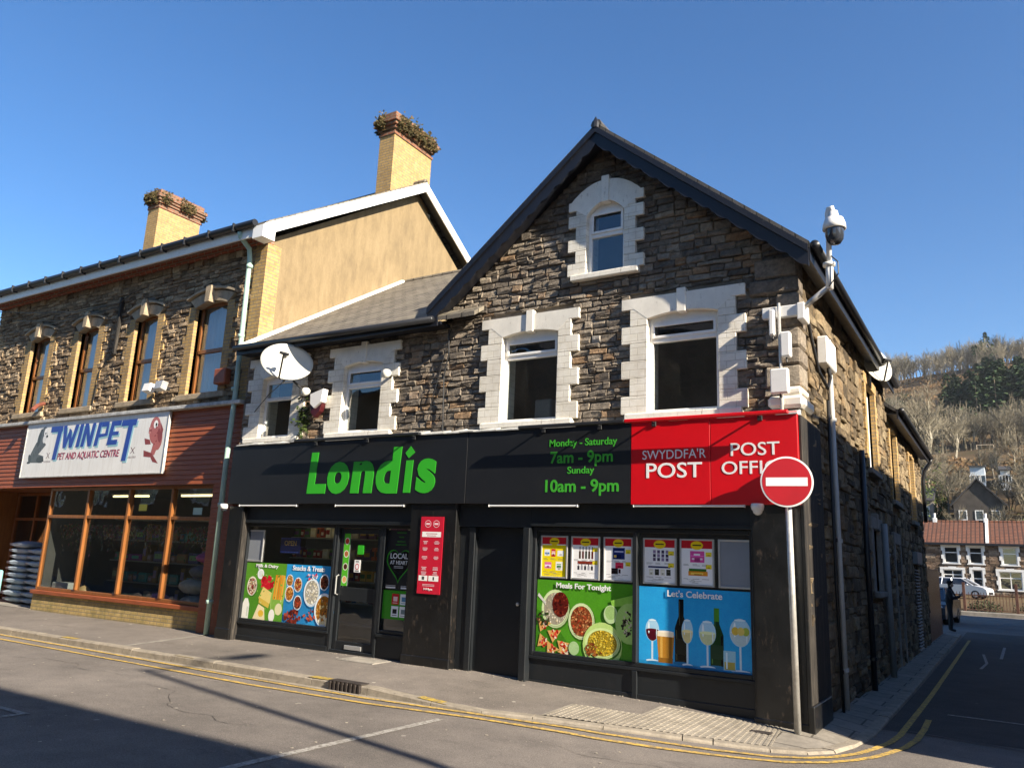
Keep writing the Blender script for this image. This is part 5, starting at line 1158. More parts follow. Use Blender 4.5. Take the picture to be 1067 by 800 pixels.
for i, (a, b) in enumerate(((-19.3, -17.9), (-17.7, -16.3), (-16.1, -14.8), (-14.6, -13.45))):
    mb = MB()
    for j in range(420):
        x = rg.uniform(a, b); z = 2.1-abs(rg.gauss(0, .22))-.05; y = 10.62+rg.gauss(0, .05); L = rg.uniform(.03, .09); d = Vector((rg.gauss(0, .4), rg.gauss(0, .4), -1)).normalized(); q = Vector((1, 0, 0))*L*.3; p = Vector((x, y, z))
        mb.col = rg.choice([(.22, .03, .04), (.05, .12, .03), (.10, .14, .05), (.25, .16, .08), (.18, .05, .10), (.3, .28, .22), (.03, .08, .06)]); mb.face([p-q, p+d*L*.5-q, p+d*L, p+q])
    mb.build('hanging_garland', M['print'], label='red and green hanging garland of toys in the %s pet shop window bay' % lab4[i], cat='garland', group='garlands in the pet shop window')
for x, z, c, lab in ((-15.75, 2.4, (.6, .55, .05), 'small yellow sticker in the third transom light of the pet shop'), (-13.9, 2.33, (.35, .5, .45), 'small pale sticker in the right transom light of the pet shop'), (-20.25, 2.45, (.6, .6, .5), 'small cream sticker above the pet shop door')):
    y = yw+.034 if x > -20 else 11.235
    mb = MB(); mb.box(x-.14, x+.14, y-.003, y, z-.07, z+.07); o = mb.build('window_sticker', plain('sticker_%d' % int(-x*10), c, .4, .05, 3, 0), label=lab, cat='sticker')
# ---- pet shop sign
sx0, sx1, sz0, sz1 = -20.55, -14.88, 3.10, 4.44; YS = 10.03
PS = empty('pet_shop_sign', ((sx0+sx1)/2, YS, sz0), 'long white stained sign lettered TWINPET pet and aquatic centre', 'shop sign')
mb = MB(); mb.bbox(sx0, sx1, YS, YS+.06, sz0, sz1, .004); mb.build('board', M['petsign'], PS)
mb = MB(); frame(mb, sx0-.015, sx1+.015, sz0-.015, sz1+.015, .025, YS-.012, YS+.05, .002); mb.build('edge_trim', M['lead'], PS)
blue = plain('sign_blue_letters', (.02, .06, .32), .4, .1, 3, 0); paleb = plain('sign_blue_shadow', (.28, .50, .56), .4, .1, 3, 0); dkr = plain('sign_maroon', (.22, .03, .06), .4, .1, 3, 0)
def L_(x): return sx0+(sx1-sx0)*x
for m_, dx, dz, yy in ((paleb, .05, -.045, YS-.001), (blue, 0, 0, YS-.004)):
    mb = MB()
    bk = [0]
    def bar(pts): bk[0] += 1; mb.prism_y([(L_(u)+dx, sz0+(sz1-sz0)*w+dz) for u, w in pts], yy-.0006-.00008*bk[0], yy)
    # T with a long leg, W I N P E, T with a long leg
    bar([(.195, .80), (.285, .80), (.285, .90), (.195, .90)]); bar([(.235, .30), (.262, .30), (.280, .80), (.250, .80)])
    bar([(.29, .90), (.315, .90), (.325, .58), (.305, .50)]); bar([(.305, .50), (.325, .50), (.355, .80), (.340, .84)]); bar([(.335, .84), (.355, .80), (.368, .50), (.350, .50)]); bar([(.350, .50), (.372, .50), (.405, .90), (.380, .90)])
    bar([(.400, .50), (.424, .50), (.440, .90), (.416, .90)])
    bar([(.435, .50), (.457, .50), (.474, .90), (.452, .90)]); bar([(.452, .90), (.474, .90), (.510, .50), (.488, .50)]); bar([(.488, .50), (.510, .50), (.527, .90), (.505, .90)])
    bar([(.530, .50), (.553, .50), (.570, .90), (.547, .90)]); bar([(.570, .90), (.570, .82), (.605, .82), (.620, .90)]); bar([(.605, .82), (.600, .70), (.618, .66), (.620, .90)]); bar([(.600, .70), (.618, .66), (.560, .64), (.562, .70)])
    bar([(.620, .50), (.643, .50), (.660, .90), (.637, .90)]); bar([(.660, .90), (.657, .82), (.700, .82), (.703, .90)]); bar([(.652, .72), (.650, .66), (.690, .66), (.692, .72)]); bar([(.643, .50), (.645, .58), (.690, .58), (.688, .50)])
    bar([(.705, .80), (.80, .80), (.805, .90), (.708, .90)]); bar([(.735, .22), (.762, .22), (.780, .80), (.752, .80)])
    mb.build('lettering', m_, PS)
text('PET AND AQUATIC CENTRE', L_(.495), sz0+.34*(sz1-sz0)-.09, .19, YS-.002, dkr, PS, w=(sx1-sx0)*.44, bold=.005, shear=.12, ex=.003)
for u in (.20, .80):
    P = Print(YS-.001)
    for k_ in (-1, 1): P.poly([(L_(u)-.07*k_-.012, sz0+.44), (L_(u)-.07*k_+.012, sz0+.44), (L_(u)+.07*k_+.012, sz0+.58), (L_(u)+.07*k_-.012, sz0+.58)], '#5a3038')
    for i in range(6): P.rect(L_(u)-.14+.05*i, L_(u)-.115+.05*i, sz0+.34, sz0+.385, '#8c8080')
    P.build('small_print', PS)
P = Print(YS-.001); g1, g2 = '#55585a', '#3c3e40'      # sitting dog
P.poly([(L_(.045), sz0+.36), (L_(.16), sz0+.34), (L_(.165), sz0+.50), (L_(.12), sz0+.55), (L_(.17), sz0+.78), (L_(.135), sz0+.90), (L_(.09), sz0+.85), (L_(.06), sz0+.6)], g1)
P.ell(L_(.135), sz0+.98, .17, .25, g1, -.3); P.ell(L_(.108), sz0+.93, .07, .2, g2, -.15); P.ell(L_(.152), sz0+1.08, .07, .11, '#e8e8e6'); P.ell(L_(.15), sz0+.92, .075, .1, '#d8d8d6'); P.ell(L_(.153), sz0+1.06, .025, .03, '#101010'); P.ell(L_(.168), sz0+.98, .04, .03, '#101010'); P.ell(L_(.14), sz0+.42, .16, .08, g2); P.ell(L_(.055), sz0+.45, .06, .12, g2, .4); [P.rect(L_(.07+.012*i), L_(.072+.012*i), sz0+.40+.04*i, sz0+.52+.05*i, '#2e3032') for i in range(6)]; P.ell(L_(.118), sz0+1.13, .05, .05, g2); P.ell(L_(.165), sz0+.385, .04, .02, '#2e3032'); P.ell(L_(.05), sz0+.36, .07, .03, g2); P.build('dog_picture', PS)
P = Print(YS-.001); f1, f2 = '#b06a68', '#8c4a4c'      # upright fish
P.ell(L_(.925), sz0+.92, .20, .30, f1, .15); P.ell(L_(.945), sz0+.78, .17, .30, f1, .2); P.poly([(L_(.93), sz0+.75), (L_(.965), sz0+.7), (L_(.94), sz0+.38), (L_(.915), sz0+.4)], f1)
P.poly([(L_(.93), sz0+.42), (L_(.87), sz0+.5), (L_(.875), sz0+.36), (L_(.915), sz0+.34)], f2); P.poly([(L_(.925), sz0+.42), (L_(.97), sz0+.2), (L_(.935), sz0+.24), (L_(.915), sz0+.36)], f2); P.poly([(L_(.90), sz0+.72), (L_(.865), sz0+.76), (L_(.875), sz0+.62), (L_(.91), sz0+.62)], f2)
P.ell(L_(.925), sz0+1.05, .075, .09, '#f4f4f0'); P.ell(L_(.928), sz0+1.04, .03, .04, '#101010'); P.ell(L_(.895), sz0+.92, .05, .05, f2); P.ell(L_(.955), sz0+.8, .06, .16, f2, .3); [P.ell(L_(.93+.011*(i % 3)), sz0+.62+.06*i, .03, .018, f2, .4) for i in range(8)]; [P.poly([(L_(.88)+.03*i, sz0+.44), (L_(.882)+.03*i, sz0+.44), (L_(.905)+.01*i, sz0+.38)], '#6c3438') for i in range(4)]; P.ell(L_(.893), sz0+.97, .045, .03, '#c98a84'); P.ell(L_(.893), sz0+.88, .04, .028, '#c98a84'); P.poly([(L_(.955), sz0+1.08), (L_(.975), sz0+.92), (L_(.97), sz0+.66), (L_(.962), sz0+.86)], f2); P.build('fish_picture', PS)
# ---- wall bits on the pet shop
def floodlight(x, z, m, lab):
    t = empty('security_light', (x, 10.05, z), lab, 'security light', 'security lights on the pet shop')
    mb = MB(); mb.hexa([(x-.12, 9.86, z+.0), (x+.12, 9.86, z), (x+.12, 10.0, z-.04), (x-.12, 10.0, z-.04)], [(x-.12, 9.9, z+.17), (x+.12, 9.9, z+.17), (x+.12, 10.04, z+.15), (x-.12, 10.04, z+.15)]); mb.build('housing', m, t)
    mb = MB(); mb.bbox(x-.04, x+.04, 10.04, 10.16, z+.0, z+.08, .01); mb.build('bracket', M['dark'], t)
floodlight(-15.62, 4.88, M['plastic'], 'white security floodlight below the third pet shop window'); floodlight(-15.2, 4.9, M['galv'], 'grey security floodlight below and right of the third pet shop window')
mb = MB(); mb.bbox(-13.55, -13.2, 10.0, 10.16, 4.88, 5.2, .02); mb.build('alarm_box', plain('rusty_red_box', (.25, .07, .03), .5, .2, 6, .1), label='rusty red alarm box by the sill of the right pet shop window', cat='alarm box')
mb = MB(); mb.path([(-20.2, 10.12, 4.95), (-20.05, 9.9, 4.85), (-19.95, 9.75, 4.7)], .05, 8); mb.build('spotlight', plain('rusty_spot', (.18, .06, .04), .5, .2, 6, .1), label='small rusty spotlight below the left pet shop windows', cat='spotlight')
wb = empty('cable_bracket', (-17.45, 10.1, 5.9), 'weathered vertical board with cable ends fixed between the middle pet shop windows', 'cable bracket')
mb = MB(); mb.bbox(-17.53, -17.45, 10.1, 10.18, 5.95, 7.35, .008); mb.build('board', M['weathered'], wb)
mb = MB()
for p in ([(-17.5, 10.08, 7.2), (-19.2, 9.98, 7.18), (-21.5, 9.95, 7.45), (-23.2, 9.9, 7.7)], [(-17.5, 10.08, 7.1), (-19.6, 10.0, 7.0), (-22.0, 9.98, 7.3)], [(-17.5, 10.08, 7.2), (-16.9, 10.02, 7.35), (-16.5, 10.05, 7.4)], [(-17.5, 10.1, 6.0), (-18.0, 10.15, 5.6), (-18.1, 10.15, 4.6)]): mb.path(p, .011, 5)
mb.build('cable', M['cable'], wb)

# ================================================================== SIDE ALLEY
def side_window(h, key, parent, kind='upper'):
    y0, y1, z0, z1 = h; w = sub('window', (XC, (y0+y1)/2, z0), parent); m_ = M['ybrick'] if kind == 'upper' else M['concrete']
    for a, b in ((y0-.2, y0), (y1, y1+.2)):
        mb = MB(); mb.box(XC-.3, XC+.035, a, b, z0, z1)
        for i in range(7):
            if i % 2: mb.box(XC-.2, XC+.036, *((a-.1, a-.001) if a < y0 else (b+.001, b+.1)), z0+.23*i, min(z0+.23*i+.22, z1))
        mb.build('brick_jamb', m_, w)
    mb = MB(); mb.bbox(XC-.3, XC+.04, y0-.25, y1+.25, z1, z1+.22, .01); mb.bbox(XC-.2, XC+.06, (y0+y1)/2-.09, (y0+y1)/2+.09, z1+.01, z1+.3, .01); mb.build('lintel', m_, w)
    mb = MB(); mb.bbox(XC-.3, XC+.09, y0-.1, y1+.1, z0-.1, z0-.002, .01); mb.build('sill', M['concrete'], w)
    mb = MB(); x = XC-.16; wf = .07
    for a, b, c, e in ((y0, y0+wf, z0, z1), (y1-wf, y1, z0, z1), (y0+wf, y1-wf, z0, z0+wf), (y0+wf, y1-wf, z1-wf, z1), (y0+wf, y1-wf, (z0+z1)/2-.03, (z0+z1)/2+.03)): mb.bbox(x, x+.07, a, b, c, e, .006)
    f_ = mb.build('window_frame', M['upvc'], w)
    mb = MB(); mb.face([(x+.03, y0+.05, z0+.05), (x+.03, y1-.05, z0+.05), (x+.03, y1-.05, z1-.05), (x+.03, y0+.05, z1-.05)]); mb.build('pane', M['glass'], f_)
side_window(SW['upper'], 'u', B); side_window(SW['low'], 'l', B, 'low')
EX = empty('rear_extension', (-4, 24, 0), 'lower stone rear wing in the side street with yellow brick window jambs and black eaves', 'building')
mk_side(18.61, 26.2, 5.2, 23).build('side_wall', M['stone_side'], EX)
side_window(SW['upper2'], 'u2', EX); side_window(SW['upper3'], 'u3', EX)
mb = MB(); mb.prism_y([(-1.80, 5.08), (-5.0, 7.5), (-8.2, 5.08), (-8.2, 5.16), (-5.0, 7.6), (-1.80, 5.16)], 18.5, 26.3); mb.build('roof', M['slate_y'], EX)
mb = MB(); mb.box(XC+.04, -1.81, 18.5, 26.25, 5.05, 5.075); mb.box(-1.81, -1.78, 18.48, 26.31, 4.94, 5.16); mb.build('soffit', M['darkwood'], EX)
mb = MB(); mb.path([(-1.72, 18.5, 5.13), (-1.72, 26.4, 5.10)], .06, 10); mb.build('gutter', M['guttr'], EX, True)
mb = MB(); mb.path([(-1.72, 26.2, 5.08), (-1.76, 26.2, 4.95), (-1.93, 26.2, 4.7), (-1.98, 26.2, 4.4), (-1.98, 26.2, 3.2)], .05, 8); mb.build('downpipe', M['guttr'], EX, True)
mb = MB(); mb.box(-8.1, XC-.06, 26.1, 26.2, -.5, 5.05); mb.build('end_wall', M['mortar'], EX)
dr = sub('door', (XC, 19.2, -.2), EX)
mb = MB()
for a, b in ((18.62, 18.75), (19.65, 19.8)): mb.bbox(XC-.2, XC+.03, a, b, -.3, 2.3, .006)
mb.bbox(XC-.2, XC+.03, 18.62, 19.8, 2.301, 2.55, .01); mb.build('door_frame', M['concrete'], dr)
mb = MB(); mb.bbox(XC-.13, XC-.08, 18.75, 19.65, -.28, 2.3, .004); mb.build('door_leaf', M['plastic'], dr)
mb = MB(); mb.tube((XC-.08, 19.55, .9), (XC-.03, 19.55, .9), .025, n=10); mb.build('handle', M['alu'], dr)
mb = MB(); mb.bbox(XC, XC+.12, 22.4, 23.6, 1.95, 2.25, .01)
for i in range(26): mb.hexa([(XC+.0, 22.5, -.2+.08*i), (XC+.045, 22.5, -.22+.08*i), (XC+.045, 23.5, -.22+.08*i), (XC+.0, 23.5, -.2+.08*i)], [(XC+.0, 22.5, -.18+.08*i), (XC+.045, 22.5, -.2+.08*i), (XC+.045, 23.5, -.2+.08*i), (XC+.0, 23.5, -.18+.08*i)])
mb.build('louvred_door', M['pipegrey'], EX)
mb = MB(); mb.bbox(-2.2, -2.05, 26.25, 26.4, -.3, 1.95, .006)
for i in range(32): mb.bbox(-2.12, -2.06, 26.42+.14*i, 26.55+.14*i, -.3, 1.85+.02*(i % 3), .006)
mb.build('board_fence', M['brownwood'], label='tall dark boarded fence at the far end of the side wall', cat='fence')
# drain pipes on the alley wall (parts of the building)
def pipe(pts, r, m, par):
    mb = MB(); mb.path(pts, r, 10)
    o = mb.build('drainpipe', m, par, True)
    mb = MB()
    zs = [p[2] for p in pts]; z = min(zs)+.5
    while z < max(zs)-.2: mb.tube((pts[-1][0], pts[-1][1], z), (pts[-1][0], pts[-1][1], z+.05), r*1.3, n=10); z += 1.7
    mb.build('pipe_clip', m, o)
pipe([(XC+.07, 11.72, 4.95), (XC+.07, 11.78, 2), (XC+.07, 11.82, -.14)], .035, M['pipewhite'], B)
pipe([(XC+.07, 11.45, 4.0), (XC+.06, 11.5, 1.5), (XC+.07, 11.55, -.14)], .02, M['cable'], B)
pipe([(XC+.07, 14.35, 3.7), (XC+.07, 14.4, -.2)], .045, M['guttr'], B)
pipe([(XC+.09, 16.55, 2.6), (XC+.09, 16.7, -.2)], .055, M['pipegrey'], B)
# utility boxes and poles at the corner
def ubox(x0, x1, y0, y1, z0, z1, lab):
    t = empty('junction_box', ((x0+x1)/2, (y0+y1)/2, z0), lab, 'junction box', 'pale boxes on the building corner')
    mb = MB(); mb.bbox(x0, x1, y0, y1, z0, z1, .015); mb.build('case', M['plastic'], t)
    mb = MB(); mb.bbox(x0+.012, x1-.012, y0-.010, y0-.001, z0+.015, z1-.015, .004); mb.build('lid', M['plastic'], t)
    mb = MB(); mb.path([((x0+x1)/2, (y0+y1)/2, z0), ((x0+x1)/2, (y0+y1)/2, z0-.06)], .012, 6); mb.build('cable_gland', M['cable'], t)
ubox(-2.36, -2.29, 9.80, 9.9, 4.55, 4.90, 'narrow pale antenna box, topmost on the building corner')
ubox(-2.22, -2.10, 9.78, 9.88, 4.25, 4.58, 'pale box in the middle of the corner pole')
ubox(-2.35, -2.13, 9.74, 9.82, 3.78, 4.10, 'pale square box lowest on the corner pole above the red fascia')
ubox(XC+.02, XC+.16, 11.1, 11.75, 4.45, 4.85, 'pale wide box on the side wall above the white pipe')
mb = MB(); mb.tube((-2.24, 9.85, 3.55), (-2.24, 9.85, 4.98), .02, n=8); mb.build('aerial_pole', M['galv'], label='thin grey pole carrying pale boxes at the building corner', cat='pole')
mb = MB(); mb.path([(XC+.10, 11.4, 4.5), (XC+.14, 11.35, 4.3), (XC+.14, 11.1, 4.1), (XC+.10, 10.75, 4.25), (XC+.06, 10.5, 4.7), (XC+.05, 10.3, 5.0)], .022, 8); mb.build('cable_loop', M['cable'], label='black looped cable below the wide pale box on the side wall', cat='cable')
cc = empty('cctv_camera', (-2.05, 9.85, 4.85), 'large white and smoked dome street camera on a bent pole above the corner', 'camera')
mb = MB(); mb.bbox(-2.46, -1.98, 9.88, 9.96, 4.80, 4.95, .01); mb.bbox(-2.02, -1.93, 9.85, 10.15, 4.74, 4.96, .01); mb.build('wall_bracket', M['plastic'], cc)
mb = MB(); mb.tube((-2.0, 9.90, 4.86), (-1.62, 9.86, 5.12), .035, n=12); mb.build('arm', M['galv'], cc, True)
mb = MB(); mb.tube((-1.62, 9.86, 5.08), (-1.61, 9.86, 5.42), .045, n=14); mb.tube((-1.615, 9.86, 5.38), (-1.615, 9.86, 5.42), .075, n=14); mb.path([(-1.61, 9.86, 5.42), (-1.60, 9.86, 5.95), (-1.605, 9.86, 6.08), (-1.585, 9.85, 6.15), (-1.55, 9.84, 6.15), (-1.535, 9.84, 6.06)], .032, 12); mb.build('pole', M['plastic'], cc, True)
mb = MB(); mb.lathe([(0, .24), (.05, .24), (.06, .17), (.11, .14), (.135, .06), (.14, 0), (.125, -.005), (0, -.005)], Matrix.Translation((-1.525, 9.82, 5.84)), 24); mb.build('sunshield', M['plastic'], cc, True)
mb = MB(); mb.lathe([(.112, -.006), (.112, -.08), (.10, -.14), (.065, -.19), (0, -.205)], Matrix.Translation((-1.525, 9.82, 5.84)), 24); mb.build('dome', M['smoked'], cc, True)
mb = MB(); mb.path([(-1.62, 9.82, 5.1), (-1.5, 9.8, 5.25), (-1.5, 9.8, 5.4), (-1.58, 9.83, 5.5)], .008, 6); mb.build('cable', M['cable'], cc)
def dish(name, c, a, b, normal, lab, arm=True, rolld=0):
    t = empty(name, c, lab, 'satellite dish', 'satellite dishes'); n = Vector(normal).normalized(); u = Vector((0, 0, 1)).cross(n).normalized(); v = n.cross(u); Mr = Matrix.Rotation(rolld, 4, n); u, v = Mr @ u, Mr @ v; c = Vector(c)
    mb = MB(); N = 36; K = 7; dd = .16*a
    def P(r, k, off=0): th = 2*math.pi*k/N; return c+u*a*r*math.cos(th)+v*b*r*math.sin(th)+n*(dd*(r*r-1)-off)
    vs = [P(0, 0)]+[P((i+1)/K, k) for i in range(K) for k in range(N)]; m_ = len(vs); vs += [P(0, 0, .012)]+[P((i+1)/K, k, .012) for i in range(K) for k in range(N)]
    fs = []
    for o_ in (0, m_):
        fs += [(o_, o_+1+k, o_+1+(k+1) % N) for k in range(N)]
        for i in range(K-1): fs += [(o_+1+i*N+k, o_+1+(i+1)*N+k, o_+1+(i+1)*N+(k+1) % N, o_+1+i*N+(k+1) % N) for k in range(N)]
    e = 1+(K-1)*N; fs += [(e+k, m_+e+k, m_+e+(k+1) % N, e+(k+1) % N) for k in range(N)]
    mb.faces(vs, fs); mb.build('reflector', M['dish'], t, True)
    mb = MB(); low = c-v*b*.95; tip = c+n*a*.75-v*b*.1; mb.path([low-n*.05, c-v*b*1.02+n*.04, tip-v*.04], .018, 8); mb.build('feed_arm', M['dark'], t)
    mb = MB(); mb.tube(tip, tip-n*.12, .035, n=10); mb.tube(tip-u*.08-v*.0, tip+u*.08, .028, n=10); mb.build('receiver', M['dark'], t)
    mb = MB(); mb.path([c-n*(dd+.01), c-n*(dd+.18)-v*.05, c-n*(dd+.26)-v*.28], .025, 8); mb.build('mount', M['galv'], t)
    return t
dish('satellite_dish', (-10.90, 9.55, 4.99), .48, .36, (.62, -.72, .25), 'large grey white oval satellite dish above the left window', rolld=R(-14))
dish('satellite_dish', (-1.83, 15.9, 5.55), .33, .36, (.75, -.6, .28), 'small grey satellite dish under the side eaves')
mb = MB(); mb.path([(-10.85, 9.7, 4.66), (-10.8, 9.85, 4.55), (-10.75, 9.96, 4.5)], .02, 8); mb.path([(-11.0, 9.65, 4.68), (-11.7, 9.9, 4.5), (-12.1, 9.94, 4.2)], .008, 6); mb.build('dish_stay', M['dark'], label='thin dark stay and cable below the large satellite dish', cat='bracket')
for x, z, lab in ((-10.62, 4.45, 'white round floodlight between the two left windows'), (-8.72, 4.62, 'white angled floodlight on the right jamb of the second window')):
    t = empty('floodlight', (x, 9.85, z), lab, 'floodlight', 'floodlights by the left windows')
    Mx = Matrix.Translation((x, 9.82, z)) @ Matrix.Rotation(R(35), 4, 'Y') @ Matrix.Rotation(R(60), 4, 'X')
    mb = MB(); mb.lathe([(0, .09), (.04, .09), (.085, .03), (.09, 0), (0, 0)], Mx, 16); mb.build('housing', M['dish'], t, True)
    mb = MB(); mb.tube((x, 9.84, z), (x-.02, 9.97, z-.02), .03, n=8); mb.build('bracket', M['dark'], t)
mb = MB(); mb.prism_y([(-10.48, 4.40), (-10.17, 4.48), (-10.20, 4.25), (-10.36, 4.14), (-10.46, 4.22)], 9.80, 9.93); t = mb.build('alarm_box', M['plastic'], label='white shield shaped alarm box beside the second upper window', cat='alarm box')
mb = MB(); mb.prism_y([(-10.47, 4.20), (-10.34, 4.12), (-10.19, 4.23), (-10.24, 4.08), (-10.36, 3.98), (-10.44, 4.06)], 9.82, 9.92); t = mb.build('alarm_light', plain('dull_red', (.06, .008, .010), .4, .1, 3, 0), label='dark red lamp housing under the white alarm box', cat='alarm light')
mb = MB(); mb.path([(-7.55, 9.94, 5.3), (-7.52, 9.94, 4.9), (-7.6, 9.95, 4.5), (-7.55, 9.94, 3.6)], .012, 6); mb.path([(-7.5, 9.94, 5.3), (-7.9, 9.94, 3.75)], .007, 5); mb.build('wall_cable', M['cable'], label='black cable running down the stone wall left of the middle window', cat='cable')
mb = MB(); rg = random.Random(2)
for i in range(160):
    p = Vector((-10.72+rg.gauss(0, .08), 9.9+rg.gauss(0, .04), 4.0+rg.gauss(0, .16))); d = Vector((rg.gauss(0, 1), rg.gauss(0, 1), rg.gauss(0, 1))).normalized()*rg.uniform(.03, .07); q = d.orthogonal()*.35; mb.tone = rg.random(); mb.face([p-q*.4, p+d*.5-q, p+d, p+d*.5+q])
mb.build('wall_plant', stone_mat('wall_plant_leaf', [(0, (.03, .06, .015)), (1, (.09, .13, .03))], 20), label='small green plant rooted in the wall beside the left window', cat='plant')
# no entry sign
ne = empty('no_entry_sign', (-2.16, 9.68, -.09), 'round red no entry sign with white bar on a galvanised pole at the corner', 'road sign')
mb = MB(); mb.tube((-2.155, 9.70, -.15), (-2.175, 9.70, 2.95), .038, n=16); mb.build('pole', M['galv'], ne, True)
Mx = Matrix.Translation((-2.17, 9.645, 2.68)) @ Matrix.Rotation(R(90), 4, 'X') 
Mx = Matrix.Translation((-2.17, 9.645, 2.68)) @ Matrix.Rotation(R(8), 4, 'Z') @ Matrix.Rotation(R(90), 4, 'X')
def flatdisc(r0, r1, z, n=48):
    mb = MB(); mb.lathe([(r0, z), (r1, z)], Mx, n); return mb
mb = MB(); mb.lathe([(0, 0), (.292, 0), (.30, .004), (.30, .012), (.292, .014), (.284, .014)], Mx, 56); mb.lathe([(.284, .014), (.284, .0145), (.0, .0145)], Mx, 56); mb.build('disc', M['white'], ne)
signred = plain('no_entry_red', (.42, .010, .016), .3, .08, 3, 0); mb = MB(); mb.lathe([(0, .017), (.279, .017), (.279, .0152)], Mx, 56); mb.build('red_face', signred, ne)
mb = MB(); V = [Mx @ Vector(p) for p in ((-.235, -.05, .0185), (.235, -.05, .0185), (.235, .05, .0185), (-.235, .05, .0185))]; mb.hexa([Mx @ Vector((x, y, .0172)) for x, y in ((-.235, -.05), (.235, -.05), (.235, .05), (-.235, .05))], V); mb.build('white_bar', M['white'], ne)
mb = MB()
for z in (2.5, 2.86): mb.bbox(-2.225, -2.12, 9.645, 9.75, z-.02, z+.02, .004)
mb.build('clamp', M['galv'], ne)
# ================================================================== PERSON AND CARS
def skin_fig(name, pts, edges, rad, mat, parent, sub_=2, root=0):
    me = bpy.data.meshes.new(name); org = WL[parent.name]
    me.from_pydata([tuple(Vector(p)) for p in pts], edges, []); o = bpy.data.objects.new(name, me); C.objects.link(o)
    m = o.modifiers.new('s', 'SKIN'); m.use_smooth_shade = True
    for i, r in enumerate(rad):
        v = me.skin_vertices[0].data[i]; v.radius = r if isinstance(r, tuple) else (r, r); v.use_root = (i == root)
    q = o.modifiers.new('u', 'SUBSURF'); q.levels = sub_; q.render_levels = sub_
    bpy.context.view_layer.update(); me2 = bpy.data.meshes.new_from_object(o.evaluated_get(bpy.context.evaluated_depsgraph_get()))
    bpy.data.objects.remove(o); me2.materials.clear(); me2.materials.append(mat)
    o = bpy.data.objects.new(name, me2); C.objects.link(o); o.parent = parent; WL[o.name] = org; return o
gz = -.24
pe = empty('person', (-1.96, 33.6, gz), 'person in dark clothes and cap standing in the side street holding up a phone', 'person')
pts = [(0, 0, .95), (0, 0, 1.15), (.02, 0, 1.38), (.03, 0, 1.48), (.045, 0, 1.56), (.055, 0, 1.66), (.05, 0, 1.74),
       (.0, -.10, .88), (.02, -.11, .50), (.0, -.11, .10), (.0, -.11, .06), (.16, -.12, .04),
       (-.02, .10, .88), (-.02, .11, .50), (-.05, .11, .10), (-.05, .11, .06), (.11, .12, .04),
       (.02, -.19, 1.40), (.06, -.24, 1.14), (.28, -.15, 1.22), (.36, -.12, 1.27), (.02, .19, 1.40), (.04, .24, 1.14), (.27, .13, 1.20), (.35, .10, 1.26)]
ed = [(0, 1), (1, 2), (2, 3), (3, 4), (4, 5), (5, 6), (0, 7), (7, 8), (8, 9), (9, 10), (10, 11), (0, 12), (12, 13), (13, 14), (14, 15), (15, 16), (2, 17), (17, 18), (18, 19), (19, 20), (2, 21), (21, 22), (22, 23), (23, 24)]
rad = [.15, .155, .16, .07, .06, .092, .085, .10, .075, .055, .05, .045, .10, .075, .055, .05, .045, .075, .06, .05, .04, .075, .06, .05, .04]
skin_fig('body', pts, ed, rad, M['darkcloth'], pe)
mb = MB(); px, py, pz_ = -1.96, 33.6, gz
mb.blob((px+.075, py, pz_+1.63), (.085, .075, .10), 2, 2, .0); mb.blob((px+.165, py, pz_+1.62), (.018, .018, .025), 3, 1, 0); mb.build('face', M['skin'], pe, True)
mb = MB(); mb.blob((px+.05, py, pz_+1.74), (.115, .10, .075), 4, 2, .0); mb.bbox(px+.08, px+.24, py-.075, py+.075, pz_+1.70, pz_+1.715, .006); mb.build('cap', M['darkcloth'], pe, True)
for sy in (-1, 1):
    mb = MB(); hx, hy, hz = px+.37, py+sy*.1, pz_+1.28; mb.blob((hx, hy, hz), (.045, .03, .05), 5, 2, .02)
    for k_ in range(4): mb.path([(hx+.02, hy, hz+.03-.02*k_), (hx+.06, hy-sy*.01, hz+.04-.02*k_), (hx+.07, hy-sy*.035, hz+.04-.02*k_)], .009, 6)
    mb.path([(hx, hy, hz+.03), (hx+.03, hy-sy*.02, hz+.07), (hx+.05, hy-sy*.04, hz+.085)], .010, 6); mb.build('hand', M['skin'], pe, True)
mb = MB(); mb.bbox(px+.415, px+.43, py-.05, py+.05, pz_+1.25, pz_+1.42, .004); mb.build('phone', M['dark'], label='dark phone held up by the person in the side street', cat='phone')
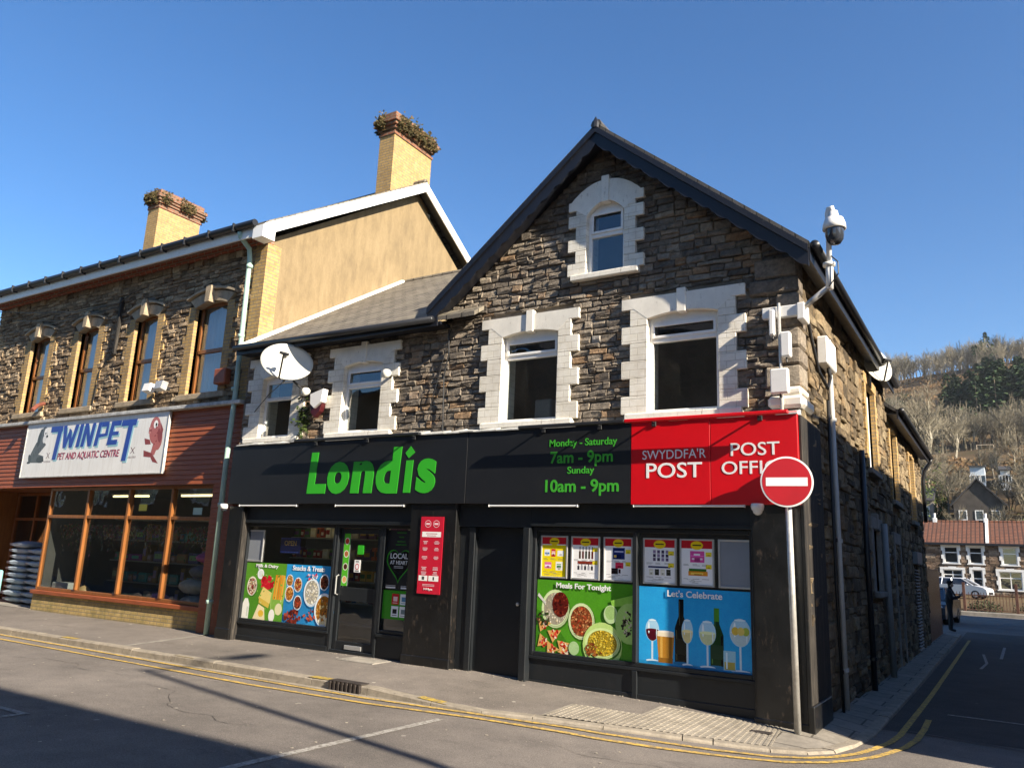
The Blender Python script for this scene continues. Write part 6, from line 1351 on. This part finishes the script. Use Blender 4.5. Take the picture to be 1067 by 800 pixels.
def car(loc, ang, paint, label, L=4.2, W=1.76, H=1.48):
    t = empty('parked_car', loc, label, 'car', 'parked cars'); t.rotation_euler = (0, 0, ang); T = Matrix.Translation(Vector(loc))
    prof = [(-2.05, .28), (-2.08, .55), (-2.02, .88), (-1.92, .98), (.95, .98), (1.35, .93), (1.85, .82), (2.05, .68), (2.10, .42), (2.05, .24)]
    def body(mb, pf, w, inset=0):
        for sy in (1,):
            N = len(pf); secs = [(-w/2, .90), (-w/2+.08, 1.0), (w/2-.08, 1.0), (w/2, .90)]; vs = []
            for yy, k_ in secs:
                for x, z in pf: vs.append(T @ Vector((x*(.97+.03*k_), yy, .24+(z-.24)*(.96+.04*k_))))
            fs = [(s_*N+i, s_*N+(i+1) % N, (s_+1)*N+(i+1) % N, (s_+1)*N+i) for s_ in range(3) for i in range(N)]+[tuple(range(N-1, -1, -1)), tuple(range(3*N, 4*N))]
            mb.faces(vs, fs)
    mb = MB(); body(mb, prof, W); mb.build('body', paint, t)
    def cabin(mb, lo, hi, wl_, wh):
        mb.hexa([T @ Vector((lo[0], -wl_, lo[2])), T @ Vector((lo[1], -wl_, lo[2])), T @ Vector((lo[1], wl_, lo[2])), T @ Vector((lo[0], wl_, lo[2]))], [T @ Vector((hi[0], -wh, hi[2])), T @ Vector((hi[1], -wh, hi[2])), T @ Vector((hi[1], wh, hi[2])), T @ Vector((hi[0], wh, hi[2]))])
    gm = M['smoked']
    mb = MB(); cabin(mb, (-1.85, 1.15, .975), (-1.35, .35, H-.06), .80, .64); mb.build('window_glass', gm, t)
    mb = MB(); cabin(mb, (-1.42, .40, H-.062), (-1.25, .22, H), .655, .60)
    for a, b in (((-1.88, .97), (-1.40, H-.05)), ((-.25, .97), (-.33, H-.05)), ((1.16, .97), (.38, H-.05)), ((-1.0, .97), (-.95, H-.05))):
        for sy in (-1, 1): mb.tube(T @ Vector((a[0], sy*.80, a[1])), T @ Vector((b[0], sy*.645, b[1])), .04, n=6)
    mb.build('roof', paint, t)
    tyre, rim = M['cable'], M['alu']
    for x in (-1.3, 1.3):
        for sy in (-1, 1):
            Mw = T @ Matrix.Translation((x, sy*(W/2-.09), .31)) @ Matrix.Rotation(R(90), 4, 'X'); w = MB(); w.lathe([(.19, -.10), (.29, -.10), (.315, -.06), (.315, .06), (.29, .10), (.19, .10)], Mw, 24); wo = w.build('wheel', tyre, t, True)
            w = MB(); w.lathe([(0, -.085), (.06, -.09), (.19, -.075), (.195, 0), (.19, .075), (.06, .09), (0, .085)], Mw, 12); w.build('rim', rim, wo)
    for sy in (-1, 1):
        mb = MB(); mb.blob(T @ Vector((1.98, sy*.62, .70)), (.10, .17, .08), 1, 2, 0); mb.build('headlight', M['white'], t, True)
        mb = MB(); mb.blob(T @ Vector((.80, sy*.93, 1.0)), (.10, .07, .07), 1, 2, 0); mb.build('door_mirror', paint, t, True)
        mb = MB(); mb.bbox(*[(T @ Vector(p)).x for p in ((-2.06, 0, 0), (-1.96, 0, 0))], *[(T @ Vector((0, sy*q, 0))).y for q in (.5, .78)], *[(T @ Vector((0, 0, q))).z for q in (.66, .92)], .02); mb.build('tail_light', M['redpanel'], t)
    mb = MB(); mb.bbox((T @ Vector((2.06, 0, 0))).x, (T @ Vector((2.115, 0, 0))).x, (T @ Vector((0, -.5, 0))).y, (T @ Vector((0, .5, 0))).y, (T @ Vector((0, 0, .34))).z, (T @ Vector((0, 0, .52))).z, .01); mb.build('grille', M['dark'], t)
silver = plain('silver_car_paint', (.62, .63, .65), .28, .03, 2, 0, spec=.6, metal=.3); cdark = plain('dark_car_paint', (.03, .032, .036), .25, .1, 2, 0, spec=.6)
car((-3.35, 70, hill_z(0, 70)-.0), R(-14), silver, 'silver hatchback parked in front of the stone terrace behind the railing')
car((-3.05, 39.5, -.25), R(-95), cdark, 'dark car with pale headlamp parked behind the person in the side street')
# railing on the far side of the junction
fe = empty('railing', (0, 50, -.2), 'rusty brown metal railing with square posts in front of the parked silver car', 'railing')
rust = plain('rusty_brown_paint', (.10, .045, .03), .7, .3, 6, .2); yr = 50
for x in (-7.0, -4.6, -2.2, .2, 2.6, 5.0): mb = MB(); mb.bbox(x-.07, x+.07, yr-.07, yr+.07, -.3, 1.45, .01); mb.build('post', rust, fe)
for a in (-7, -4.6, -2.2, .2, 2.6):
    mb = MB(); mb.box(a+.08, a+2.32, yr-.02, yr+.02, .78, .83); mb.box(a+.08, a+2.32, yr-.02, yr+.02, .02, .06)
    for i in range(15): mb.box(a+.2+.142*i, a+.225+.142*i, yr-.012, yr+.012, .061, .95)
    mb.build('railing_panel', rust, fe)
mb = MB(); mb.bbox(-12, 12, 49.6, 50.4, -.4, -.05, .03); mb.build('kerb_wall', M['concrete'], fe)
# ================================================================== TERRACE
grid('hillside', [-160+320*i/110 for i in range(111)], [50+650*(j/90)**1.6 for j in range(91)], lambda x, y: hill_z(x, y)-.02, None or plain('bracken_and_grass', (.105, .072, .038), .95, .35, .05, .4, .8, .1, dirt=(.05, .055, .025), dirt_amt=.8), kind='structure')
tile = brick_mat('red_brown_roof_tiles', (.20, .085, .05), (.15, .065, .04), (.06, .03, .022), .34, .36, (.08, .06, .05), 1.5, .4, .06, .8, 'roofx', 0.0)
tstone = stone_mat('terrace_stone', [(0, (.08, .06, .045)), (.4, (.16, .11, .075)), (.8, (.24, .17, .12)), (1, (.32, .25, .18))], 6)
yT = 80
def terrace(x0, x1, wins, doors, label):
    t = empty('terraced_house', ((x0+x1)/2, yT, .35), label, 'terraced house', 'terraced houses')
    mb = MB(); hs = wins+doors; sheet(mb, 'y', yT, x0, x1, .2, 4.6, hs, (), .25)
    stones(mb, 'y', yT-.03, -1, .3, 4.55, lambda z, h: minus([(x0, x1)], [(a-.22, b+.22) for a, b, c, d in hs if z > c-.1 and z < d+.2]), (.16, .3), (.3, .8), (0, .04), int(x0*10), .2)
    mb.build('wall', tstone, t)
    mb = MB(); mb.prism_x([(yT-.35, 4.52), (yT+4.2, 6.62), (yT+8.7, 4.5), (yT+8.7, 4.62), (yT+4.2, 6.75), (yT-.35, 4.64)], x0, x1-.02); rf = mb.build('roof', tile, t)
    mb = MB(); mb.prism_x([(yT-.3, 4.645), (yT+4.2, 6.755), (yT+4.2, 6.85), (yT-.3, 4.75)], x1-.14, x1+.10); mb.build('party_verge', M['plastic'], rf)
    mb = MB(); mb.tube((x0, yT+4.2, 6.74), (x1-.2, yT+4.2, 6.74), .12, n=8); mb.build('ridge_tiles', tile, rf)
    mb = MB(); mb.box(x0, x1-.02, yT-.42, yT-.36, 4.45, 4.62); mb.build('gutter', M['guttr'], t)
    for (a, b, c, d) in wins+doors:
        w = sub('window' if (a, b, c, d) in wins else 'door', ((a+b)/2, yT, c), t); mb = MB(); n = max(4, int((d-c)/.3))
        for i in range(n):
            q = .22 if i % 2 else .12
            mb.box(a-q, a, yT-.09, yT+.2, c+(d-c)*i/n, c+(d-c)*(i+1)/n); mb.box(b, b+q, yT-.09, yT+.2, c+(d-c)*i/n, c+(d-c)*(i+1)/n)
        mb.box(a-.22, b+.22, yT-.1, yT+.2, d+.002, d+.2); mb.box((a+b)/2-.3, (a+b)/2+.3, yT-.1, yT+.2, d+.201, d+.26); mb.box(a-.2, b+.2, yT-.12, yT+.2, c-.1, c-.002); mb.build('surround', M['plastic'], w)
        mb = MB(); frame(mb, a, b, c, d, .08, yT+.06, yT+.12); mb.box(a+.08, b-.08, yT+.055, yT+.12, c+(d-c)*.62, c+(d-c)*.62+.07)
        if b-a > 1.3: mb.box((a+b)/2-.035, (a+b)/2+.035, yT+.056, yT+.12, c+.08, d-.08)
        mb.build('frame', M['upvc'], w); mb = MB(); mb.face([(a+.07, yT+.1, c+.07), (b-.07, yT+.1, c+.07), (b-.07, yT+.1, d-.07), (a+.07, yT+.1, d-.07)]); mb.build('pane', M['glass'], w)
    mb = MB(); mb.box(x0, x1, yT+8.3, yT+8.4, 0, 4.5); mb.box(x0, x1, yT+1.5, yT+1.55, 0, 4.6); mb.build('rear_wall', M['room'], t)
terrace(-6.65, -1.43, [(-4.80, -3.74, 2.92, 4.32), (-2.88, -1.90, 2.92, 4.32), (-4.98, -3.50, 1.15, 2.36)], [(-2.75, -2.0, .4, 2.40)], 'stone terraced house with white quoins behind the parked silver car')
terrace(-1.43, 3.80, [(-.44, .62, 2.90, 4.34), (2.0, 3.0, 2.90, 4.34), (-.80, .85, .85, 2.34)], [(2.0, 2.8, .4, 2.4)], 'stone terraced house at the right edge with a wide ground floor window')
terrace(3.80, 9.0, [(4.8, 5.8, 2.90, 4.34), (7.0, 8.0, 2.90, 4.34), (4.6, 6.2, .85, 2.34)], [(7.2, 8.0, .4, 2.4)], 'stone terraced house, farthest right of the row beyond the side street')
for x, lab in ((-1.5, 'terracotta and white chimney at the party wall of the terrace'), (-5.6, 'small white chimney pot at the left end of the terrace')):
    mb = MB(); mb.bbox(x-.18, x+.18, yT+4.0, yT+4.4, 6.6, 7.05, .03); mb.tube((x, yT+4.2, 7.05), (x, yT+4.2, 7.5), .09, .11, n=10); mb.build('chimney_pot', M['plastic'], label=lab, cat='chimney')
# far houses among the trees
def house(x, y, w, h, rz, wallm, roofm, label, gable='y', d=8):
    z = hill_z(x, y); t = empty('house', (x, y, z), label, 'house', 'houses among the trees')
    mb = MB(); mb.box(x-w/2, x+w/2, y, y+d, z-3, z+h); 
    if gable == 'y': mb.prism_y([(x-w/2, z+h+.001), (x+w/2, z+h+.001), (x, z+h+rz-.1)], y, y+d)
    mb.build('wall', wallm, t); mb = MB()
    if gable == 'y': mb.prism_y([(x, z+h+rz), (x+w/2+.3, z+h-.3), (x+w/2+.3, z+h-.1), (x, z+h+rz+.2), (x-w/2-.3, z+h-.1), (x-w/2-.3, z+h-.3)], y-.3, y+d+.3)
    else: mb.prism_x([(y-.3, z+h-.1), (y+d/2, z+h+rz), (y+d+.3, z+h-.1), (y+d+.3, z+h+.1), (y+d/2, z+h+rz+.2), (y-.3, z+h+.1)], x-w/2-.2, x+w/2+.2)
    mb.build('roof', roofm, t)
    for i in range(3):
        a = x-w*.32+i*w*.32; mb = MB(); frame(mb, a-.45, a+.45, z+h*.35, z+h*.35+1.2, .1, y-.06, y-.002); f_ = mb.build('window', M['upvc'], t); mb = MB(); mb.box(a-.36, a+.36, y-.03, y-.004, z+h*.35+.1, z+h*.35+1.1); mb.build('pane', M['smoked'], f_)
dstone = plain('dark_house_stone', (.07, .06, .05), .9, .3, 1, 0); dslate = plain('dark_house_slate', (.05, .048, .048), .8, .2, 1, 0)
house(-2.6, 112, 5.4, 3.0, 3.0, dstone, dslate, 'dark stone gabled house rising behind the terrace roof')
house(-3.0, 138, 1.9, 3.9, .3, plain('pale_blue_wall', (.55, .62, .68), .7, .1, 1, 0), dslate, 'pale blue rendered house behind the dark gabled house', 'x')
house(-10.2, 115, 5.0, 3.0, 1.8, plain('grey_house', (.25, .22, .19), .8, .2, 1, 0), dslate, 'grey house with a low roof at the left behind the terrace', 'x')
house(5.6, 140, 4, 4.4, 1.2, M['whiteboard'], dslate, 'white house among the trees at the right edge', 'x')
house(.55, 139, 1.2, 3.0, .9, M['whiteboard'], dslate, 'narrow white house right of the pale blue house', 'x')
t = empty('football_goal', (-2.6, 212, hill_z(-2.6, 212)), 'pale goal frame standing on the rough field on the hillside', 'goal')
mb = MB()
gx, gy = -2.6, 212; gz_ = hill_z(gx, gy)
for a, b in (((gx-1.7, gy, gz_), (gx-1.7, gy, gz_+1.0)), ((gx+1.7, gy, gz_), (gx+1.7, gy, gz_+1.0)), ((gx-1.7, gy, gz_+1.0), (gx+1.7, gy, gz_+1.0))): mb.tube(a, b, .09, n=8)
mb.build('goal_frame', plain('goal_paint', (.5, .40, .28), .6, .1, 2, 0), t)
# ================================================================== TREES ON THE HILL
bark = stone_mat('bare_winter_bark', [(0, (.13, .115, .085)), (.5, (.22, .195, .145)), (1, (.32, .285, .22))], 3)
twig = stone_mat('bare_winter_twigs', [(0, (.11, .095, .065)), (.5, (.17, .15, .105)), (1, (.24, .21, .155))], 3)
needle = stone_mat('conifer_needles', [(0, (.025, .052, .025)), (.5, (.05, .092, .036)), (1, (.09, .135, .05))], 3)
ivy = stone_mat('ivy_leaves', [(0, (.03, .05, .012)), (.5, (.07, .10, .025)), (1, (.12, .14, .04))], 3)
def bare_tree(seed, h, spread, tw, mx=4):
    rg = random.Random(seed); tr, cr_ = MB(), MB()
    def stick(mb, p, q, r0, r1):
        d = (q-p).normalized(); a = d.orthogonal().normalized(); b = d.cross(a); v = []
        for c, r in ((p, r0), (q, r1)): v += [c+a*r, c-a*r*.5+b*r*.87, c-a*r*.5-b*r*.87]
        mb.faces(v, [(0, 1, 4, 3), (1, 2, 5, 4), (2, 0, 3, 5)])
    def grow(p, d, L, r, lev):
        mb = tr if lev < 2 else cr_; n = 3 if lev < 2 else 2
        for i in range(n):
            q = p+d*L/n; mb.tone = rg.random(); stick(mb, p, q, r*(1-.35*i/n), r*(1-.35*(i+1)/n)); p = q; d = (d+Vector((rg.gauss(0, .13), rg.gauss(0, .13), rg.gauss(.05, .08)))).normalized()
            if lev < mx and i >= (1 if lev == 0 else 0):
                for k_ in range(2 if lev < 3 else 3):
                    s = (d*rg.uniform(.4, 1.0)+Vector((rg.gauss(0, 1), rg.gauss(0, 1), rg.gauss(.25, .4))).normalized()*spread).normalized(); grow(p, s, L*rg.uniform(.5, .75), r*.5, lev+1)
        if lev < mx: grow(p, (d+Vector((rg.gauss(0, .2), rg.gauss(0, .2), .2))).normalized(), L*.7, r*.6, lev+1)
    grow(Vector((0, 0, -.3)), Vector((rg.gauss(0, .04), rg.gauss(0, .04), 1)).normalized(), h*.40, tw, 0)
    return tr, cr_
def conifer(seed, h, w):
    rg = random.Random(seed); tr, cr_ = MB(), MB(); tr.tube((0, 0, -.3), (0, 0, h*.96), w*.06, .03, n=6)
    for i in range(520):
        t = rg.random()**.8; z = h*(.10+.88*t); rr = w*(1-t)**.6*rg.uniform(.35, 1.08)*(.8+.2*math.sin(z*3.1+seed)); a = rg.uniform(0, 6.283); p = Vector((rr*math.cos(a), rr*math.sin(a), z)); L = w*rg.uniform(.16, .34)*(1.15-t*.6)
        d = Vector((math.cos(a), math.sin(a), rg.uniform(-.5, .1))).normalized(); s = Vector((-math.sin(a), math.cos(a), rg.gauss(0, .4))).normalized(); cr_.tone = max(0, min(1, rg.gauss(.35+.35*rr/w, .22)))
        cr_.face([p-d*L*.5, p+s*L*.4, p+d*L*.7+Vector((0, 0, -L*.15)), p-s*L*.4])
    return tr, cr_
def mk(name, gen, label, cat, group, crownm, wk=1.0):
    tr, cr_ = gen; e = empty(name, (0, 0, 0), label, cat, group); tr.build('trunk', bark, e); cr_.build('crown', crownm, e); return e
rg = random.Random(100)
BT = [mk('bare_tree', bare_tree(s, 9, .75, .22), 'grey brown bare winter tree on the hillside behind the terrace', 'tree', 'bare trees on the hillside', twig) for s in (1, 2, 3)]
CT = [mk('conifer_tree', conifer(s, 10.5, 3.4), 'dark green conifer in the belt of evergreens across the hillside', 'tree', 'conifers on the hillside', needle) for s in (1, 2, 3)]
def put(protos, x, y, s, used={}):
    p = rg.choice(protos); k_ = id(p)
    if p['category'] and p.name not in used: used[p.name] = 1; o = p
    else: o = copy_tree(p)
    o.location = (x, y, hill_z(x, y)-.1); o.scale = (s, s, s*rg.uniform(.9, 1.15)); o.rotation_euler = (0, 0, rg.uniform(0, 6.28)); return o
# conifer belt, thicker to the right
for i in range(125):
    x = rg.uniform(-13, 9) if i < 85 else rg.uniform(9, 44); y = rg.uniform(250, 294) if x > -5 else rg.uniform(262, 290)
    put(CT, x, y, rg.uniform(1.15, 1.8)*(1.0 if x > -6 else .75))
for x, y, s in ((-3, 392, 1.2), (-1, 396, 1.35), (-5, 390, 1.0), (-6, 398, .9), (-12, 300, .7), (-36, 300, .7)): put(CT, x, y, s)
# nearer bare trees one can tell apart
for x, y, s in ((-11.5, 165, 1.7), (-15, 150, 1.2), (-9, 128, 1.0), (-6.2, 118, .8), (-14, 190, 1.5), (3.2, 122, .95), (4.6, 116, 1.0), (-20, 200, 1.5), (-7.4, 178, 1.2), (7, 128, 1.1), (-24, 170, 1.4), (10, 150, 1.3), (-17, 128, 1.0), (14, 135, 1.2), (-1, 150, .7), (2.2, 160, .8)): put(BT, x, y, s)
# woods that read as one mass
def wood(name, n, xr, yr_, sc_, label, seed, crown_only=False):
    rg = random.Random(seed); src = [bare_tree(s+50, 9, .55, .20, 3) for s in range(4)]; mb = MB(); q = []
    for tr, cr_ in src:
        v = tr.v+cr_.v; f = tr.f+[tuple(i+len(tr.v) for i in g) for g in cr_.f]; q.append((v, f, tr.t+cr_.t))
    for i in range(n):
        v, f, tt = rg.choice(q); x, y = rg.uniform(*xr), rg.uniform(*yr_); z = hill_z(x, y); s = rg.uniform(*sc_); a = rg.uniform(0, 6.28); ca, sa = math.cos(a)*s, math.sin(a)*s; hz = s*rg.uniform(.9, 1.3); n0 = len(mb.v); kk = rg.uniform(-.25, .25)
        mb.v += [(x+px*ca-py*sa, y+px*sa+py*ca, z+pz__*hz) for px, py, pz__ in v]; mb.f += [tuple(i_+n0 for i_ in g) for g in f]; mb.t += [min(1, max(0, t_*.6+.2+kk)) for t_ in tt]; mb.c += [(1, 1, 1)]*len(f)
    mb.build(name, twig, label=label, cat='woodland', kind='stuff')
wood('ridge_woodland', 430, (-90, 70), (376, 440), (.8, 1.6), 'bare grey brown woodland along the top of the hill', 1)
wood('lower_woodland', 170, (-9, 60), (216, 240), (.8, 1.25), 'bare pale woodland below the conifer belt on the hillside', 2)
wood('slope_woodland', 230, (-70, -9), (170, 310), (.6, 1.2), 'scattered bare trees on the left of the hillside', 3)
wood('hedge_woodland', 130, (-30, 30), (92, 150), (.35, .7), 'tangled bare scrub directly behind the terrace roofs', 4)
# undergrowth and ivy
def scrub(name, n, spots, label, matl, seed, leaf=(.12, .35)):
    rg = random.Random(seed); mb = MB()
    for (x, y, rx, ry, h, m) in spots:
        z0 = hill_z(x, y)
        for i in range(m):
            a = rg.uniform(0, 6.28); q = math.sqrt(rg.random()); p = Vector((x+rx*q*math.cos(a), y+ry*q*math.sin(a), z0+h*abs(rg.gauss(.4, .3))*(1-.5*q))); L = rg.uniform(*leaf); d = Vector((rg.gauss(0, 1), rg.gauss(0, 1), rg.gauss(0, 1))).normalized()*L; s = d.orthogonal().normalized()*L*.45; mb.tone = rg.random(); mb.face([p-d*.5, p+s, p+d*.6, p-s])
    mb.build(name, matl, label=label, cat='undergrowth', kind='stuff')
rg2 = random.Random(5)
scrub('ivy_undergrowth', 0, [(rg2.uniform(-16, 12), rg2.uniform(93, 108), 2.2, 1.5, rg2.uniform(2.0, 4.2), 420) for i in range(22)]+[(-8.8, 116, 1.4, 1.4, 8, 900), (-7.2, 119, 1.1, 1.1, 8.5, 800), (4.0, 119, 1.2, 1.2, 8.5, 900), (2.2, 106, 1.2, 1.2, 3.2, 400)], 'green ivy and bushes tangled behind the terrace roof', ivy, 7)
brk = stone_mat('bracken_tufts', [(0, (.06, .045, .02)), (.5, (.13, .075, .035)), (1, (.18, .12, .06))], 3)
scrub('bracken', 0, [(rg2.uniform(-50, 30), rg2.uniform(310, 395), 7, 5, 1.6, 150) for i in range(70)]+[(rg2.uniform(-30, 30), rg2.uniform(120, 250), 5, 5, 1.2, 120) for i in range(50)], 'brown bracken and dead grass covering the open hillside', brk, 8, (.3, .9))
gorse = stone_mat('dark_bush', [(0, (.015, .02, .01)), (1, (.05, .055, .025))], 3)
scrub('gorse', 0, [(-38, 345, 4, 4, 3.5, 260), (-30, 350, 4, 4, 3, 220), (-34, 338, 5, 4, 3, 240), (-22, 300, 3, 3, 4, 200), (-46, 352, 4, 4, 3, 200)], 'dark gorse clumps on the upper hillside', gorse, 9, (.4, 1.0))
scrub('verge_bush', 0, [(-1.4, 56, .9, .6, .9, 420), (1.5, 58, 1.5, .6, .7, 300), (-6, 57, 1.5, .6, .7, 300), (4, 62, 1.6, 1, .8, 240)], 'scrubby grey green bushes on the bank behind the railing', gorse, 10, (.06, .16))
# ================================================================== ACROSS THE STREET (behind and beside the camera)
fb = M['rbrick']
def street_building(x0, x1, y0, y1, ze, rise, wallm, label, face, nx=3):
    t = empty('street_building', ((x0+x1)/2, (y0+y1)/2, -.3), label, 'building', 'buildings across the street')
    mb = MB(); mb.box(x0, x1, y0, y1, -.4, ze); mb.build('wall', wallm, t)
    mb = MB(); xm, ym = (x0+x1)/2, (y0+y1)/2
    if face in ('n', 's'): mb.prism_x([(y0-.25, ze-.05), (ym, ze+rise), (y1+.25, ze-.05), (y1+.25, ze+.08), (ym, ze+rise+.13), (y0-.25, ze+.08)], x0-.1, x1+.1)
    else: mb.prism_y([(x0-.25, ze-.05), (x0-.25, ze+.08), (xm, ze+rise+.13), (x1+.25, ze+.08), (x1+.25, ze-.05), (xm, ze+rise)], y0-.1, y1+.1)
    mb.build('roof', M['slate_y'], t)
    L = (x1-x0) if face in ('n', 's') else (y1-y0)
    for fl in range(1, max(2, int(ze/3.0))):
        for i in range(nx):
            c = (i+.5)/nx*L; z0 = .2+3.0*fl
            mb = MB()
            if face == 'n': xx = x0+c; frame(mb, xx-.5, xx+.5, z0, z0+1.4, .09, y1+.002, y1+.05)
            else:
                yy = y0+c; xx = x0-.05
                for a, b, c1, e in ((yy-.5, yy-.41, z0, z0+1.4), (yy+.41, yy+.5, z0, z0+1.4), (yy-.41, yy+.41, z0, z0+.09), (yy-.41, yy+.41, z0+1.31, z0+1.4)): mb.box(xx, xx+.048, a, b, c1, e)
            f_ = mb.build('window', M['upvc'], t); mb = MB()
            if face == 'n': mb.box(xx-.41, xx+.41, y1+.001, y1+.02, z0+.09, z0+1.31)
            else: mb.box(x0-.02, x0-.001, yy-.41, yy+.41, z0+.09, z0+1.31)
            mb.build('pane', M['smoked'], f_)
    return t
street_building(6.0, 34, -8.0, 1.2, 9.55, 2.2, M['rbrick'], 'long tall brick building across the street whose shadow crosses the road', 'n', 8)
street_building(-14.5, -4.2, -8.5, .2, 8.6, 3.0, M['stone_left'], 'tall stone building across the street facing the corner shop', 'n', 3)
street_building(-40, -14.7, -8.5, .2, 7.0, 1.2, M['render'], 'long low rendered building across the street facing the pet shop', 'n', 7)
street_building(4.6, 13, 8.75, 33.7, 7.2, 2.4, M['stone_left'], 'long stone building on the other side of the side street', 'w', 7)
street_building(4.6, 13, 35.4, 45.8, 7.2, 2.4, M['rbrick'], 'brick building farther along the other side of the side street', 'w', 3)
lp = empty('street_lamp', (7.6, 3.3, -.1), 'tall grey street lamp standing on the far pavement across the road', 'street lamp')
mb = MB(); mb.tube((7.6, 3.3, -.1), (7.6, 3.3, 1.4), .11, .10, 12); mb.tube((7.6, 3.3, 1.4), (7.6, 3.3, 10.0), .085, .06, 12); mb.build('pole', M['galv'], lp, True)
mb = MB(); mb.tube((7.6, 3.3, 9.9), (7.9, 4.4, 10.1), .04, .035, 10); mb.build('arm', M['galv'], lp)
mb = MB(); mb.blob((8.0, 4.75, 10.08), (.16, .42, .10), 3, 2, 0); mb.build('lantern', M['galv'], lp, True)

# ---- lit ceiling tubes seen through the shop glass
lit = bpy.data.materials.new('lit_tube'); lit.use_nodes = True; lb = lit.node_tree.nodes['Principled BSDF']; lb.inputs['Emission Color'].default_value = (1, .78, .38, 1); lb.inputs['Emission Strength'].default_value = 1.2
def tube_light(x0, x1, y, z, lab):
    t = empty('ceiling_light', ((x0+x1)/2, y, z), lab, 'ceiling light', 'lit tubes inside the shops')
    mb = MB(); mb.bbox(x0, x1, y-.05, y+.05, z+.03, z+.07, .01); mb.build('batten', M['plastic'], t)
    mb = MB(); mb.tube((x0+.03, y, z), (x1-.03, y, z), .024, n=10); mb.build('tube', lit, t)
tube_light(-16.2, -14.9, 11.5, 2.76, 'lit ceiling tube behind the third pet shop transom'); tube_light(-18.9, -17.4, 11.5, 2.76, 'lit ceiling tube behind the left pet shop transom'); tube_light(-14.6, -13.5, 11.3, 2.70, 'lit ceiling tube behind the right pet shop transom')
tube_light(-11.6, -10.2, 10.75, 2.28, 'lit ceiling tube inside the corner shop above the dairy poster'); tube_light(-9.6, -8.3, 10.75, 2.28, 'lit ceiling tube inside the corner shop behind the entrance door')

# ================================================================== HAZE
mb = MB(); mb.box(-260, 260, -60, 720, -2.2, 160)
hz = bpy.data.materials.new('haze_air'); hz.use_nodes = True; hz.node_tree.nodes.remove(hz.node_tree.nodes['Principled BSDF'])
pv = hz.node_tree.nodes.new('ShaderNodeVolumePrincipled'); pv.inputs['Color'].default_value = (.85, .90, 1, 1); pv.inputs['Density'].default_value = .00013; pv.inputs['Anisotropy'].default_value = .2
hz.node_tree.links.new(pv.outputs[0], hz.node_tree.nodes['Material Output'].inputs['Volume'])
mb.build('haze', hz, label='thin pale air haze over the valley', cat='haze', kind='stuff')
